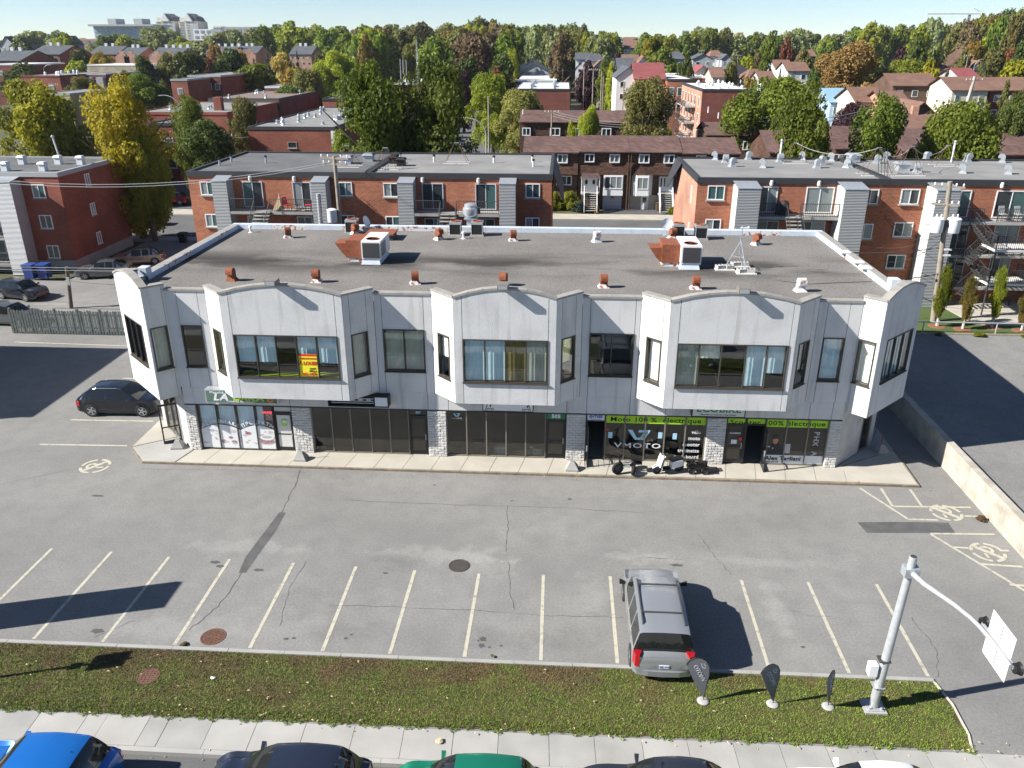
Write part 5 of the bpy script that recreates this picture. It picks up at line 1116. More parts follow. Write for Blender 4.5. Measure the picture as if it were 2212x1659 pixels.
MB().grid([[S2(a, h, w * .24) for w in (-1, -.6, 0, .6, 1)] for a, h in ((.06, .42), (.10, .62), (.16, .85), (.22, .98))] ).build('front_shield', 'white_paint', t, smooth=60, fix=False)
MB().grid([[S2(a + (.04 if abs(w) < .9 else 0), h, w * .22) for w in (-1, -.6, 0, .6, 1)] for a, h in ((.16, .24), (.24, .60), (.30, .95))]).build('leg_shield', 'white_paint', t, smooth=60, fix=False)
MB().slab([S2(.2, .2, -.17), S2(.75, .2, -.17), S2(.75, .27, -.17), S2(.2, .27, -.17)], nn * .34).build('footboard', 'black', t)
MB().slab([S2(.66, .26, -.18), S2(1.28, .34, -.13), S2(1.34, .52, -.12), S2(1.2, .66, -.16), S2(.7, .62, -.18)], nn * .36).build('rear_body', 'white_paint', t)
MB().slab([S2(.64, .64, -.16), S2(1.28, .68, -.13), S2(1.26, .76, -.13), S2(.66, .75, -.16)], nn * .31).build('seat', 'black', t); MB().tube([S2(.2, .98, 0), S2(.18, 1.08, 0)], .03).build('stem', 'black', t); MB().tube([S2(.28, 1.1, -.34), S2(.16, 1.06, 0), S2(.28, 1.1, .34)], .02).build('handlebar', 'black', t)
MB().slab([S2(-.24, .36, -.08), S2(.0, .50, -.08), S2(.26, .40, -.08), S2(.2, .36, -.08), S2(.0, .44, -.08)], nn * .16).build('front_mudguard', 'white_paint', t)
for w in (-.36, .36): MB().ball(S2(.3, 1.22, w), .05).build('mirror', 'black', t)
t = thing('toy_quad', 'small black quad bike for a child beside the white scooter', 'quad bike', (6.8, 34.55, AZ))
for x, y in ((6.48, 34.36), (6.48, 34.9), (7.1, 34.36), (7.1, 34.9)): wheel(t, (x, y, AZ + .17), .17, .16, (0, 1, 0))
MB().slab([(6.36, 34.45, AZ + .3), (6.7, 34.45, AZ + .26), (6.9, 34.45, AZ + .3), (7.25, 34.45, AZ + .34), (7.22, 34.45, AZ + .48), (6.95, 34.45, AZ + .42), (6.72, 34.45, AZ + .44), (6.52, 34.45, AZ + .56), (6.34, 34.45, AZ + .42)], (0, .36, 0)).build('body', 'black_gloss', t); MB().box(6.82, 7.18, 34.5, 34.76, AZ + .45, AZ + .54).build('seat', 'black', t)
for x in (6.48, 7.1):
    for y in (34.36, 34.9): MB().box(x - .2, x + .2, y - .1, y + .1, AZ + .36, AZ + .40).build('mudguard', 'black_gloss', t)
MB().tube([(6.5, 34.4, AZ + .72), (6.56, 34.63, AZ + .66), (6.5, 34.86, AZ + .72)], .018).build('handlebar', 'black', t); MB().tube([(6.5, 34.63, AZ + .5), (6.56, 34.63, AZ + .66)], .02).build('stem', 'black', t)
tag(MB().slab([(7.25, 34.45, AZ + .02), (8.05, 34.72, AZ + .002), (8.0, 35.05, AZ + .002), (7.2, 34.85, AZ + .02)], (0, 0, .015)).build('rubber_mat', 'steel_dark'), 'dark rubber mat lying beside the small quad bike', 'mat')
# folding gate leaf standing open in front of the dark door: lattice of bars
t = thing('security_gate', 'thin black lattice gate folded open beside the electric tricycle', 'gate', (1.5, 34.6, AZ)); mb = MB()
for k_ in range(6): mb.tube([(1.44, 35.3 - k_ * .15, AZ), (1.44, 35.3 - k_ * .15, AZ + 1.95)], .008, 4)
for k_ in range(10): mb.tube([(1.44, 34.54, AZ + .1 + k_ * .2), (1.44, 35.32, AZ + .1 + k_ * .2)], .007, 4)
mb.build('lattice', 'black', t)
# wooden picket fence
t = thing('picket_fence', 'weathered grey picket fence at the back of the left parking area', 'fence', (-34.5, 52.4, 0))
x = -38.75; i = 0
while x < -29.2:
    if i % 8 == 0: MB().box(x - .01, x + .13, 52.42, 52.56, 0, 1.85).build('fence_post', 'fence_wood', t); 
    h = 1.78 + random.uniform(-.05, .04)
    MB().slab([(x, 52.36, .04), (x + .155, 52.36, .04), (x + .155, 52.36, h - .06), (x + .1, 52.36, h), (x + .05, 52.36, h), (x, 52.36, h - .06)], (0, .025, 0)).build('picket', 'fence_wood', t)
    if i % 3 == 1: MB().slab([(x + .09, 52.46, .04), (x + .23, 52.46, .04), (x + .23, 52.46, h - .08), (x + .09, 52.46, h - .08)], (0, .022, 0)).build('picket', 'fence_wood', t)
    x += .205; i += 1
for z_ in (.45, 1.4): MB().box(-38.75, -29.1, 52.386, 52.42, z_, z_ + .09).build('fence_rail', 'fence_wood', t)
# guard rail and timber edge of the raised lawn
t = thing('guard_rail', 'grey pipe guard rail along the edge of the raised lawn', 'railing', (27, 53.5, .95)); MB().tube([(20, 53.5, 1.74), (60, 53.5, 1.74)], .045, 8).build('top_rail', 'galv_light', t)
for x in (21.5, 24.6, 29.4, 34, 38): MB().cyl((x, 53.5, .9), (x, 53.5, 1.72), .045, n=8).build('post', 'galv_light', t)
t = thing('timber_edging', 'low weathered timber edging below the guard rail', 'edging', (27, 53.25, .95))
for i in range(10): MB().box(19.3 + i * 3, 22.28 + i * 3, 53.2, 53.33, .9, 1.06).build('timber', 'wood_pole', t)
# recycling bins
for i, (x, y, m_, lb) in enumerate(((-46.1, 66.4, 'bin_blue', 'large blue recycling bin by the left brick block, left one'), (-45.0, 66.6, 'bin_blue', 'large blue recycling bin by the left brick block, right one'), (-38.9, 80.8, 'black', 'dark wheeled bin in the shade of the lane'), (12.0, 101.3, 'bin_brown', 'brown wheeled bin by the row house drive'), (4.35, 101.6, 'steel_dark', 'grey wheeled bin beside the row house stairs'))):
    t = thing('wheeled_bin', lb, 'bin', (x, y, .02)); s_ = 1.25 if i < 2 else 1.0
    MB().add([(-.3*s_,-.3*s_,.06),(.3*s_,-.3*s_,.06),(.3*s_,.3*s_,.06),(-.3*s_,.3*s_,.06),(-.36*s_,-.38*s_,1.0*s_),(.36*s_,-.38*s_,1.0*s_),(.36*s_,.38*s_,1.0*s_),(-.36*s_,.38*s_,1.0*s_)], [(0,3,2,1),(4,5,6,7),(0,1,5,4),(1,2,6,5),(2,3,7,6),(3,0,4,7)]).build('bin_body', m_, t, world=False)
    MB().box(-.38 * s_, .38 * s_, -.42 * s_, .4 * s_, 1.002 * s_, 1.07 * s_).build('lid', m_, t, world=False)
    for sx_ in (-.25, .25): MB().cyl((sx_ * s_ - .03, .3 * s_, .1), (sx_ * s_ + .03, .3 * s_, .1), .1, n=10).build('wheel', 'rubber', t, world=False)
# pylon sign, street sign and building just outside the frame; their shadows fall into it
t = thing('pylon_sign', 'tall slab sign at the street edge, known by its shadow', 'sign', (-22.3, 22.0, 0)); MB().box(-22.45, -22.2, 21.0, 22.55, .3, 6.0).build('panel', 'panel_grey', t); MB().box(-22.42, -22.23, 21.3, 22.2, -.1, .3).build('plinth', 'concrete', t)
t = thing('street_sign', 'sign post in the grass known by its shadow', 'sign', (-18.1, 19.45, 0)); MB().cyl((-18.55, 19.35, 0), (-18.55, 19.35, 3.4), .06, n=8).build('post', 'galv', t); MB().box(-18.58, -18.52, 19.0, 19.75, 2.5, 3.3).build('plate', 'white_paint', t); MB().box(-18.58, -18.52, 19.2, 19.5, 2.05, 2.3).build('plate', 'white_paint', t)
t = thing('neighbour_block', 'flat-roofed pale block left of the parking lot, known by its shadow', 'building', (-46, 42, 0)); MB().box(-52, -39.9, 35.8, 46.5, -.1, 8.0).build('wall', 'brick_buff', t); MB().box(-52.1, -39.8, 35.7, 46.6, 8.0, 8.15).build('roof', 'roof_grey', t)
# utility poles
def pole(name, label, base, top, r0=.15, r1=.11, arms=(), mm='wood_pole', cat='utility pole'):
    t = thing(name, label, cat, base); MB().cyl(base, top, r0, r1, 10).build('shaft', mm, t, smooth=40)
    tp = Vector(top)
    for dz, ln, an in arms:
        dx, dy = math.cos(R(an)) * ln / 2, math.sin(R(an)) * ln / 2; z_ = tp.z - dz
        MB().slab([(tp.x - dx, tp.y - dy, z_ - .06), (tp.x + dx, tp.y + dy, z_ - .06), (tp.x + dx, tp.y + dy, z_ + .06), (tp.x - dx, tp.y - dy, z_ + .06)], (dy / ln * .2, -dx / ln * .2, 0)).build('crossarm', mm, t)
        for s_ in (-.9, -.45, .45, .9): MB().lathe([(.02, 0), (.06, .03), (.05, .08), (.07, .11), (.05, .16), (.01, .2)], (tp.x + dx * s_, tp.y + dy * s_, z_ + .06), 8).build('insulator', 'ceramic', t)
    return t
t = pole('utility_pole', 'tall wooden utility pole with two white transformers by the raised lawn', (26.35, 56.0, .9), (25.55, 56.0, 10.65), .2, .15, ((.35, 1.9, -18), (1.5, 1.7, -18)))
for dx, rr in ((-.75, .38), (.3, .42)):
    x = 25.85 + dx; tr = MB().lathe([(.001, 0), (rr * .95, .02), (rr, .06), (rr, .86), (rr * 1.06, .88), (rr * 1.06, .94), (rr * .8, 1.02), (.001, 1.03)], (x, 55.55, 7.35), 18).build('transformer', 'transformer', t, smooth=35)
    for s_ in (-.15, .15): MB().lathe([(.03, 0), (.06, .05), (.03, .1), (.06, .15), (.02, .24)], (x + s_, 55.55, 8.37), 8).build('bushing', 'ceramic', tr)
MB().box(25.45, 25.75, 55.4, 55.6, 7.7, 8.2).build('fuse_box', 'steel_dark', t); MB().box(25.9, 27.2, 55.85, 55.97, 3.9, 4.06).build('splice_case', 'black', t)
for z_ in (5.7, 6.1): MB().box(26.0, 26.5, 55.8, 55.9, z_, z_ + .1).build('bracket', 'ceramic', t)
p0 = at(722, 337, 57.5); t = pole('utility_pole', 'grey wooden utility pole in front of the middle brick block', (p0.x + .1, 57.5, -.1), (p0.x, 57.5, p0.z), .17, .13, ((.15, 2.2, -12), (.55, 1.9, -12)))
MB().lathe([(.001, 0), (.33, .02), (.35, .06), (.35, .86), (.37, .9), (.2, .98), (.001, 1.0)], (p0.x - .45, 57.3, at(712, 480, 57.3).z), 16).build('transformer', 'transformer', t, smooth=35); MB().cyl((p0.x - 1.35, 57.4, 4), (p0.x - 1.35, 57.4, at(680, 455, 57.4).z + 1.2), .16, n=10).build('conduit', 'siding_grey', t)
t = pole('service_post', 'short dark wooden post with a meter box in the fenced yard', (-37.95, 58.4, -.1), (-37.6, 58.4, 3.3), .15, .13, mm='wood_pole_dark', cat='post'); MB().box(-37.75, -37.5, 58.2, 58.3, 1.9, 2.5).build('meter_box', 'panel_grey', t)
def pole_px(u, vt, vb, y, lb, arms=((.3, 2.2, 0),), r=.14, mm='wood_pole'):
    a = at(u, vt, y); return pole('utility_pole', lb, (a.x, y, min(0, at(u, vb, y).z) - .1), tuple(a), r, r * .75, arms, mm)
pole_px(485, 288, 420, 112, 'grey utility pole left of the middle brick block'); pole_px(1055, 208, 360, 118, 'tall grey utility pole right of the pair of big maples', ())
pole_px(1192, 238, 300, 128, 'utility pole with white insulators in front of the second brown row'); pole_px(115, 180, 215, 185, 'utility pole before the red brick gable on the left')
pole_px(1282, 148, 215, 205, 'utility pole beside the white van, left one'); pole_px(1300, 155, 235, 190, 'utility pole beside the white van, middle one', ()); pole_px(1304, 165, 235, 185, 'utility pole beside the white van, right one', ()); pole_px(1348, 178, 245, 180, 'utility pole in front of the white house', ()); pole_px(1262, 145, 205, 210, 'utility pole by the cedar hedges', ())
pole_px(1516, 108, 145, 330, 'utility pole in front of the grey gabled house'); pole_px(1555, 120, 160, 300, 'utility pole among the brown bungalows'); pole_px(1664, 125, 160, 290, 'utility pole among trees left of the orange maple'); pole_px(1595, 118, 150, 310, 'utility pole with transformer left of the dark roof'); pole_px(2092, 118, 170, 240, 'leaning utility pole above the red roof'); pole_px(1976, 180, 240, 170, 'utility pole before the dark brown house'); pole_px(2120, 190, 245, 160, 'utility pole before the cream bungalow')
a = at(2106, 165, 150); t = pole('utility_pole', 'pale thick utility pole in front of the cream bungalow', (a.x - 1.2, 150, 0), (a.x, 150, a.z), .3, .25, ((.6, 3.2, 10),), 'concrete_c')
# street lamps with a curved arm
def lamp(u, vt, y, lb, dx=-2.4, mm='galv_light', r=.09):
    a = at(u, vt, y); t = thing('street_lamp', lb, 'street lamp', (a.x, y, 0)); h = a.z
    pts = [(a.x, y, 0), (a.x, y, h * .55), (a.x, y, h - 1.8)] + [(a.x + dx * (1 - math.cos(R(k_ * 15))), y, h - 1.8 + 1.8 * math.sin(R(k_ * 15))) for k_ in range(1, 7)]
    MB().tube(pts, [r, r * .9, r * .8] + [r * .6] * 6, 8).build('pole', mm, t, smooth=60); MB().slab([(a.x + dx, y - .12, h - .05), (a.x + dx * 1.35, y - .16, h - .08), (a.x + dx * 1.35, y + .16, h - .08), (a.x + dx, y + .12, h - .05)], (0, 0, .12)).build('lamp_head', 'galv', t); MB().cyl((a.x, y, 0), (a.x, y, .9), r * 1.7, r * 1.4, 10).build('base', mm, t)
lamp(1049, 255, 100, 'white street lamp with curved arm beyond the middle roof', -2.3); lamp(92, 140, 260, 'white street lamp by the red brick gables', 2.0); lamp(386, 206, 120, 'pale street lamp curving above the far left roofs', -2.2)
lamp(1372, 130, 250, 'first curved lamp along the far crescent', 1.8); lamp(1395, 138, 240, 'second curved lamp along the far crescent', 2.2); lamp(1420, 142, 235, 'third curved lamp along the far crescent', 2.6); lamp(1581, 150, 210, 'white lamp left of the dark pyramid roof', 1.5); lamp(2108, 128, 230, 'white curved lamp by the red roof at the right', 1.4)
# radio mast on a far flat roof
a = at(899, 85, 240); t = thing('lattice_mast', 'thin lattice radio mast rising behind the pair of big maples', 'mast', (a.x, 240, 0))
for k_ in range(3): MB().tube([(a.x + .5 * math.cos(k_ * 2.1), 240 + .5 * math.sin(k_ * 2.1), 8.5), (a.x + .12 * math.cos(k_ * 2.1), 240 + .12 * math.sin(k_ * 2.1), a.z)], .06, 4).build('leg', 'galv', t)
mb = MB()
for k_ in range(18): z_ = 9 + k_ * (a.z - 9) / 18; f_ = 1 - k_ / 24; mb.tube([(a.x + .5 * f_, 240, z_), (a.x - .25 * f_, 240.4 * 1, z_ + .5), (a.x - .25 * f_, 239.6, z_ + .9)], .035, 4)
mb.build('lacing', 'galv', t)
for u, v in ((864, 127), (870, 129), (877, 129)):
    a = at(u, v, 240); o = thing('flag_pole', 'pale bare pole beside the lattice mast', 'pole', (a.x, 240, 8), group='bare poles beside the lattice mast'); MB().cyl((a.x, 240, 8), tuple(a), .14, .1, 6).build('shaft', 'galv', o)
# cables
wn_ = 0
def cable(a, b, sag, lb, r=.012, mm='wire'):
    a = Vector(a); b = Vector(b); pts = []
    for i in range(13):
        tt = i / 12; p_ = a.lerp(b, tt); p_.z -= sag * 4 * tt * (1 - tt); pts.append(p_)
    tag(MB().tube(pts, r, 4).build('overhead_cable', mm), lb, 'cable', 'overhead cables')
for v0, v1, lb in ((383, 352, 'upper pale cable from the left edge to the middle utility pole'), (389, 357, 'lower pale cable from the left edge to the middle utility pole')): cable(at(-60, v0, 58), at(722, v1 - 5, 57.5), 1.0, lb, .022, 'wire_pale')
for v0, v1, lb, mm in ((574, 578, 'topmost of the cables passing behind the left roof corner', 'wire_pale'), (580, 584, 'middle cable passing behind the left roof corner', 'wire_pale'), (585, 588, 'lowest cable passing behind the left roof corner', 'wire')): cable(at(-60, v0, 57), at(520, v1, 57), .12, lb, .02, mm)
cable((-37.6, 58.4, 3.1), at(300, 583, 58), .05, 'short cable from the yard post to the right', .016); cable((-37.6, 58.4, 2.7), at(-60, 605, 60), .2, 'cable from the yard post to the left edge', .016); cable((-37.6, 58.4, 2.2), at(290, 615, 57), .1, 'low cable from the yard post', .014)
cable((26.1, 55.9, 6.3), at(1770, 540, 59.5), .3, 'black cable from the transformer pole to the brick wall', .03); cable((26.2, 55.9, 4.5), at(2260, 612, 56), .2, 'thick cable from the transformer pole to the right edge', .035); cable((26.2, 55.9, 4.5), at(1830, 600, 55), .3, 'thick cable running left from the transformer pole', .03); cable((26.1, 55.9, 5.2), at(2260, 590, 56), .15, 'thin cable from the transformer pole to the right edge', .018)
for dz, u, v, lb in ((.3, 1850, 520, 'slack service cable below the transformers, left one'), (.0, 1900, 560, 'slack service cable below the transformers, right one'), (2.5, 1900, 400, 'service cable from the pole top to the roof')): cable((25.9, 55.9, 7.0 + dz), at(u, v, 61), .8, lb, .014)
p1 = at(1192, 238, 128)
for k_, lb in enumerate(('upper cable along the second brown row', 'middle cable along the second brown row', 'lower cable along the second brown row')): cable((p1.x, 128, p1.z - .1 - .35 * k_), at(1480, 258 + 5 * k_, 122), 1.0, lb, .025, 'wire_pale')
for k_, lb in enumerate(('upper cable in front of the big green maples on the right', 'lower cable in front of the big green maples on the right')): cable(at(1640, 254 + 8 * k_, 88), at(1880, 235 + 8 * k_, 92), .6, lb, .03, 'wire_pale')
cable(at(485, 290, 112), at(330, 300, 112), .8, 'cable from the grey pole into the left trees', .025, 'wire_pale'); cable(at(485, 292, 112), at(540, 295, 112), .2, 'cable from the grey pole to the red brick block', .025, 'wire_pale'); cable(tuple(p0 - Vector((0, 0, .3))), at(800, 320, 70), .3, 'cable from the middle pole across the roof', .016)
# litter and weeds
for i, (x, y, s_) in enumerate(((-10.9, 19.9, .09), (-3.2, 17.75, .14), (-1.95, 21.45, .09))):
    mb = MB(); pts = [(x + s_ * math.cos(a) * random.uniform(.5, 1.1), y + s_ * math.sin(a) * random.uniform(.5, 1.1), .05 + random.uniform(0, .05)) for a in np.linspace(0, 5.4, 7)]; mb.add(pts + [(x, y, .11)], [(k_, (k_ + 1) % 7, 7) for k_ in range(7)])
    tag(mb.build('litter', ['white_paint', 'tan_cloth', 'lawn'][i], fix=False), ['scrap of white paper lying on the grass', 'crumpled brown paper on the street sidewalk', 'small green leaf cluster by the kerb of the parking stalls'][i], 'litter')
# ================================================================ NEIGHBOURING HOUSES
def hwin(par, fr, a0, a1, z0, z1, n_=2, pane='pane_house', frame='frame_white', sill=True, fw=.07, out=.06, name='window'):
    mb = MB()
    fr.box(mb, a0, a0 + fw, .0, out, z0, z1); fr.box(mb, a1 - fw, a1, .0, out, z0, z1); fr.box(mb, a0 + fw, a1 - fw, 0, out, z0, z0 + fw); fr.box(mb, a0 + fw, a1 - fw, 0, out, z1 - fw, z1)
    for i in range(1, n_): c = a0 + (a1 - a0) * i / n_; fr.box(mb, c - fw * .4, c + fw * .4, 0, out - .01, z0 + fw, z1 - fw)
    w = mb.build(name, frame, par)
    for i in range(n_):
        g = MB(); c0 = a0 + (a1 - a0) * i / n_; c1 = a0 + (a1 - a0) * (i + 1) / n_; fr.box(g, c0 + fw * .4, c1 - fw * .4, .004, .016, z0 + fw * .9, z1 - fw * .9); g.build('pane', random.choice(pane) if isinstance(pane, (list, tuple)) else pane, w)
    if sill: g = MB(); fr.box(g, a0 - .08, a1 + .08, 0, .14, z0 - .09, z0 - .003); g.build('sill', 'concrete_b', w)
    return w
PN = ['pane_house', 'pane_house', 'pane_curtain', 'pane_teal']
def railing(par, pts, z0, h=.95, step=.13, mm='steel_dark'):
    mb = MB()
    for a, b in zip(pts[:-1], pts[1:]):
        a = Vector((*a, z0)); b = Vector((*b, z0)); n_ = max(1, int((b - a).length / step))
        mb.tube([a + Vector((0, 0, h)), b + Vector((0, 0, h))], .028, 5); mb.tube([a + Vector((0, 0, .1)), b + Vector((0, 0, .1))], .02, 4)
        for k_ in range(n_ + 1):
            p_ = a.lerp(b, k_ / n_); mb.tube([p_, p_ + Vector((0, 0, h))], .034 if k_ in (0, n_) else .017, 4)
    return mb.build('railing', mm, par)
def stairs(par, p0, p1, w, n_, mm='concrete', rail=True, ax=0):
    p0, p1 = Vector(p0), Vector(p1); side = Vector((w, 0, 0)) if ax == 0 else Vector((0, w, 0))
    for k_ in range(n_):
        a = p0.lerp(p1, k_ / n_); b = p0.lerp(p1, (k_ + 1) / n_)
        MB().slab([a + Vector((0, 0, -.03)), a + side + Vector((0, 0, -.03)), b + side + Vector((0, 0, a.z - b.z - .03)), b + Vector((0, 0, a.z - b.z - .03))], (0, 0, .05)).build('stair_tread', mm, par)
    if rail:
        for s_ in (0, 1):
            o = side * s_; mb = MB(); mb.tube([p0 + o, p1 + o], .05, 4); mb.tube([p0 + o + Vector((0, 0, .9)), p1 + o + Vector((0, 0, .9))], .03, 4)
            for k_ in range(n_ + 1): q_ = p0.lerp(p1, k_ / n_) + o; mb.tube([q_, q_ + Vector((0, 0, .9))], .013, 4)
            mb.build('stair_rail', 'steel_dark', par)
def clad_column(par, x0, x1, yf, yw, z0, z1, side='panel_grey', front='siding_grey'):
    g = MB().box(x0 + .02, x1 - .02, yf + .02, yw + .05, z0, z1 - .2); g.build('column_core', side, par)
    MB().box(x0, x1, yf - .01, yf + .018, z0, z1 - .22).build('column_siding', front, par)
    MB().add([(x0 - .03, yf - .05, z1 - .25), (x1 + .03, yf - .05, z1 - .25), (x1 + .03, yw, z1), (x0 - .03, yw, z1), (x0 - .03, yf - .05, z1 - .2), (x1 + .03, yf - .05, z1 - .2), (x1 + .03, yw, z1 + .05), (x0 - .03, yw, z1 + .05)], [(0,3,2,1),(4,5,6,7),(0,1,5,4),(1,2,6,5),(2,3,7,6),(3,0,4,7)]).build('column_cap', 'galv', par)
def wall_lamp(par, x, y, z_): MB().lathe([(.02, .3), (.12, .26), (.14, .0), (.1, -.1), (.02, -.12)], (x, y - .12, z_), 8).build('wall_vent', 'off_white', par)
def flat_roof(par, x0, x1, y0, y1, z_, surf='roof_grey', edge='fascia_dark', h=.14, split=None):
    MB().box(x0 + .2, x1 - .2, y0 + .2, y1 - .2, z_ - .1, z_ + .004).build('roof', surf, par)
    for nm, bx in (('e', (x0 - .06, x1 + .06, y0 - .08, y0 + .2)), ('e', (x0 - .06, x1 + .06, y1 - .2, y1 + .06)), ('e', (x0 - .06, x0 + .2, y0 + .201, y1 - .201)), ('e', (x1 - .2, x1 + .06, y0 + .201, y1 - .201))): MB().box(*bx, z_ - .28, z_ + h).build('roof_edge', edge, par)
# ---- middle brick block
b = thing('apartment_block', 'two-unit orange brick apartment block behind the middle of the shop roof', 'building', (-14.6, 67, 0))
X0, X1, Y0, Y1, ZT = -28.5, -.72, 61.5, 73.9, 9.95
MB().box(X0, X1, Y0, Y1, -.1, ZT - .25).build('wall', 'brick_orange', b)
flat_roof(b, X0, -14.75, Y0, Y1, ZT, 'roof_dark'); flat_roof(b, -14.6, X1, Y0, Y1, ZT, 'roof_grey')
MB().slab([(X1 + .065, Y0 + 1.0, ZT + .1), (X1 + .065, Y1, ZT + .1), (X1 + .9, Y1, 7.4), (X1 + .9, Y0 + 3.2, 7.4)], (.05, 0, 0)).build('mansard_panel', 'fascia_dark', b)
fm = Fm((X0, Y0), (X1, Y0)); q_ = lambda r_: (r_[0] - X0, r_[1] - X0, r_[2], r_[3])
for w in ((-27.6, -26.5, 8.3, 9.32), (-27.55, -26.5, 5.86, 6.85), (-16.85, -15.82, 8.34, 9.38), (-16.87, -15.8, 5.9, 6.9), (-13.44, -12.3, 8.3, 9.35), (-13.4, -12.3, 5.86, 6.85), (-2.68, -1.6, 8.34, 9.4), (-2.68, -1.6, 5.9, 6.87)): hwin(b, fm, *q_(w), 2, PN)
for w in ((-24.3, -22.75, 7.42, 9.36), (-20.42, -19.0, 7.42, 9.36), (-10.5, -8.88, 7.42, 9.36), (-6.46, -4.88, 7.42, 9.36)): hwin(b, fm, *q_(w), 2, ['pane_teal', 'pane_house', 'pane_curtain'], 'door_grey', False, name='patio_door')
for w in ((-24.2, -22.9, 5.0, 6.75), (-20.3, -19.1, 5.0, 6.75), (-10.4, -9, 5, 6.75), (-6.4, -5, 5, 6.75)): hwin(b, fm, *q_(w), 2, PN, 'door_grey', False, name='patio_door')
for x in (-23.0, -19.6, -9.8, -5.6): wall_lamp(b, x - .6, Y0, 9.5)
for x0, x1 in ((-26.15, -25.0), (-18.62, -17.5), (-12.12, -10.95), (-4.56, -3.36)): clad_column(b, x0, x1, 60.2, Y0, 1.0, 9.78)
for x0, x1, g0, g1 in ((-24.98, -18.64, -23.05, -21.85), (-10.93, -4.58, -8.95, -7.75)):
    MB().box(x0, x1, 60.2, Y0 - .02, 7.12, 7.32).build('balcony_slab', 'concrete', b); MB().box(x0, x1, 60.2, Y0 - .02, 4.6, 4.75).build('balcony_slab', 'concrete', b)
    railing(b, [(x0 + .05, 60.24), (g0, 60.24)], 7.32); railing(b, [(g1, 60.24), (x1 - .05, 60.24)], 7.32); stairs(b, (g0, 60.2, 7.3), (g0, 57.6, 5.2), g1 - g0, 10)
G2 = 'vents on the middle brick block'
def box_vent(x, y, z_, w, h, mm, lb, grp):
    t = thing('roof_vent', lb, 'vent', (x, y, z_), group=grp); MB().box(-w / 2, w / 2, -w / 2, w / 2, 0, h).build('stack', mm, t, world=False); MB().add([(-w*.65,-w*.65,h+.002),(w*.65,-w*.65,h+.002),(w*.65,w*.65,h+.002),(-w*.65,w*.65,h+.002),(-w*.45,-w*.45,h*1.3),(w*.45,-w*.45,h*1.3),(w*.45,w*.45,h*1.3),(-w*.45,w*.45,h*1.3)], [(0,3,2,1),(4,5,6,7),(0,1,5,4),(1,2,6,5),(2,3,7,6),(3,0,4,7)]).build('cap', mm, t, world=False)
for u, v, mm, w, lb in ((797, 348, 'galv', .8, 'square galvanised vent on the dark half of the middle roof'), (750, 353, 'galv', .8, 'second galvanised vent behind the utility pole on the middle roof'), (850, 353, 'black', .6, 'square black vent left on the pale half of the middle roof'), (867, 358, 'black', .65, 'square black vent beside the roof joint, right one')):
    p_ = at(u, v, 66); k_ = (ZT - CAM_H) / (p_.z - CAM_H); box_vent(p_.x * k_, 66 * k_, ZT, w, .5, mm, lb, G2)
for u, v in ((938, 350), (1067, 352), (1150, 350), (1152, 360), (865, 345), (500, 350), (575, 352), (475, 358)):
    p_ = at(u, v, 66); k_ = (ZT - CAM_H) / (p_.z - CAM_H); t = thing('vent_pipe', 'thin vent pipe on the middle apartment roof', 'pipe', (p_.x * k_, 66 * k_, ZT), group='thin vent pipes on the middle apartment roof'); MB().cyl((0, 0, 0), (0, 0, .45), .09, n=8).build('pipe', 'white_metal' if u > 900 else 'galv', t, world=False); MB().cyl((0, 0, .45), (0, 0, .6), .11, n=8).build('cap', 'black', t, world=False)
def wire_frame(u, v, z_, lb, w=.95, h=1.6):
    p_ = at(u, v, 66); k_ = (z_ - CAM_H) / (p_.z - CAM_H); x, y = p_.x * k_, 66 * k_
    t = thing('cable_frame', lb, 'frame', (x, y, z_)); 
    for a, c in (((-w, -.6), (-.15, 0)), ((w, -.6), (.15, 0)), ((-w, .6), (-.15, 0)), ((w, .6), (.15, 0))): MB().tube([(x + a[0], y + a[1], z_ + .02), (x + c[0], y, z_ + h)], .018, 5).build('leg', 'iron_rust', t)
    MB().tube([(x - .2, y, z_ + h), (x + .2, y, z_ + h)], .03, 5).build('top_bar', 'galv', t); mb = MB()
    for s_ in (-.6, .6): MB().box(x - w - .1, x + w + .1, y + s_ - .05, y + s_ + .05, z_ + .004, z_ + .06).build('skid', 'off_white', t)
    return Vector((x, y, z_ + h))
wf = [wire_frame(752, 360, ZT, 'rusty cable frame standing left on the middle roof'), wire_frame(835, 365, ZT, 'rusty cable frame at the roof joint of the middle block'), wire_frame(987, 352, ZT, 'rusty cable frame on the pale half of the middle roof')]
cable(wf[0], p0, .3, 'cable between the middle pole and the left roof frame', .016); cable(wf[0], wf[1], .5, 'cable between the two left roof frames', .016); cable(wf[1], wf[2], .6, 'cable between the roof joint frame and the pale roof', .016)
for k_ in range(4): cable(wf[1] + Vector((.1 * k_, 0, 0)), (-15.2 + .5 * k_, 61.3, 8.2 - .5 * k_), .8, 'black cable drooping from the middle roof over the brick', .022)
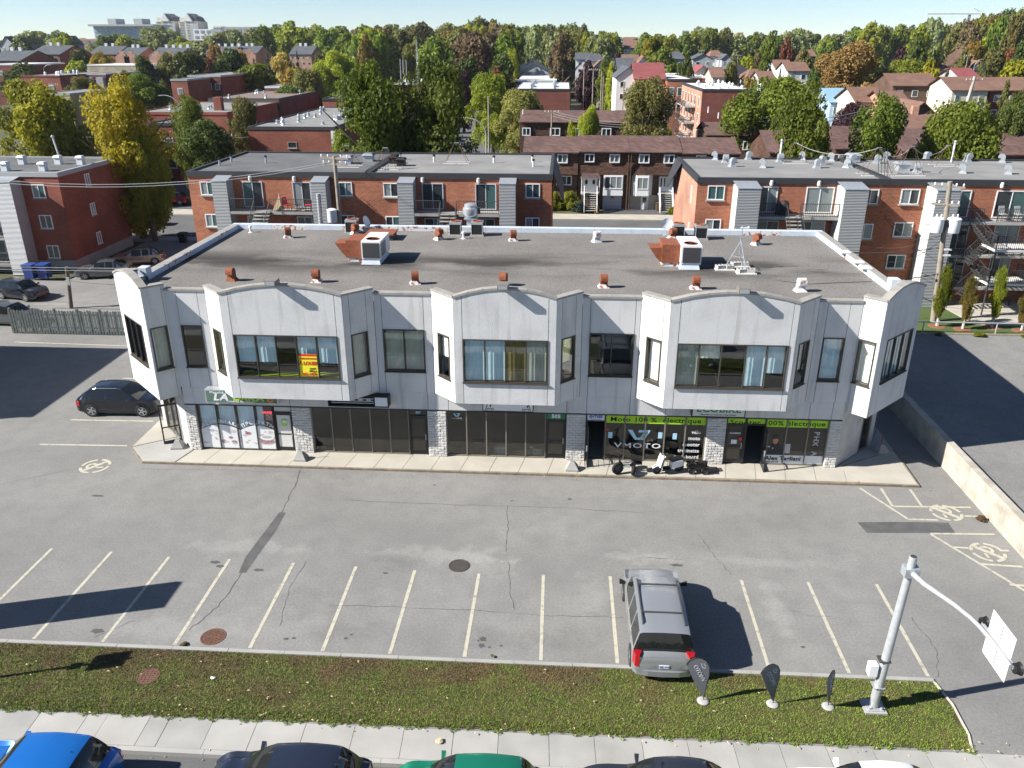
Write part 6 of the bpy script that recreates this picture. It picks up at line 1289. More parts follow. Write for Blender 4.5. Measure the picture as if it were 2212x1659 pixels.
# things on the balconies
def chair(x, y, z_, lb, rz, mm='red_cloth', grp=None):
    t = thing('balcony_chair', lb, 'chair', (x, y, z_), rz, grp); MB().box(-.24, .24, -.24, .24, .42, .47).build('seat', mm, t, world=False); MB().slab([(-.24, .22, .47), (.24, .22, .47), (.22, .34, .98), (-.22, .34, .98)], (0, .04, 0)).build('backrest', mm, t, world=False)
    for a in (-.2, .2):
        for c in (-.2, .2): MB().tube([(a, c, 0), (a * .9, c * .9, .42)], .015, 4).build('leg', 'steel_dark', t, world=False)
chair(-20.7, 60.75, 7.32, 'red chair on the left balcony, nearer the stairs', R(60), grp='red balcony chairs'); chair(-19.1, 60.7, 7.32, 'red chair on the left balcony, nearer the column', R(-75), grp='red balcony chairs')
t = thing('balcony_table', 'small dark table between the two red chairs', 'table', (-19.9, 60.7, 7.32)); MB().lathe([(.001, .02), (.3, .02), (.3, 0), (.001, 0)], (0, 0, .5), 14).build('top', 'steel_dark', t, world=False)
for a in range(3): MB().tube([(.25 * math.cos(a * 2.1), .25 * math.sin(a * 2.1), 0), (0, 0, .5)], .014, 4).build('leg', 'steel_dark', t, world=False)
t = thing('parasol', 'folded tan cloth over a frame on the left balcony', 'cloth', (-21.3, 60.6, 7.32)); MB().add([(-.45, -.2, .1), (.3, -.2, .1), (.3, .3, .1), (-.45, .3, .1), (.05, .05, 1.15)], [(0, 1, 4), (1, 2, 4), (2, 3, 4), (3, 0, 4)]).build('cloth', 'tan_cloth', t, world=False, fix=False); MB().tube([(0, 0, 0), (.05, .05, 1.3)], .02).build('pole', 'off_white', t, world=False)
# ---- right brick block
b = thing('apartment_block', 'long orange brick apartment block with pale siding columns on the right', 'building', (28, 67, 0))
X0, X1, Y0, Y1, ZT = 10.0, 48.0, 61.3, 73.0, 9.85
MB().box(X0, X1, Y0, Y1, -.1, ZT - .25).build('wall', 'brick_orange', b); flat_roof(b, X0, 23.6, Y0, Y1, ZT, 'roof_grey'); flat_roof(b, 23.75, X1, Y0, Y1, ZT, 'roof_grey')
MB().box(X0 - .02, X0 - .003, Y0 + .02, Y1, 0, ZT - .3).build('side_wall', 'brick_pink', b)
MB().slab([(X0 - .1, Y1 - 3.6, ZT + .05), (X0 - .1, Y1 + .2, ZT + .05), (X0 - .9, Y1 + .2, 7.6), (X0 - .9, Y1 - 1.4, 7.6)], (-.05, 0, 0)).build('mansard_panel', 'fascia_dark', b)
fm = Fm((X0, Y0), (X1, Y0)); q_ = lambda r_: (r_[0] - X0, r_[1] - X0, r_[2], r_[3])
for w in ((10.76, 12.0, 8.37, 9.42), (10.8, 11.95, 5.95, 6.95), (21.95, 23.1, 8.2, 9.25), (21.8, 23.1, 5.6, 6.75), (24.68, 26.0, 8.2, 9.3), (24.6, 25.95, 5.8, 6.88), (24.5, 25.85, 3.4, 4.45)): hwin(b, fm, *q_(w), 2, PN)
for w in ((14.45, 15.85, 7.5, 9.38), (17.9, 19.9, 7.5, 9.38), (28.2, 29.65, 7.3, 9.25), (31.4, 33.65, 7.3, 9.25), (28.6, 30, 4.95, 6.8), (31.8, 33.6, 4.95, 6.8), (14.5, 16.2, 5.0, 6.9), (17.6, 19.6, 5, 6.9), (28.9, 30.2, 2.5, 4.4), (32, 33.5, 2.5, 4.4)): hwin(b, fm, *q_(w), 2, ['pane_teal', 'pane_house', 'pane_curtain'], 'door_grey' if w[2] < 7 else 'frame_white', False, name='patio_door')
fsd = Fm((X0, Y1), (X0, Y0))
for w in ((9.0, 9.5, 7.7, 9.0), (9.1, 9.6, 5.0, 6.2)): hwin(b, fsd, *w, 1, 'pane_curtain', sill=False)
for x in (15.3, 18.7, 31.6): wall_lamp(b, x, Y0, 9.55)
for x0, x1, zb_ in ((12.62, 14.25, 1), (20.1, 21.75, 1), (26.45, 28.05, 1), (36.2, 37.8, 1)): clad_column(b, x0 - .05, x1 - .05, 59.4, Y0, zb_, 9.75, 'siding_white')
for x0, x1, g0, g1, zs in ((14.27, 20.08, 16.3, 17.3, (7.42,)), (28.07, 36.1, 30.2, 31.2, (7.22, 4.8, 2.4))):
    for z_ in zs:
        MB().box(x0, x1, 60.0, Y0 - .02, z_ - .2, z_).build('balcony_slab', 'concrete', b); railing(b, [(x0 + .05, 60.05), (g0, 60.05)], z_); railing(b, [(g1, 60.05), (x1 - .05, 60.05)], z_)
stairs(b, (16.3, 60.0, 7.4), (16.3, 57.7, 5.4), 1.0, 9)
for z_ in (4.75, 2.35):   # outer landings and flights of the right stair tower
    MB().box(30.2, 33.4, 57.4, 59.5, z_ + .9, z_ + 1.05).build('stair_landing', 'off_white', b); railing(b, [(30.25, 59.4), (30.25, 57.45), (33.35, 57.45), (33.35, 59.4)], z_ + 1.05)
    stairs(b, (29.3, 59.3, z_ + 2.4), (30.3, 58.2, z_ + 1.05), .95, 8, 'steel_dark', ax=1); stairs(b, (30.4, 58.6, z_ + 1.0), (29.2, 58.6, z_ - .4), .9, 8, 'steel_dark', ax=1)
    for x in (30.3, 33.3): MB().tube([(x, 57.5, z_ - 1.6), (x, 57.5, z_ + .9)], .06, 6).build('stair_post', 'steel_dark', b)
for x in (28.6, 33.5): MB().tube([(x, 60.1, 1), (x, 60.1, 7.2)], .06, 6).build('balcony_post', 'steel_dark', b)
t = thing('covered_barbecue', 'black covered barbecue on the balcony of the right block', 'barbecue', (16.3, 60.7, 7.42)); MB().lathe([(.32, 0), (.36, .5), (.33, .85), (.2, 1.02), (.001, 1.06)], (0, 0, 0), 12).build('cover', 'black', t, world=False, smooth=50); MB().box(-.6, -.33, -.2, .2, 0, .8).build('side_shelf', 'black', t, world=False)
for x in (31.9, 33.0): chair(x, 60.7, 7.22, 'grey chair on the upper right balcony', R(10), 'panel_grey', 'grey chairs on the upper right balcony')
vg = gooseneck('galv', 'galv'); first = True
pts_v = [(1567, 352), (1543, 345), (1583, 360), (1618, 345), (1646, 362), (1685, 350), (1732, 345), (1766, 363), (1776, 355), (1794, 348), (1830, 362), (1841, 352), (1895, 353), (1914, 346), (1981, 372), (2002, 346), (2077, 374), (2091, 349), (2162, 351), (2175, 376), (1836, 362)]
for i, (u, v) in enumerate(pts_v):
    p_ = at(u, v, 66); k_ = (ZT - CAM_H) / (p_.z - CAM_H); lo = (p_.x * k_, 66 * k_, ZT); rz = R(random.choice([-90, -20, 10, 160]) + random.uniform(-10, 10)); lb = 'small galvanised gooseneck vent on the right apartment roof'
    if first: vg.location = lo; vg.rotation_euler = (0, 0, rz); vg.scale = (1.25, 1.25, 1.1); tag(vg, lb, 'vent', 'galvanised vents on the right apartment roof'); first = False
    else: dup(vg, lo, rz, lb, 'galvanised vents on the right apartment roof')
for u, v, lb in ((1842, 348, 'square silver vent box left of the roof joint on the right block'), (1948, 368, 'grey vent box with two white labels on the right block')):
    p_ = at(u, v, 66); k_ = (ZT - CAM_H) / (p_.z - CAM_H); box_vent(p_.x * k_, 66 * k_, ZT, .9, .5, 'galv', lb, None)
wf = [wire_frame(1715, 352, ZT, 'rusty cable frame on the left of the right apartment roof'), wire_frame(1890, 378, ZT, 'rusty cable frame at the front edge of the right apartment roof', 1.1, 2.0), wire_frame(1960, 378, ZT, 'rusty cable frame right of the roof joint on the right block', 1.0, 2.1), wire_frame(2040, 358, ZT, 'rusty cable frame farthest right on the apartment roof')]
for k_ in range(3): cable(wf[k_], wf[k_ + 1], .7, 'sagging cable between frames on the right apartment roof', .02, 'wire_pale')
for k_ in range(4): cable(wf[1] + Vector((.2 * k_, 0, 0)), (23.4 + .4 * k_, 61.1, 7.6 - .3 * k_), 1.0, 'black cable drooping over the front of the right block', .022)
cable((23.8, 61.1, 7.2), (25.9, 55.9, 7.2), .9, 'cable from the right block to the transformer pole', .016)
for u, v, z_ in ((1684, 322, 0), (2055, 325, 0)):
    p_ = at(u, v + 25, 66); k_ = (ZT - CAM_H) / (p_.z - CAM_H); t = thing('service_mast', 'white service mast on the right apartment roof', 'mast', (p_.x * k_, 66 * k_, ZT), group='white service masts on the right roof'); MB().cyl((0, 0, 0), (0, 0, 1.6), .08, n=8).build('pipe', 'white_metal', t, world=False); MB().ball((0, 0, 1.65), .13).build('head', 'galv', t, world=False)
# ---- left brick block
b = thing('apartment_block', 'dark red brick apartment block with grey siding column at the left edge', 'building', (-52, 75, 0))
X0, X1, Y0, Y1, ZT = -62.0, -43.8, 69.5, 80.0, 8.6
MB().box(X0, X1, Y0, Y1, .9, ZT - .2).build('wall', 'brick_red', b); MB().box(X0 + .01, X1 - .01, Y0 + .01, Y1 - .01, -.1, .9).build('foundation', 'concrete_b', b); flat_roof(b, X0, X1, Y0, Y1, ZT, 'roof_dark', 'panel_grey', .1)
MB().slab([(X1 + .066, Y1 + .02, ZT), (X1 + .066, Y1 - .12, ZT), (X1 + .066, Y1 + 1.2, 5.6), (X1 + .066, Y1 + 1.3, 5.6)], (-8, 0, 0)).build('mansard_panel', 'fascia_dark', b)
fm = Fm((X0, Y0), (X1, Y0))
for w in ((-46.35, -45.2, 6.5, 7.68), (-46.28, -45.15, 3.8, 5.0), (-46.2, -45.1, 1.1, 2.28)): hwin(b, fm, w[0] - X0, w[1] - X0, w[2], w[3], 2, PN)
fsd = Fm((X1, Y0), (X1, Y1))
for w in ((4.0, 4.8, 6.85, 7.98), (4.0, 4.78, 4.2, 5.3), (4.1, 4.85, 1.45, 2.58)): hwin(b, fsd, *w, 2, 'pane_curtain')
clad_column(b, -48.9, -47.25, 68.0, Y0, -.1, 8.3, 'panel_grey', 'siding_pale'); clad_column(b, -57, -55.4, 68.0, Y0, -.1, 8.3, 'panel_grey', 'siding_pale')
for z_ in (5.9, 3.2, .9): MB().box(-55.3, -49.0, 68.1, Y0 - .02, z_ - .2, z_).build('balcony_slab', 'concrete', b); railing(b, [(-55.2, 68.15), (-49.1, 68.15)], z_); hwin(b, fm, 6.8 + 3.5, 6.8 + 5.2, z_ + .05, z_ + 2, 2, PN, 'door_grey', False, name='patio_door')
for i, (x, y) in enumerate(((-50.5, 75.2), (-49.3, 70.9), (-47.1, 75.4), (-45.9, 71.0), (-44.9, 75.3))): box_vent(x, y, ZT, .55, .62, 'white_metal', 'white square roof vent on the left brick block', 'white square vents on the left brick block')
t = thing('service_mast', 'white leaning service mast on the left brick block roof', 'mast', (-48.2, 77.5, ZT)); MB().cyl((0, 0, 0), (-.3, 0, 2.2), .08, n=8).build('pipe', 'white_metal', t, world=False); MB().ball((-.3, 0, 2.25), .16).build('head', 'galv', t, world=False)
# ---- brown row houses with mansard walls
def row_house(lb, x0, x1, y0, eave, ridge, wins, lower=True, zl=4.35, depth=9, ym=1.2):
    b = thing('row_house', lb, 'house', ((x0 + x1) / 2, y0 + 4, 0))
    MB().box(x0 + .02, x1 - .02, y0 + ym, y0 + depth, -.1, eave).build('wall', 'brick_brown', b)
    rows = [(x0, y0 + ym - .15, zl - .02), (x1, y0 + ym - .15, zl - .02), (x1, y0 + .55, eave), (x0, y0 + .55, eave), (x0, y0 + ym, zl - .02), (x1, y0 + ym, zl - .02), (x1, y0 + ym, eave), (x0, y0 + ym, eave)]
    MB().slab([(x0, y0 + .35, zl), (x0, y0 + ym + .3, zl), (x0, y0 + ym + .3, eave - .004), (x0, y0 + .55, eave - .004), (x0, y0 + .62, (zl + eave) / 2)], (x1 - x0, 0, 0)).build('upper_wall', 'shingle_wall', b)
    MB().slab([(x0 - .05, y0 + .15, eave), (x0 - .05, y0 + depth / 2 + .4, ridge), (x0 - .05, y0 + depth + .4, eave), (x0 - .05, y0 + depth + .4, eave - .12), (x0 - .05, y0 + depth / 2 + .4, ridge - .14), (x0 - .05, y0 + .15, eave - .12)], (x1 - x0 + .1, 0, 0)).build('roof', 'shingle_roof', b)
    fm = Fm((x0, y0 + .50), (x1, y0 + .50))
    for w in wins: hwin(b, fm, w[0] - x0, w[1] - x0, w[2], w[3], 2, PN, sill=False, fw=.13, out=.12)
    return b
G3 = 'vent pipes on the brown roofs'
b1 = row_house('brown shingled row house, left unit with white basement window behind the hedge', -4.7, 1.95, 100.6, 7.0, 8.35, [(-4.2, -2.9, 5.7, 6.75), (-.6, .68, 5.68, 6.75)])
b2 = row_house('brown shingled row house, middle unit with white oriel and garage door', 2.02, 8.1, 100.75, 7.1, 8.5, [(2.7, 3.9, 5.8, 6.8), (5.7, 6.95, 5.75, 6.78)])
b3 = row_house('brown shingled row house, right unit with white bow window', 8.15, 14.3, 100.75, 7.1, 8.5, [(9.22, 10.5, 5.73, 6.8), (12.2, 13.5, 5.72, 6.78)])
b4 = row_house('brown shingled row house mostly hidden behind the right brick block', 14.35, 21.2, 100.6, 7.0, 8.35, [(16, 17.2, 5.7, 6.75)])
fm = Fm((0, 101.92), (20, 101.92)); fl_ = lambda par, a0, a1, z0, z1, n_, **k_: hwin(par, fm, a0, a1, z0, z1, n_, **k_)
mb = Fm((-5, 101.78), (0, 101.78)); hwin(b1, mb, 4.35, 6.25, 2.95, 4.1, 3, PN, sill=False, fw=.12)
MB().box(5.1, 7.5, 101.1, 101.9, 1.85, 4.3).build('oriel', 'frame_white', b2); fo = Fm((5.1, 101.1), (7.5, 101.1)); hwin(b2, fo, .08, 2.32, 2.65, 4.2, 3, ['pane_curtain', 'pane_house'], sill=False, fw=.12)
MB().prism([(8.6, 101.9), (9.1, 101.0), (10.6, 101.0), (11.1, 101.9)], 1.85, 4.3).build('bow_window', 'frame_white', b3); fo = Fm((9.1, 101.0), (10.6, 101.0)); hwin(b3, fo, .05, 1.45, 2.65, 4.1, 2, 'pane_curtain', sill=False, fw=.1)
g = MB().box(5.15, 7.45, 101.86, 101.93, 0, 1.75).build('garage_door', 'door_grey', b2)
for k_ in range(1, 4): MB().box(5.2, 7.4, 101.852, 101.858, k_ * .43, k_ * .43 + .03).build('door_groove', 'panel_grey', g)
MB().box(6.1, 6.5, 101.845, 101.85, 1.45, 1.62).build('door_light', 'pane_house', g)
MB().box(8.5, 13.9, 101.88, 101.94, -.1, 1.8).build('foundation_wall', 'concrete_c', b3); MB().box(9.8, 10.75, 101.82, 101.875, .05, 1.75).build('basement_door', 'frame_white', b3); MB().box(10.05, 10.5, 101.805, 101.818, .95, 1.55).build('door_light', 'pane_house', b3)
MB().box(2.6, 4.4, 101.82, 101.93, 2.25, 4.1).build('entrance_door', 'frame_white', b2)
for x in (3.05, 3.95): MB().lathe([(.001, 0), (.17, 0), (.17, .02), (.001, .02)], n=14).xf(Matrix.Translation((x, 101.81, 3.35)) @ Matrix.Scale(1.8, 4, (0, 0, 1)) @ Matrix.Rotation(math.pi / 2, 4, 'X')).build('oval_light', 'pane_house', b2)
MB().slab([(2.3, 100.6, 4.05), (4.75, 100.6, 4.05), (4.5, 100.9, 4.5), (2.55, 100.9, 4.5)], (0, 1.0, 0)).build('porch_canopy', 'shingle_roof', b2); MB().box(2.35, 4.7, 100.65, 101.7, 3.93, 4.048).build('canopy_frame', 'frame_white', b2)
for x in (2.4, 4.55): MB().box(x, x + .1, 100.7, 100.8, 2.2, 3.93).build('porch_post', 'frame_white', b2)
MB().box(2.4, 4.65, 100.65, 101.8, 2.0, 2.2).build('porch_slab', 'concrete', b2); stairs(b2, (2.95, 100.65, 2.2), (2.95, 98.7, .2), 1.25, 9, 'concrete', False)
for x in (2.75, 4.3): MB().slab([(x, 100.65, 2.2), (x, 98.7, .2), (x, 98.7, 1.1), (x, 100.65, 3.1)], (.07, 0, 0)).build('stair_balustrade', 'frame_white', b2)
MB().box(11.9, 13.6, 101.82, 101.93, 2.25, 4.1).build('entrance_door', 'frame_white', b3)
for x in (12.1, 12.5): MB().box(x, x + .16, 101.8, 101.818, 2.9, 3.9).build('door_light', 'pane_house', b3)
MB().box(11.8, 13.7, 100.7, 101.8, 2.0, 2.2).build('porch_slab', 'concrete', b3); stairs(b3, (12.1, 100.7, 2.2), (12.1, 98.8, .2), 1.2, 9, 'concrete', False)
for x in (11.85, 13.4): MB().slab([(x, 100.7, 2.2), (x, 98.8, .2), (x, 98.8, 1.0), (x, 100.7, 3.0)], (.12, 0, 0)).build('stair_balustrade', 'frame_white', b3)
for x, par in ((8.0, b2), (8.3, b3)): MB().box(x - .06, x + .06, 101.0, 101.14, .1, 7.0).build('downpipe', 'brick_brown', par)
c1 = row_house('brown row house of the second row, left unit behind the utility pole', -6.7, 4.2, 131, 7.9, 9.3, [(-6.3, -5.0, 5.8, 7.0), (-2, -.4, 5.8, 7.0), (2.0, 3.1, 5.8, 7.0)], zl=3.5)
c2 = row_house('brown row house of the second row, unit behind the small trees', 4.3, 16.0, 131, 7.9, 9.3, [(6.0, 7.5, 5.8, 7.0), (10, 11.2, 5.8, 7.0), (14.2, 15.5, 5.8, 7.0)], zl=3.5)
c3 = row_house('brown row house right of the four-storey brick walk-up', 19.5, 27.6, 116, 7.6, 8.9, [(20.2, 21.4, 5.6, 6.8), (24.6, 25.9, 5.6, 6.8)], zl=3.5)
for u, v, y in ((1183, 310, 105), (1296, 312, 105), (1420, 313, 105), (1130, 242, 134), (1145, 256, 134), (1231, 256, 134), (1530, 238, 118), (1552, 250, 118)):
    a = at(u, v, y); t = thing('vent_pipe', 'small pale pipe on a brown row house roof', 'pipe', (a.x, y, a.z - .15), group=G3); MB().cyl((0, 0, -.2), (0, 0, .55), .09, n=8).build('pipe', 'white_metal', t, world=False); MB().cyl((0, 0, .552), (0, 0, .62), .12, n=8).build('cap', 'galv', t, world=False)
# ================================================================ HOUSES FARTHER BACK
def simple_windows(par, fr, cols, zs, w, h, pane=None, frame='frame_white'):
    for c in cols:
        for z_ in zs:
            mb = MB(); fr.box(mb, c - w / 2, c + w / 2, 0, .05, z_, z_ + h); o = mb.build('window', frame, par)
            g = MB(); f_ = w * .1; fr.box(g, c - w / 2 + f_, c + w / 2 - f_, .051, .07, z_ + f_, z_ + h - f_); g.build('pane', pane or random.choice(PN), o)
def block(lb, u0, u1, vt, y, depth, wall, roof, edge='fascia_dark', wins=None, name='brick_block', z=None, lowcol=False):
    a, c = at(u0, vt, y), at(u1, vt, y); zt = (a.z + c.z) / 2; x0, x1 = a.x, c.x
    b = thing(name, lb, 'building', ((x0 + x1) / 2, y + depth / 2, 0))
    MB().box(x0, x1, y, y + depth, -.1, zt - .28).build('wall', wall, b); flat_roof(b, x0, x1, y, y + depth, zt, roof, edge)
    b['zt'] = zt
    if wins:
        n_, zs, w, h = wins; simple_windows(b, Fm((x0, y), (x1, y)), [(x1 - x0) * (k_ + .5) / n_ for k_ in range(n_)], [zt - q_ for q_ in zs], w, h)
    return b, x0, x1, zt
def roof_dots(x0, x1, y0, y1, z_, n_, lb, mm='galv', s_=.5):
    me = None; g_ = 'small vents: ' + lb
    for k_ in range(n_):
        x, y = random.uniform(x0 + 1, x1 - 1), random.uniform(y0 + 1, y1 - 1)
        if me is None: me = MB().lathe([(s_ * .6, 0), (s_ * .42, .1), (s_ * .42, s_ * .7), (s_ * .5, s_ * .75), (.001, s_ * 1.1)], n=8).mesh('roof_vent'); me.materials.append(MATS[mm])
        o = bpy.data.objects.new('roof_vent', me); COL.objects.link(o); o.location = (x, y, z_); o.scale = (1, 1, random.uniform(.8, 1.5)); tag(o, 'small roof vent ' + lb, 'vent', g_)
def gable(lb, u0, u1, ve, y, depth, rise, wall, roof, axis='x', wins=2, name='house', chim=False, hip=0.0, zw=None):
    a, c = at(u0, ve, y), at(u1, ve, y); x0, x1 = a.x, c.x; ze = max(2.4, (a.z + c.z) / 2); y1 = y + depth; ov = .35
    b = thing(name, lb, 'house', ((x0 + x1) / 2, y + depth / 2, 0))
    if axis == 'x':
        ym = (y + y1) / 2
        MB().slab([(x0, y, -.1), (x0, y1, -.1), (x0, y1, ze), (x0, ym, ze + rise * (1 if not hip else 0)), (x0, y, ze)] if not hip else [(x0, y, -.1), (x0, y1, -.1), (x0, y1, ze), (x0, y, ze)], (x1 - x0, 0, 0)).build('wall', wall, b)
        h_ = hip * (x1 - x0)
        A = [(x0 - ov, y - ov, ze - .05), (x1 + ov, y - ov, ze - .05), (x1 + ov - h_, ym, ze + rise + .08), (x0 - ov + h_, ym, ze + rise + .08), (x1 + ov, y1 + ov, ze - .05), (x0 - ov, y1 + ov, ze - .05)]
        fs_ = [(0, 1, 2, 3), (4, 5, 3, 2)] + ([(1, 4, 2), (5, 0, 3)] if hip else [])
        mb = MB().add(A, fs_); mb.add([(p_[0], p_[1], p_[2] + .12) for p_ in A], fs_); mb.build('roof', roof, b, fix=False)
    else:
        xm = (x0 + x1) / 2
        MB().slab([(x0, y, -.1), (x1, y, -.1), (x1, y, ze), (xm, y, ze + rise), (x0, y, ze)], (0, depth, 0)).build('wall', wall, b)
        for s_ in (-1, 1):
            xe = xm + s_ * ((x1 - x0) / 2 + ov); MB().slab([(xe, y - ov, ze - .12), (xm, y - ov, ze + rise + .05), (xm, y1 + ov, ze + rise + .05), (xe, y1 + ov, ze - .12)], (0, 0, .14)).build('roof', roof, b)
    if wins: simple_windows(b, Fm((x0, y), (x1, y)), [(x1 - x0) * (k_ + .5) / wins for k_ in range(wins)], [max(.8, ze - 1.9)] if ze < 4.6 else [ze - 1.9, ze - 4.4], min(1.3, (x1 - x0) / wins * .4), 1.2)
    if chim: MB().box(x0 + (x1 - x0) * .3, x0 + (x1 - x0) * .3 + .8, (y + y1) / 2 - .4, (y + y1) / 2 + .4, ze, ze + rise + 1.2).build('chimney', 'clap_white' if chim == 'w' else 'brick_pink', b)
    return b
# left: walk-ups
b, x0, x1, zt = block('long brick block with many silver roof vents left of the big maples', 535, 722, 276, 110, 36, 'brick_red', 'roof_grey'); hwin(b, Fm((x0, 110), (x1, 110)), 5.2, 6.4, zt - 2.6, zt - 1.8, 1, 'pane_house', 'concrete_b'); roof_dots(x0, x1, 112, 144, zt, 22, 'on the long brick block left of the maples', 'galv', .55); MB().box(x1 - .5, x1 + .02, 109.95, 110.2, zt - 2.4, zt - .3).build('white_flashing', 'white_metal', b)
block('low dark-edged brick walk-up behind the left maples', 150, 218, 300, 106, 14, 'brick_red', 'roof_dark', 'fascia_dark', (2, (3.2,), 1.2, 1.5)); block('dark-edged walk-up right of the tall yellow tree', 318, 372, 268, 118, 20, 'brick_deep', 'roof_dark', 'fascia_dark', (2, (3.4, 6.2), 1.4, 1.5))
b, x0, x1, zt = block('brick block with pale roof and chimney right of the yellow tree', 292, 490, 244, 128, 24, 'brick_red', 'roof_grey', 'brick_red'); roof_dots(x0, x1, 130, 150, zt, 9, 'on the pale roof right of the yellow tree'); MB().box(x1 - 4, x1 - 2.8, 133, 134.2, zt, zt + 2).build('chimney', 'brick_red', b); simple_windows(b, Fm((x0, 128), (x1, 128)), [x1 - x0 - 3, x1 - x0 - 6], [zt - 3, zt - 6], 1.2, 1.5)
b, x0, x1, zt = block('flat brown-roofed brick building with dark mansard edge', 450, 602, 214, 152, 26, 'brick_deep', 'roof_brown', 'fascia_dark', (6, (3.2,), 1.2, 1.5)); roof_dots(x0, x1, 154, 176, zt, 8, 'on the brown flat roof'); MB().slab([(x0 - .3, 151.6, zt - 1.8), (x1 + .3, 151.6, zt - 1.8), (x1, 151.95, zt + .1), (x0, 151.95, zt + .1)], (0, .1, 0)).build('mansard', 'fascia_dark', b)
block('red brick block with white corner behind the dark green trees', 368, 404, 172, 192, 30, 'brick_red', 'roof_grey', 'panel_grey', (1, (3.2, 6.2), 1.2, 1.4)); block('dark brick wing beside the white corner', 405, 476, 164, 205, 25, 'brick_deep', 'roof_grey', 'panel_grey', (4, (3.2, 6.2), 1.2, 1.5))
b, x0, x1, zt = block('red brick block with white columns above the left yellow tree', 44, 128, 164, 225, 30, 'brick_red', 'roof_grey', 'brick_deep', (2, (3.4, 7.2), 1.6, 1.1)); roof_dots(x0, x1, 226, 250, zt, 8, 'on the red block above the left yellow tree', 'white_metal', .8)
b, x0, x1, zt = block('dark block with pale siding columns left of the buff building', 129, 228, 160, 238, 20, 'brick_deep', 'roof_grey', 'panel_grey', (6, (3.2, 6.4), 1.2, 1.8)); 
for k_ in range(4): MB().box(x0 + 1 + k_ * (x1 - x0) / 4, x0 + 3 + k_ * (x1 - x0) / 4, 236.6, 237.99, 0, zt - .8).build('clad_column', 'panel_grey', b)
block('buff brick low-rise between the olive tree and the yellow tree', 84, 150, 203, 172, 16, 'brick_buff', 'roof_grey', 'panel_grey', (3, (2.6, 5.4), 1.4, 1.5)); b, *_r = block('long buff brick building with pale roof edge on the left', 162, 292, 141, 300, 26, 'brick_buff', 'roof_white', 'off_white', (8, (3.6, 6.8), 1.6, 1.5)); block('grey block right of the buff building', 300, 345, 140, 310, 24, 'clap_grey', 'roof_white', 'panel_grey', (3, (3.4, 6.4), 1.4, 1.5)); block('white-edged flat building at the far left edge', -40, 58, 139, 280, 22, 'brick_deep', 'roof_white', 'white_metal', (4, (3.4,), 1.6, 1.4))
block('small red brick block between the left trees', 572, 642, 188, 205, 20, 'brick_red', 'roof_grey', 'white_metal', (3, (3.2,), 1.4, 1.4)); block('red brick block behind the olive trees left of the maples', 696, 742, 214, 165, 20, 'brick_red', 'roof_dark', 'fascia_dark', (2, (3.2,), 1.2, 1.4)); b, x0, x1, zt = block('grey-roofed brick block between the two big maples', 838, 910, 184, 235, 45, 'brick_red', 'roof_grey', 'fascia_dark', (3, (3,), 1.4, 1.4)); roof_dots(x0, x1, 237, 275, zt, 14, 'on the block between the maples', 'white_metal', .7)
# red gabled terraces
for i, (u0, u1, ve, y, d_, lb) in enumerate(((-30, 42, 132, 330, 26, 'red brick terrace with slate roof at the left edge'), (62, 128, 118, 372, 26, 'red brick terrace with slate roof, second from the left'), (190, 250, 118, 400, 24, 'slate-roofed red terrace behind the yellow tree'), (252, 296, 122, 385, 24, 'red brick gable with stepped front left of the pine'), (322, 385, 122, 385, 24, 'slate-roofed terrace with white chimneys'), (440, 500, 118, 420, 24, 'stepped-gable terrace behind the orange tree'), (505, 552, 117, 425, 24, 'stepped-gable terrace right of the orange tree'), (625, 672, 118, 400, 20, 'red brick terrace among the spruces'))):
    b = gable(lb, u0, u1, ve, y, d_, 3.6, 'brick_pink' if i > 2 else 'brick_red', 'shingle_grey', 'x', 4, 'terrace')
    x0, x1 = at(u0, ve, y).x, at(u1, ve, y).x; ze = at(u1, ve, y).z
    for k_ in range(2 if i not in (4, 5) else 4): MB().box(x0 + (x1 - x0) * (.2 + .25 * k_), x0 + (x1 - x0) * (.2 + .25 * k_) + 1.2, y + d_ / 2 - .5, y + d_ / 2 + .5, ze + 2.5, ze + 5).build('chimney', 'white_metal', b)
    if 3 <= i <= 6:
        for k_ in range(2):
            xc = x0 + (x1 - x0) * (.3 + .42 * k_); mb = MB()
            for s_, w in enumerate((3.2, 2.2, 1.1)): mb.box(xc - w, xc + w, y - .6, y - .1, ze - 6 if s_ == 0 else ze + s_ * 1.1 - 1.1, ze + (s_ + 1) * 1.1 - 1.1)
            mb.build('stepped_gable', 'brick_pink', b)
for u0, u1, ve, y, lb in ((50, 80, 100, 480, 'grey gabled house left of the far trees'), (85, 118, 98, 500, 'grey gabled house, second of the far left row'), (120, 150, 97, 510, 'grey gabled house, third of the far left row'), (0, 32, 100, 470, 'grey-roofed house at the far left edge')): gable(lb, u0, u1, ve, y, 16, 5, 'clap_grey', 'shingle_grey', 'y', 2)
# centre
b, x0, x1, zt = block('brick block with white roof up the middle of the view', 1112, 1232, 193, 190, 34, 'brick_deep', 'roof_white', 'fascia_dark'); 
for fx in (.28, .70):
    for k_ in range(9): o = MB().lathe([(.5, 0), (.4, .7), (.001, .9)], (x0 + (x1 - x0) * fx, 193 + k_ * 3.3, zt), 8).build('roof_vent', 'galv', b)
for k_ in range(3): MB().box(x0 + .5, x1 - .5, 200 + k_ * 8, 200.3 + k_ * 8, zt, zt + .35).build('parapet', 'white_metal', b)
block('white-roofed block behind the first white roof', 1112, 1202, 174, 232, 40, 'brick_deep', 'roof_white', 'white_metal')
for i, (ve, y) in enumerate(((152, 275), (145, 295), (139, 318), (133, 345))): gable('white-trimmed gabled house, number %s in the file beyond the white roofs' % ['one', 'two', 'three', 'four'][i], 1118 + i * 3, 1186 - i * 8, ve + 3, y, 13, 2.3, 'clap_grey', 'shingle_grey', 'y', 2)
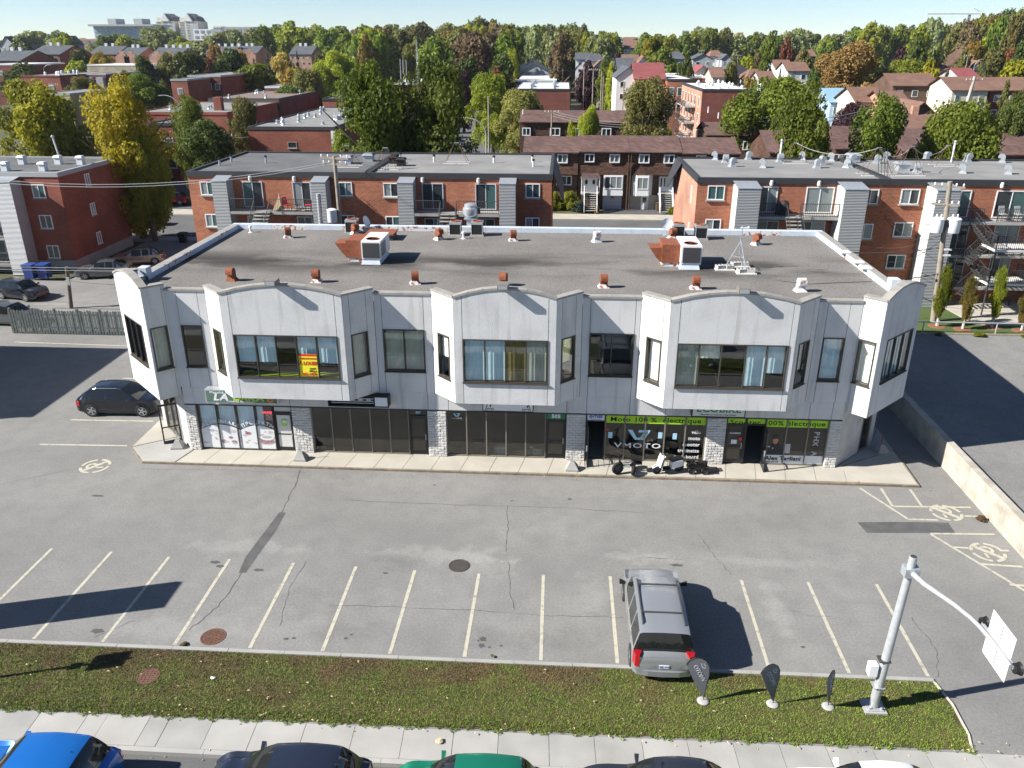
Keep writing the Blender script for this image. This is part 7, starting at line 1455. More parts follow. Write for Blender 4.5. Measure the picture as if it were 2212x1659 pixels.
for u0, u1, ve, y, lb in ((1112, 1165, 115, 400, 'green-roofed grey terrace left of the brown poplar'), (1250, 1312, 112, 420, 'green-roofed grey terrace right of the brown poplar')): gable(lb, u0, u1, ve, y, 20, 6, 'clap_grey', 'shingle_green', 'x', 6, 'terrace', chim='w')
for u0, u1, ve, y, rf, wl_, ax, lb in ((1244, 1278, 126, 330, 'shingle_grey', 'clap_white', 'x', 'pale blue-grey roofed house behind the purple tree'), (1268, 1305, 130, 300, 'shingle_grey', 'clap_white', 'x', 'dark hip-roofed white house behind the purple tree'), (1282, 1312, 145, 262, 'shingle_brown', 'clap_cream', 'y', 'beige gable-fronted house right of the purple tree'), (1312, 1332, 118, 380, 'shingle_green', 'clap_cream', 'y', 'tall cream house with pale green roof'), (1345, 1380, 132, 290, 'shingle_brown', 'clap_cream', 'x', 'brown-roofed house with white gable behind the crescent'), (1325, 1350, 150, 240, 'shingle_grey', 'clap_grey', 'x', 'grey-roofed house left of the crescent lamps'), (1380, 1400, 135, 280, 'shingle_brown', 'clap_white', 'y', 'narrow white house behind the crescent lamps'), (1445, 1480, 125, 300, 'shingle_grey', 'clap_grey', 'x', 'grey hip-roofed house behind the yellow willow')): gable(lb, u0, u1, ve + 3, y, 12, 2.2, wl_, rf, ax, 2, hip=.3 if 'hip' in lb else 0)
for i in range(3): gable('small red-roofed terrace on the far straight street', 1348, 1386 - i * 4, 106 - i * 7, 560 + i * 160, 20, 5, 'clap_white', 'shingle_brown', 'x', 5, 'terrace')['group'] = 'red-roofed terraces on the far straight street'
gable('tall white house with dark grey roof beyond the row houses', 1332, 1384, 168, 188, 20, 2.0, 'clap_white', 'shingle_grey', 'y', 2); gable('blue-grey house behind the tall white house', 1335, 1370, 156, 215, 14, 3, 'clap_blue', 'shingle_grey', 'x', 2)
b, x0, x1, zt = block('brick duplex with white roof and stairs beside the red roof', 1442, 1500, 172, 180, 26, 'brick_orange', 'roof_white', 'fascia_dark', (3, (3.2, 6.4), 1.2, 1.7)); gable('red-roofed brick house with balconies', 1372, 1436, 172, 184, 16, 3, 'brick_pink', 'roof_red', 'x', 3)
b, x0, x1, zt = block('tall four-storey brick walk-up with dishes on its pale roof', 1518, 1626, 194, 150, 26, 'brick_deep', 'roof_white', 'fascia_dark'); roof_dots(x0, x1, 152, 174, zt, 22, 'on the tall brick walk-up', 'white_metal', .6)
MB().box(x0 - .06, x0 - .004, 150.02, 176, 0, zt - .35).build('side_wall', 'brick_pink', b); MB().box(x1 - .1, x1 + 1.2, 150.3, 152, zt - 5, zt - .3).build('clad_column', 'siding_white', b)
fsw = Fm((x0 - .06, 176), (x0 - .06, 150)); simple_windows(b, fsw, [3, 7, 11, 15, 19, 23.5], [zt - 3, zt - 5.8, zt - 8.6], 1.3, 1.8, frame='frame_white')
for z_ in (zt - 3.2, zt - 6.0, zt - 8.8): MB().box(x0 - 2.0, x0 - .07, 156, 168, z_ - .15, z_).build('balcony_slab', 'concrete', b); railing(b, [(x0 - 1.95, 168), (x0 - 1.95, 156), (x0 - .1, 156)], z_, 1.0, .3)
for k_ in range(2): stairs(b, (x0 - 2.1, 166, zt - 6 - 2.8 * k_), (x0 - 2.1, 158, zt - 3.2 - 2.8 * k_), -.9, 8, 'iron_rust')
block('flat white-roofed brick block left of the tall walk-up', 1455, 1528, 166, 205, 22, 'brick_deep', 'roof_white', 'white_metal', (4, (3.2,), 1.3, 1.4))
tag(MB().box(at(1275, 200, 214).x, at(1345, 200, 214).x, 214, 214.3, 0, 3.2).build('white_fence', 'clap_white'), 'long white board fence behind the blue car', 'fence')
# right: bungalows
specs = [(1497, 1540, 128, 300, 'shingle_grey', 'clap_grey', 'y', 'grey double-gabled house beyond the flat roofs'), (1535, 1562, 122, 330, 'shingle_brown', 'clap_white', 'x', 'brown hip-roofed house behind the grey gables'), (1560, 1580, 128, 320, 'shingle_grey', 'clap_grey', 'y', 'grey gabled house right of the grey double gables'), (1505, 1532, 158, 215, 'roof_red', 'clap_cream', 'y', 'rust-roofed bungalow among the left bungalows'), (1524, 1552, 160, 212, 'shingle_grey', 'clap_cream', 'y', 'grey-roofed bungalow among the left bungalows'), (1540, 1566, 168, 195, 'shingle_brown', 'clap_cream', 'x', 'brown-roofed bungalow above the tall walk-up'),
         (1583, 1628, 163, 205, 'fascia_dark', 'clap_grey', 'x', 'house with dark pyramid hip roof'), (1615, 1658, 172, 195, 'shingle_brown', 'clap_blue', 'x', 'brown and grey roofed house below the pyramid roof'), (1645, 1676, 178, 185, 'shingle_brown', 'clap_white', 'x', 'house with four little white gables'), (1676, 1712, 148, 235, 'shingle_brown', 'clap_white', 'x', 'brown-roofed bungalow left of the orange maple'), (1702, 1748, 154, 222, 'shingle_brown', 'clap_white', 'x', 'wide brown-roofed bungalow left of the orange maple'), (1740, 1762, 122, 300, 'shingle_brown', 'brick_brown', 'x', 'brown house behind the round olive tree'),
         (1795, 1862, 222, 148, 'roof_blue', 'clap_blue', 'x', 'pale blue house with light blue roof'), (1852, 1912, 222, 138, 'shingle_brown', 'clap_cream', 'x', 'brown-roofed row house right of the purple tree'), (1914, 1968, 232, 132, 'shingle_brown', 'brick_pink', 'x', 'brown-roofed row house in front of the dark house'), (1962, 2018, 248, 126, 'shingle_brown', 'brick_brown', 'y', 'brown brick gabled house above the hedge'),
         (1930, 2028, 186, 165, 'shingle_brown', 'brick_brown', 'x', 'dark brown house with white windows and blue side wall'), (2058, 2135, 196, 155, 'shingle_brown', 'clap_cream', 'x', 'cream bungalow with brown roof behind the pale pole'), (2140, 2240, 196, 158, 'shingle_brown', 'brick_deep', 'x', 'wide brown-roofed house at the right edge'), (2076, 2116, 170, 195, 'roof_red', 'clap_grey', 'x', 'small red-roofed house by the blue spruce'), (1985, 2022, 147, 240, 'shingle_brown', 'clap_cream', 'x', 'brown hip-roofed bungalow behind the yellow trees'), (2022, 2055, 152, 240, 'shingle_brown', 'clap_cream', 'x', 'brown-roofed bungalow right of the hip-roofed one'), (2104, 2124, 145, 250, 'shingle_brown', 'clap_white', 'y', 'tiny white gabled house by the right lamp'), (2078, 2112, 120, 330, 'shingle_brown', 'brick_brown', 'x', 'brown roof among the far right trees'),
         (1962, 2080, 290, 112, 'shingle_brown', 'brick_red', 'x', 'brown-roofed brick house with chimneys between the right maples'), (1806, 1880, 322, 100, 'shingle_roof', 'shingle_wall', 'x', 'brown row house roof between the first two right maples'), (1950, 2020, 328, 99, 'shingle_roof', 'shingle_wall', 'x', 'brown row house roof between the second pair of right maples'), (1664, 1700, 330, 102, 'shingle_roof', 'shingle_wall', 'x', 'brown mansard gable end behind the right roof vents'), (2140, 2260, 335, 98, 'shingle_roof', 'shingle_wall', 'x', 'brown row house roof at the right edge')]
for u0, u1, ve, y, rf, wl_, ax, lb in specs:
    b = gable(lb, u0, u1, ve, y, 11 if y < 180 else 12, 1.9 if ax == 'x' else 1.6, wl_, rf, ax, 3 if u1 - u0 > 50 else 2, hip=.42 if 'pyramid' in lb else (.28 if 'hip' in lb else 0), chim=('chimneys' in lb))
a0, a1 = at(2028, 175, 165), at(2028, 175, 176); MB().box(a0.x + .01, a0.x + .12, 165.1, 176, 0, 7.5).build('blue_side_wall', 'clap_blue', b if 0 else [o for o in bpy.data.objects if o.get('label', '').startswith('dark brown house with white')][0])
# horizon
def tower(lb, u0, u1, vt, y, wall='off_white', floors=12, depth=40, name='apartment_tower', roof='shingle_grey'):
    a, c = at(u0, vt, y), at(u1, vt, y); b = thing(name, lb, 'building', ((a.x + c.x) / 2, y + depth / 2, 0)); x0, x1, zt = a.x, c.x, a.z
    MB().box(x0, x1, y, y + depth, 0, zt).build('wall', wall, b); mb = MB(); n_ = max(3, int((x1 - x0) / 6)); fh = zt / floors
    for f_ in range(floors):
        for k_ in range(n_): xx = x0 + (k_ + .5) * (x1 - x0) / n_; mb.box(xx - (x1 - x0) / n_ * .3, xx + (x1 - x0) / n_ * .3, y - .3, y - .02, f_ * fh + fh * .3, f_ * fh + fh * .8)
    o = mb.build('window_rows', 'pane_curtain', b); o['kind'] = 'stuff'
    return b, x0, x1, zt
b, x0, x1, zt = tower('long pale blue-grey apartment slab on the left horizon', 201, 330, 57, 950, 'clap_blue', 9, 40); MB().box(x0 - 3, x1 + 3, 945, 992, zt, zt + 2).build('roof_edge', 'panel_grey', b)
for k_ in (.18, .62): MB().box(x0 + (x1 - x0) * k_, x0 + (x1 - x0) * (k_ + .14), 960, 980, zt + 2, zt + 8).build('penthouse', 'panel_grey', b)
for k_, (u0, u1, lb) in enumerate(((336, 376, 'cream tower with peaked roof on the horizon, left one'), (385, 426, 'cream tower with peaked roof on the horizon, right one'))):
    b, x0, x1, zt = tower(lb, u0, u1, 46, 1050, 'clap_cream', 15, 30); w = x1 - x0
    MB().slab([(x0 + w * .3, 1049, zt), (x0 + w * .75, 1049, zt), (x0 + w * .52, 1049, zt + 9)], (0, 30, 0)).build('peaked_roof', 'off_white', b); MB().slab([(x0 + w * .5, 1052, zt), (x1, 1052, zt), (x1 - 3, 1052, zt + 5), (x0 + w * .55, 1052, zt + 8)], (0, 24, 0)).build('slate_roof', 'shingle_grey', b); MB().box(x0 + 1, x0 + w * .28, 1052, 1075, zt, zt + 4).build('turret', 'clap_cream', b); MB().box(x0 + w * .62, x1 + 1, 1048, 1049.5, 0, zt - 4).build('balcony_stack', 'clap_grey', b)
tower('bright white block on the left horizon', 417, 456, 63, 1000, 'white_paint', 6, 30); tower('dark flat block behind the far green wood', 484, 548, 58, 1000, 'panel_grey', 4, 60); tower('small cream stair tower on the left horizon', 460, 478, 57, 1050, 'clap_cream', 6, 20); tower('long brick school building below the far trees', 128, 212, 84, 640, 'brick_pink', 4, 30); tower('dark brown building below the apartment slab', 262, 300, 84, 620, 'brick_brown', 3, 30)
tower('grey tower on the right horizon by the wood', 1474, 1488, 66, 1300, 'panel_grey', 8, 20); tower('white slab on the right horizon', 1634, 1650, 71, 1300, 'white_paint', 6, 20); tower('pale tower on the right horizon left of the white slab', 1594, 1606, 70, 1300, 'brick_pink', 6, 20); tower('white stepped block on the far straight street', 1376, 1394, 79, 1100, 'white_paint', 3, 30); tower('long low white warehouse on the far straight street', 1343, 1386, 89, 900, 'roof_white', 2, 60)
# tower crane
a = at(2096, 30, 1600); bL, bR, ft = at(2003, 28, 1600), at(2128, 30, 1600), at(2089, 68, 1600); t = thing('tower_crane', 'pale tower crane above the right horizon', 'crane', (a.x, 1600, 0))
MB().box(bL.x, bR.x, 1599, 1601, a.z - 1.2, a.z + 1.2).build('jib', 'roof_white', t); MB().slab([(ft.x - 2.2, 1600, 0), (ft.x + 2.2, 1600, 0), (a.x + 2, 1600, a.z), (a.x - 2, 1600, a.z)], (0, 3, 0)).build('mast', 'clap_grey', t); MB().box(bR.x - 7, bR.x, 1598, 1602, a.z - 4, a.z + 1.5).build('counterweight', 'white_paint', t); MB().tube([(a.x, 1600, a.z), (a.x + 4, 1600, a.z + 9), (bR.x - 2, 1600, a.z)], .7, 4).build('apex', 'roof_white', t)
# ================================================================ TREES AND PLANTS
def leaf_cloud(blobs, n_, size, seed, up=.25, inner=.25):
    """leaf-sized quads scattered over many small clumps; blobs = (centre, radius) in a unit-less crown"""
    g = np.random.default_rng(seed); C = np.array([b_[0] for b_ in blobs]); Rr = np.array([b_[1] for b_ in blobs])
    pr = Rr ** 2 / (Rr ** 2).sum(); ix = g.choice(len(blobs), n_, p=pr)
    d = g.normal(size=(n_, 3)); d /= np.linalg.norm(d, axis=1)[:, None]
    rr = Rr[ix] * np.where(g.random(n_) < inner, g.random(n_) ** .5, g.normal(1.0, .10, n_).clip(.7, 1.3))
    p_ = C[ix] + d * rr[:, None]
    nn = d * .75 + g.normal(size=(n_, 3)) * .55 + np.array([0, 0, up]); nn /= np.linalg.norm(nn, axis=1)[:, None]
    t1 = np.cross(nn, g.normal(size=(n_, 3))); t1 /= np.linalg.norm(t1, axis=1)[:, None]; t2 = np.cross(nn, t1)
    s_ = size * g.uniform(.6, 1.35, n_)[:, None]
    V = np.stack([p_ - t1 * s_ * .5 - t2 * s_ * .28, p_ + t1 * s_ * .1 - t2 * s_ * .5, p_ + t1 * s_ * .55 + t2 * s_ * .15, p_ - t1 * s_ * .15 + t2 * s_ * .5], 1).reshape(-1, 3)
    return V
def crown_mesh(name, kind, n_, size, seed):
    g = np.random.default_rng(seed); bl = []
    if kind == 'broad':      # height 1 (z 0..1), radius .5: several limbs' worth of clumps
        for k_ in range(40):
            a = g.random() * 6.283; z_ = g.random() ** .85; prof = math.sin(math.pi * min(1, .12 + z_ * .86)) ** .6; r_ = .42 * prof * g.uniform(.4, 1.1)
            bl.append(((r_ * math.cos(a), r_ * math.sin(a), .05 + z_ * .86), g.uniform(.045, .14)))
        for k_ in range(8): bl.append(((g.normal() * .1, g.normal() * .1, g.uniform(.2, .8)), .18))
    elif kind == 'oval':
        for k_ in range(44):
            a = g.random() * 6.283; z_ = g.random(); prof = math.sin(math.pi * (.08 + z_ * .84)) ** .8 * (1.1 - .35 * z_); r_ = .42 * prof * g.uniform(.35, 1.12)
            bl.append(((r_ * math.cos(a), r_ * math.sin(a), .03 + z_ * .93), g.uniform(.04, .125)))
        for k_ in range(12): bl.append(((g.normal() * .1, g.normal() * .1, .1 + .065 * k_), .16))
    elif kind == 'poplar':
        for k_ in range(40):
            a = g.random() * 6.283; z_ = g.random(); r_ = .36 * (math.sin(math.pi * (.1 + z_ * .8))) * g.uniform(.4, 1)
            bl.append(((r_ * math.cos(a), r_ * math.sin(a), .02 + z_ * .93), g.uniform(.04, .10)))
    elif kind == 'cone':
        for k_ in range(60):
            z_ = g.random() ** 1.4; a = g.random() * 6.283; r_ = .47 * (1 - z_) * g.uniform(.55, 1)
            bl.append(((r_ * math.cos(a), r_ * math.sin(a), .02 + z_ * .95), .03 + .07 * (1 - z_)))
    elif kind == 'bush':
        for k_ in range(26):
            a = g.random() * 6.283; z_ = g.random(); r_ = .40 * math.sqrt(max(.05, 1 - z_ * z_)) * g.uniform(.3, 1)
            bl.append(((r_ * math.cos(a), r_ * math.sin(a), .1 + z_ * .72), g.uniform(.1, .17)))
    elif kind == 'hedge':
        for k_ in range(60): bl.append(((g.uniform(-.46, .46), g.uniform(-.42, .42), g.uniform(.08, .9)), .07))
    V = leaf_cloud(bl, n_, size, seed + 100, inner=.2)
    me = bpy.data.meshes.new(name); me.vertices.add(len(V)); me.vertices.foreach_set('co', V.ravel().astype(np.float32))
    n4 = len(V) // 4; me.loops.add(n4 * 4); me.loops.foreach_set('vertex_index', np.arange(n4 * 4, dtype=np.int32))
    me.polygons.add(n4); me.polygons.foreach_set('loop_start', np.arange(0, n4 * 4, 4, dtype=np.int32)); me.polygons.foreach_set('loop_total', np.full(n4, 4, dtype=np.int32))
    me.update(calc_edges=True); me.materials.append(MATS['leaf_green']); return me
def trunk_mesh(name, seed, pale=False):
    g = np.random.default_rng(seed); mb = MB(); mb.tube([(0, 0, -.02), (.004, .002, .25), (.0, .006, .5), (.005, 0, .85)], [.03, .024, .018, .008], 7)
    for k_ in range(0 if pale else 6):
        a = g.random() * 6.28; z_ = g.uniform(.25, .6); mb.tube([(0, 0, z_), (.16 * math.cos(a), .16 * math.sin(a), z_ + .15), (.30 * math.cos(a), .30 * math.sin(a), z_ + .3)], [.012, .008, .003], 5)
    me = mb.mesh(name); me.materials.append(MATS['bark_pale' if pale else 'bark']); return me
NEAR = {k_: [crown_mesh('crown', k_, n_, sz, 10 * i + j) for j in range(nv)] for i, (k_, n_, sz, nv) in enumerate((('broad', 26000, .024, 4), ('oval', 26000, .021, 3), ('bush', 9000, .042, 2), ('cone', 12000, .026, 1), ('hedge', 12000, .035, 1)))}
FAR = {k_: [crown_mesh('crown', k_, n_, sz, 500 + 10 * i + j) for j in range(nv)] for i, (k_, n_, sz, nv) in enumerate((('broad', 6500, .055, 5), ('oval', 6500, .048, 3), ('poplar', 5500, .045, 3), ('cone', 3500, .045, 2), ('bush', 2200, .09, 2)))}
TRUNK = [trunk_mesh('trunk', 900 + k_) for k_ in range(3)]; TRUNK_P = trunk_mesh('trunk', 950, True)
def tree(x, y, h, w, kind, leaf, lb, grp=None, far=True, z0=0.0, clear=.12, name='tree', cat='tree', pale=False, d=None):
    """crown fills z from clear*h to h; w is the crown's width"""
    lib = FAR if far else NEAR
    if kind not in lib: lib = NEAR if lib is FAR else FAR
    t = thing(name, lb, cat, (x, y, z0), random.uniform(0, 6.28), grp)
    me = random.choice(lib[kind]); c = bpy.data.objects.new('crown', me); COL.objects.link(c); c.parent = t; c.location = (0, 0, h * clear); c.scale = (w, d or w, h * (1 - clear)); c.rotation_euler = (0, 0, random.uniform(0, 6.28) if d is None else 0)
    if d is not None: t.rotation_euler = (0, 0, 0)
    c.material_slots[0].link = 'OBJECT'; c.material_slots[0].material = MATS['leaf_' + leaf]
    if cat == 'tree':
        k_ = bpy.data.objects.new('trunk', TRUNK_P if pale else random.choice(TRUNK)); COL.objects.link(k_); k_.parent = t; k_.scale = (h * .9, h * .9, h * .9)
    return t
MASS = {}
def merge_tree(x, y, h, w, kind, leaf, key):
    me = random.choice(FAR[kind]); n_ = len(me.vertices); v = np.empty(n_ * 3, dtype=np.float32); me.vertices.foreach_get('co', v); v = v.reshape(-1, 3)
    a = random.uniform(0, 6.28); ca, sa = math.cos(a), math.sin(a); v = np.stack([(v[:, 0] * ca - v[:, 1] * sa) * w + x, (v[:, 0] * sa + v[:, 1] * ca) * w + y, v[:, 2] * h], 1); MASS.setdefault(key, []).append((v, leaf))
def build_mass(key, name, lb):
    L_ = MASS[key]; V = np.concatenate([v for v, _ in L_]); ms = sorted({f for _, f in L_}); mi = np.concatenate([np.full(len(v) // 4, ms.index(f), dtype=np.int32) for v, f in L_]); n4 = len(V) // 4
    me = bpy.data.meshes.new(name); me.vertices.add(len(V)); me.vertices.foreach_set('co', V.ravel().astype(np.float32)); me.loops.add(n4 * 4); me.loops.foreach_set('vertex_index', np.arange(n4 * 4, dtype=np.int32)); me.polygons.add(n4); me.polygons.foreach_set('loop_start', np.arange(0, n4 * 4, 4, dtype=np.int32)); me.polygons.foreach_set('loop_total', np.full(n4, 4, dtype=np.int32))
    for f in ms: me.materials.append(MATS['leaf_' + f])
    me.polygons.foreach_set('material_index', mi); me.update(calc_edges=True); tag(put(name, me, None), lb, 'wood', kind='stuff')
def tpx(u, vt, wpx, y, kind, leaf, lb, grp=None, far=True, clear=.1, vb=None, **k_):
    """tree standing at depth y whose top shows at (u, vt) and whose crown is wpx wide"""
    a = at(u, vt, y); w = (at(u + wpx / 2, vt, y) - at(u - wpx / 2, vt, y)).length; z0 = 0.0
    if vb is not None: clear = max(.0, min(.8, at(u, vb, y).z / a.z))
    tree(a.x, y, a.z * 1.02, w * (1.38 if kind in ('oval', 'poplar') else 1.2), kind, leaf, lb, grp, far, clear=clear, **k_)
N_ = dict(far=False)
near = [(62, 168, 172, 101, 'broad', 'gold', 'big dark maple with yellowing crown at the far left edge'), (252, 187, 158, 82.6, 'oval', 'sunny', 'tall yellow-green tree beside the left brick block'), (296, 290, 92, 81.5, 'broad', 'lime', 'green tree with yellow leaves behind the corner of the left block'), (402, 212, 78, 108, 'oval', 'green', 'narrow dark green tree left of the grey utility pole'), (442, 262, 110, 104, 'broad', 'dark', 'dark green tree in front of the brick walk-up'), (528, 220, 82, 118, 'oval', 'olive', 'olive tree left of the long brick block'),
        (620, 186, 78, 172, 'broad', 'dark', 'dark maple behind the long brick block, left one'), (668, 148, 84, 180, 'broad', 'olive', 'olive tree behind the long brick block, right one'), (802, 145, 168, 79.5, 'oval', 'green', 'left one of the two big green maples behind the middle roof'), (944, 140, 168, 80, 'oval', 'green', 'right one of the two big green maples behind the middle roof'), (872, 262, 80, 79, 'broad', 'green', 'smaller green tree between the two big maples'), (738, 285, 60, 80.5, 'broad', 'green', 'green tree at the left foot of the big maples'),
        (1064, 158, 98, 155, 'broad', 'lime', 'lime green maple with red tips by the side street'), (1132, 194, 104, 140, 'broad', 'olive', 'round olive maple right of the lime maple'), (1396, 172, 118, 120, 'oval', 'olive', 'olive tree before the second row of brown houses'), (1276, 232, 56, 119, 'broad', 'lime', 'thin yellow-green tree before the second brown row'), (1236, 252, 40, 112, 'bush', 'lime', 'small bright shrub between the two brown rows'), (1680, 165, 190, 114, 'broad', 'green', 'huge round dark green tree on the right'), (1757, 204, 140, 79, 'oval', 'green', 'first of the three green maples behind the right roof'), (1914, 214, 138, 79.5, 'oval', 'green', 'second of the three green maples behind the right roof'), (2088, 224, 185, 80, 'broad', 'green', 'third and widest green maple behind the right roof'),
        (2178, 176, 90, 112, 'cone', 'olive', 'brownish conical tree at the right edge'), (2205, 205, 90, 104, 'broad', 'dark', 'dark tree at the right edge behind the widest maple'), (1845, 224, 82, 128, 'broad', 'purple', 'purple-leaved tree between the right maples'), (1846, 94, 158, 192, 'broad', 'orange', 'large orange-brown maple on the right'), (1958, 128, 118, 196, 'broad', 'green', 'spreading green tree right of the orange maple'), (718, 108, 100, 235, 'broad', 'lime', 'bright green tree behind the long brick block'), (288, 157, 130, 175, 'broad', 'green', 'round green tree above the tall yellow tree'), (172, 164, 66, 205, 'broad', 'olive', 'olive tree above the buff low-rise')]
for a in near: tpx(a[0], a[1], a[2], a[3], a[4], a[5], a[6], **N_, clear=.1 if a[3] > 105 else .07)
mid = [(45, 140, 80, 262, 'broad', 'dark', 'dark bronze tree left of the red brick gable'), (140, 242, 40, 112, 'bush', 'yellow', 'bright yellow bush left of the tall yellow tree'), (163, 135, 58, 290, 'broad', 'lime', 'yellow-green tree left of the buff building'), (168, 110, 50, 345, 'broad', 'dark', 'dark tree behind the yellow tree'), (212, 115, 56, 335, 'broad', 'yellow', 'golden yellow tree behind the buff building'), (222, 98, 36, 420, 'cone', 'dark', 'dark pine beside the golden tree'), (306, 125, 52, 268, 'oval', 'dark', 'dark narrow tree right of the buff building'), (358, 118, 46, 275, 'oval', 'olive', 'olive tree right of the buff building'), (265, 148, 44, 250, 'bush', 'olive', 'olive shrub before the grey block'),
       (402, 116, 88, 272, 'broad', 'dark', 'dark spreading tree left of the red-tipped tree'), (440, 104, 36, 310, 'cone', 'spruce', 'dark blue spruce left of the orange tree'), (464, 100, 40, 320, 'broad', 'orange', 'orange maple before the stepped gables'), (455, 124, 40, 282, 'broad', 'red', 'reddish tree below the orange maple'), (494, 110, 74, 280, 'broad', 'dark', 'dark green tree right of the reddish tree'), (518, 114, 34, 295, 'broad', 'yellow', 'lemon yellow tree before the stepped gables'), (577, 114, 28, 285, 'cone', 'spruce', 'grey-blue spruce in the left middle distance'), (548, 126, 34, 280, 'cone', 'spruce', 'short spruce left of the grey-blue spruce'), (607, 116, 52, 278, 'broad', 'orange', 'brown-orange tree right of the spruces'), (548, 142, 100, 225, 'broad', 'green', 'wide bright green tree above the brown flat roof'), (625, 138, 42, 240, 'broad', 'autumn', 'yellow and orange tree right of the bright green tree'), (640, 108, 22, 300, 'cone', 'spruce', 'thin spruce by the red terrace'), (636, 150, 60, 215, 'broad', 'autumn', 'autumn-coloured tree by the small red block'), (690, 120, 44, 260, 'broad', 'olive', 'olive tree left of the bright green tree'),
       (797, 130, 54, 232, 'broad', 'autumn', 'brown-tipped tree behind the left big maple'), (1010, 128, 70, 236, 'broad', 'dark', 'dark round tree behind the right big maple'), (1000, 157, 44, 196, 'broad', 'purple', 'purple tree at the right shoulder of the big maples'), (1084, 122, 60, 232, 'broad', 'dark', 'dark tree behind the lime maple'), (1106, 112, 36, 240, 'broad', 'lime', 'lime tree behind the dark tree'), (1072, 150, 30, 178, 'broad', 'red', 'crimson tree top behind the lime maple'), (1218, 74, 70, 245, 'poplar', 'brown', 'tall brown poplar in the middle distance'), (1140, 92, 22, 300, 'cone', 'dark', 'dark spruce before the green roofs'), (1270, 136, 50, 232, 'broad', 'purple', 'purple plum tree before the grey roofs'), (1334, 120, 36, 275, 'broad', 'purple', 'second purple tree by the crescent'), (1310, 140, 36, 222, 'oval', 'green', 'green tree left of the tall white house'), (1324, 146, 26, 205, 'oval', 'lime', 'light green tree touching the tall white house'), (1415, 84, 74, 290, 'poplar', 'lime', 'yellow-green willow above the crescent'), (1396, 88, 26, 300, 'poplar', 'yellow', 'yellow birch left of the willow'), (1432, 110, 70, 262, 'broad', 'green', 'green tree below the willow'), (1372, 133, 32, 245, 'bush', 'orange', 'orange shrub by the crescent, left one'), (1412, 142, 24, 240, 'bush', 'orange', 'orange shrub by the crescent, right one'), (1452, 132, 44, 235, 'bush', 'green', 'green shrub behind the red roof'),
       (1486, 126, 44, 206, 'broad', 'dark', 'dark round tree left of the tall walk-up'), (1580, 142, 44, 200, 'broad', 'olive', 'olive tree left of the dark pyramid roof'), (1568, 150, 22, 188, 'cone', 'dark', 'narrow dark cedar by the white lamp'), (1612, 126, 50, 235, 'broad', 'lime', 'yellow-green tree above the pyramid roof'), (1640, 120, 30, 245, 'broad', 'brown', 'brown tree right of the pyramid roof'), (1657, 126, 36, 228, 'oval', 'green', 'green tree beside a utility pole on the right'), (1668, 84, 48, 265, 'broad', 'green', 'bright green maple above the bungalows'), (1702, 88, 40, 275, 'broad', 'red', 'red-topped tree right of the bright green maple'), (1738, 111, 46, 236, 'broad', 'olive', 'round olive tree above the bungalows'), (1617, 94, 40, 290, 'cone', 'dark', 'dark fir above the bungalows'), (1622, 172, 50, 162, 'broad', 'autumn', 'small autumn tree right of the tall walk-up'), (1790, 120, 44, 215, 'broad', 'green', 'green tree at the left of the orange maple'), (1760, 160, 50, 168, 'broad', 'dark', 'dark tree below the orange maple'),
       (1987, 80, 56, 240, 'broad', 'dark', 'dark tree behind the yellow trees'), (2032, 92, 64, 242, 'cone', 'green', 'wide dark green conical tree on the right'), (1950, 106, 42, 250, 'broad', 'purple', 'purple tree behind the spreading green tree'), (2010, 138, 66, 190, 'broad', 'gold', 'yellow-green tree above the dark house'), (2048, 146, 44, 180, 'cone', 'olive', 'olive pine above the cream bungalow'), (2128, 134, 34, 172, 'cone', 'spruce', 'blue spruce by the red roof'), (2192, 136, 90, 178, 'broad', 'gold', 'golden-green tree at the right edge'), (2186, 106, 36, 240, 'broad', 'red', 'dark red tree at the right edge'), (2108, 94, 56, 262, 'broad', 'autumn', 'rusty tree below the right wood'), (2150, 112, 70, 230, 'broad', 'olive', 'olive tree behind the blue spruce'), (2085, 112, 40, 250, 'broad', 'olive', 'olive tree by the leaning pole'), (2212, 96, 60, 235, 'broad', 'dark', 'dark green tree cut by the right edge')]
for a in mid: tpx(a[0], a[1], a[2], a[3], a[4], a[5], a[6], clear=.08)
# the far wood along the horizon: single trees, alike at this distance, lightened in leaf colour instead of by denser haze
belt = {'green': 'green tree of the far wood along the horizon', 'olive': 'olive tree of the far wood along the horizon', 'dark': 'dark green tree of the far wood along the horizon', 'pale': 'pale grey-green poplar of the far wood along the horizon', 'lime': 'yellow-green tree of the far wood along the horizon', 'autumn': 'rust-tinged tree of the far wood along the horizon', 'brown': 'brown tree of the far wood along the horizon', 'yellow': 'yellow tree of the far wood along the horizon'}
def prof(u):
    pts = [(-40, 88), (20, 88), (45, 75), (60, 70), (100, 78), (130, 68), (160, 92), (195, 95), (215, 88), (235, 74), (270, 80), (298, 84), (312, 64), (350, 58), (375, 66), (390, 88), (430, 90), (450, 78), (500, 70), (545, 62), (560, 60), (590, 60), (620, 52), (660, 66), (700, 60), (740, 66), (780, 66), (815, 56), (840, 66), (870, 58), (925, 60), (950, 66), (1000, 56), (1040, 50), (1085, 54), (1110, 60), (1150, 60), (1200, 58), (1240, 58), (1275, 68), (1340, 76), (1365, 82), (1400, 80), (1440, 74), (1480, 72), (1520, 58), (1560, 62), (1590, 78), (1640, 74), (1700, 74), (1725, 66), (1770, 72), (1830, 74), (1870, 62), (1905, 58), (1940, 64), (1985, 54), (2025, 44), (2060, 58), (2090, 56), (2120, 40), (2160, 30), (2212, 26), (2250, 30)]
    for (a, b_), (c, d_) in zip(pts[:-1], pts[1:]):
        if a <= u <= c: return b_ + (d_ - b_) * (u - a) / (c - a)
    return 80
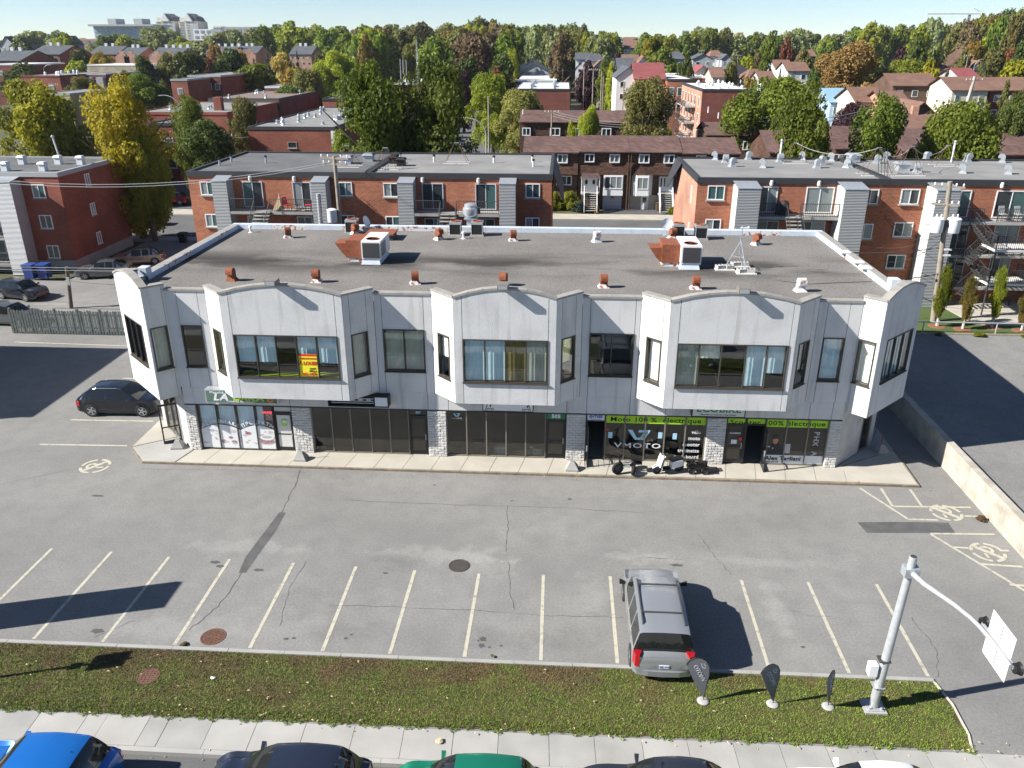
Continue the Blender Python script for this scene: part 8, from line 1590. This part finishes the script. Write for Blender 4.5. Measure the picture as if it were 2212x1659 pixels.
def pal(u):
    if u < 330: return ['green', 'pale', 'pale', 'olive', 'lime']
    if u < 740: return ['pale', 'lime', 'green', 'lime', 'olive', 'pale']
    if u < 1110: return ['olive', 'autumn', 'green', 'lime', 'olive', 'brown', 'green']
    if u < 1480: return ['green', 'pale', 'green', 'pale', 'lime', 'olive']
    if u < 1850: return ['pale', 'green', 'pale', 'pale', 'olive', 'lime']
    if u < 2060: return ['pale', 'green', 'olive', 'green', 'lime']
    return ['olive', 'brown', 'dark', 'green', 'lime', 'autumn']
u = -30
while u < 2250:
    for layer, (dv, y0, y1) in enumerate(((0, 450, 620), (10, 330, 400), (22, 265, 320))):
        if layer == 2 and not (760 < u < 1100 and random.random() < .3): continue
        if layer == 1 and not (740 < u < 1330 or u > 2060): continue
        if layer == 2 and (1340 < u < 1400 or (u < 330) ): continue
        if layer == 1 and (1340 < u < 1395 or u < 250 and random.random() < .6 or random.random() < .1): continue
        if layer == 0 and (1345 < u < 1372 or 150 < u < 200): continue
        c = random.choice(pal(u)); wpx = random.uniform(48, 84) if u < 1110 else random.uniform(38, 64)
        kind = random.choice(['broad', 'broad', 'broad', 'oval']) if not u > 1480 else random.choice(['poplar', 'oval', 'broad', 'broad'])
        tpx(u + random.uniform(-9, 9), prof(u) + dv + random.uniform(-4, 6), wpx, random.uniform(y0, y1), kind, c, belt[c], 'far wood along the horizon: %s trees' % c, clear=.02)
    u += random.uniform(14, 21)
u = -40
while u < 2260:   # the most distant line of tree tops
    yy = random.uniform(1150, 1500); a_ = at(u, 82 + random.uniform(-5, 5) if not 1340 < u < 1400 else 83, yy); merge_tree(a_.x, yy, a_.z, random.uniform(40, 60) * yy / 1750, random.choice(['broad', 'bush']), 'pale', 'line'); u += 26
build_mass('line', 'distant_treeline', 'pale line of distant tree tops on the horizon')
# understorey filling the gaps between the houses
for k_ in range(70):
    y = random.uniform(150, 330); uu = random.uniform(-20, 2230)
    if abs(uu - 1020) < 45 or 1235 < uu < 1400 or 1120 < uu < 1235: continue
    x = at(uu, 200, y).x; tree(x, y, random.uniform(3.5, 6.5), random.uniform(4, 7), 'bush', random.choice(['green', 'dark', 'olive', 'lime', 'green']), 'low garden tree half hidden between the far houses', 'low garden trees between the far houses', clear=.0)
# shrubs and garden plants
def shrub(x, y, h, w, leaf, lb, kind='bush', d=None, z0=0, far=False, name='shrub', cat='shrub'): tree(x, y, h, w, kind, leaf, lb, far=far, z0=z0, clear=0.0, name=name, cat=cat, d=d)
a = at(1097, 300, 106); shrub(a.x, 106, 4.2, 4.6, 'lime', 'bright green bush left of the brown row houses')
shrub(-.9, 100.6, 2.6, 2.6, 'lime', 'bright yellow-green hedge bush before the left row house, left half'); shrub(1.1, 100.7, 2.7, 2.6, 'lime', 'bright yellow-green hedge bush before the left row house, right half'); shrub(2.25, 99.6, 1.7, 1.9, 'spruce', 'low blue-green juniper beside the white stairs'); shrub(4.35, 99.1, .9, .8, 'yellow', 'yellow flowering plant at the foot of the white stairs'); shrub(4.2, 99.6, .8, .7, 'orange', 'orange flowering plant at the foot of the white stairs'); shrub(13.9, 100.3, 2.6, 1.7, 'lime', 'green creeper at the right end of the row houses'); shrub(13.4, 98.6, 1.2, 1.3, 'lime', 'low green shrub on the verge right of the drive')
for i, (x0, x1, y) in enumerate(((21, 30, 195), (20, 29, 206), (19.5, 28, 218), (33, 40, 212))): shrub((x0 + x1) / 2, y, 3.4, x1 - x0, 'green', 'clipped cedar hedge beyond the row houses, %s' % ['nearest the white van', 'second row', 'third row', 'behind the poles'][i], 'hedge', d=2.6, name='hedge', cat='hedge')
a = at(2035, 250, 128); shrub(a.x, 124, 5.0, 11, 'lime', 'long clipped green hedge before the cream bungalow', 'hedge', d=3, name='hedge', cat='hedge'); shrub(2.4, 98.85, .5, .6, 'red', 'small red shrub in the planter by the white stairs')
for i, (x, y, h, leaf, lb) in enumerate(((26.15, 54.9, 4.4, 'lime', 'columnar green sapling behind the transformer pole'), (27.6, 54.3, 3.7, 'orange', 'columnar rust-coloured sapling, second along the guard rail'), (29.75, 54.8, 4.2, 'lime', 'columnar green sapling before the patio'), (31.45, 54.2, 3.2, 'orange', 'columnar rust-coloured sapling at the right edge'))):
    tree(x, y, h, 1.25, 'oval', 'autumn' if leaf == 'orange' else leaf, lb, 'columnar saplings on the raised lawn', far=False, z0=.98, clear=.2, pale=True)
    tag(MB().lathe([(.001, .06), (.5, .03), (.6, 0)], (x, y, .995), 14).build('mulch_ring', 'mulch'), 'ring of brown mulch around the %s sapling' % ['first', 'second', 'third', 'fourth'][i], 'mulch')
a = at(2000 + 0, 0, 1)
shrub(15.9, 51.3, 7.2, .9, 'olive', 'thin creeper tip showing above the right parapet', 'oval'); shrub(18.4, 31.2, .28, .5, 'brown', 'tuft of dry weeds at the foot of the retaining wall'); 
for x, y, s_, lf, lb in ((-12.55, 21.42, .3, 'brown', 'dry weed tuft beside the rusty manhole'), (28.2, 53.0, .8, 'lime', 'leafy weed below the guard rail, biggest one'), (25.5, 53.0, .5, 'green', 'weed below the guard rail by the utility pole'), (31, 53.0, .5, 'green', 'weed below the guard rail at the right')): shrub(x, y, s_ * .35, s_ * 1.1, lf, lb, name='weed', cat='weed', z0=.95 if y > 50 else 0, far=True)
# a grass verge: blades over the strip, one mass
m, n, l, p = nt('verge_grass'); tc = n.new('ShaderNodeTexCoord')
gl_ = n.new('ShaderNodeNewGeometry'); sxz = n.new('ShaderNodeSeparateXYZ'); l.new(tc.outputs['Object'], sxz.inputs[0])
grad = remap(sxz.outputs[1], 18.3, 20.6, -.16, .12)
f1 = noise(.75, 6); ad = n.new('ShaderNodeMath'); l.new(f1, ad.inputs[0]); l.new(grad, ad.inputs[1])
gx = remap(sxz.outputs[0], 0, 9, 0, -.12); ad2 = n.new('ShaderNodeMath'); l.new(ad.outputs[0], ad2.inputs[0]); l.new(gx, ad2.inputs[1])
c1 = mixc(remap(noise(9, 3), .35, .65), (.11, .195, .022), (.235, .31, .05)); c2 = mixc(remap(noise(7, 3), .35, .65), (.21, .165, .06), (.14, .095, .052))
l.new(mixc(remap(ad2.outputs[0], .50, .70), c1, c2), p.inputs['Base Color']); p.inputs['Roughness'].default_value = .7; p.inputs['Specular IOR Level'].default_value = .2
NB = 170000; g = np.random.default_rng(3)
bx = g.uniform(-21, 13.0, NB); by = 18.1 + g.random(NB) * 3.1; ok = (bx < 12.4 + .08 * np.sin(by * 7)) & (by > 18.17 + .07 * np.sin(bx * 5) + .05 * np.sin(bx * 13.7) + .03 * np.sin(bx * 31) + (bx + 20) * .006) & (np.hypot(bx + 13.05, by - 19.87) > .36); bx, by = bx[ok], by[ok]; nb = len(bx)
hh = g.uniform(.03, .075, nb) * (1 + .5 * (by < 18.7) * g.random(nb)); an = g.random(nb) * 6.283; ww = g.uniform(.006, .013, nb); le = g.normal(0, .03, (nb, 2)) 
B0 = np.stack([bx - ww * np.cos(an), by - ww * np.sin(an), np.full(nb, .02)], 1); B1 = np.stack([bx + ww * np.cos(an), by + ww * np.sin(an), np.full(nb, .02)], 1); B2 = np.stack([bx + le[:, 0], by + le[:, 1], .02 + hh], 1)
V = np.stack([B0, B1, B2], 1).reshape(-1, 3); me = bpy.data.meshes.new('grass'); me.vertices.add(len(V)); me.vertices.foreach_set('co', V.ravel().astype(np.float32)); me.loops.add(nb * 3); me.loops.foreach_set('vertex_index', np.arange(nb * 3, dtype=np.int32)); me.polygons.add(nb); me.polygons.foreach_set('loop_start', np.arange(0, nb * 3, 3, dtype=np.int32)); me.polygons.foreach_set('loop_total', np.full(nb, 3, dtype=np.int32)); me.update(calc_edges=True)
tag(put('grass', me, 'verge_grass'), 'mixed green and browned grass of the verge', 'grass', kind='stuff')
mb = MB()
for k_ in range(200):
    if k_ < 120: x, y = random.uniform(-20, 12.6), random.uniform(18.1, 21.1) if random.random() < .6 else random.uniform(18.05, 18.5)
    elif k_ < 150: x, y = random.uniform(-20, 18), random.uniform(33.6, 34.0)
    else: x, y = random.uniform(-12, -5) if random.random() < .5 else random.uniform(11.8, 13.6), random.uniform(16.6, 17.1) if random.random() < .5 else random.uniform(18.0, 18.8)
    z_ = .1 if 18.1 < y < 21 else (.02 if y > 17 else -.1); s_ = random.uniform(.03, .06); a = random.random() * 6.28
    mb.add([(x + s_ * math.cos(a), y + s_ * math.sin(a), z_), (x - s_ * .5 * math.sin(a), y + s_ * .5 * math.cos(a), z_ + .02), (x - s_ * math.cos(a), y - s_ * math.sin(a), z_), (x + s_ * .5 * math.sin(a), y - s_ * .5 * math.cos(a), z_ + .015)], [(0, 1, 2, 3)])
tag(mb.build('fallen_leaves', 'tan_cloth', fix=False), 'scattered dry fallen leaves on grass and kerbs', 'leaves', kind='stuff')
# ---------------------------------------------------------------- air: thin haze round everything, sky outside it
m = bpy.data.materials.new('haze_air'); m.use_nodes = True; MATS['haze_air'] = m; n = m.node_tree.nodes; n.remove(n['Principled BSDF'])
pv = n.new('ShaderNodeVolumePrincipled'); pv.inputs['Color'].default_value = (.80, .88, 1.0, 1); pv.inputs['Density'].default_value = .00007; pv.inputs['Anisotropy'].default_value = .2
m.node_tree.links.new(pv.outputs[0], n['Material Output'].inputs['Volume'])
tag(MB().box(-3400, 3400, -250, 3000, -1.5, 110).build('haze', 'haze_air'), 'thin autumn haze in the air', 'haze', kind='stuff')
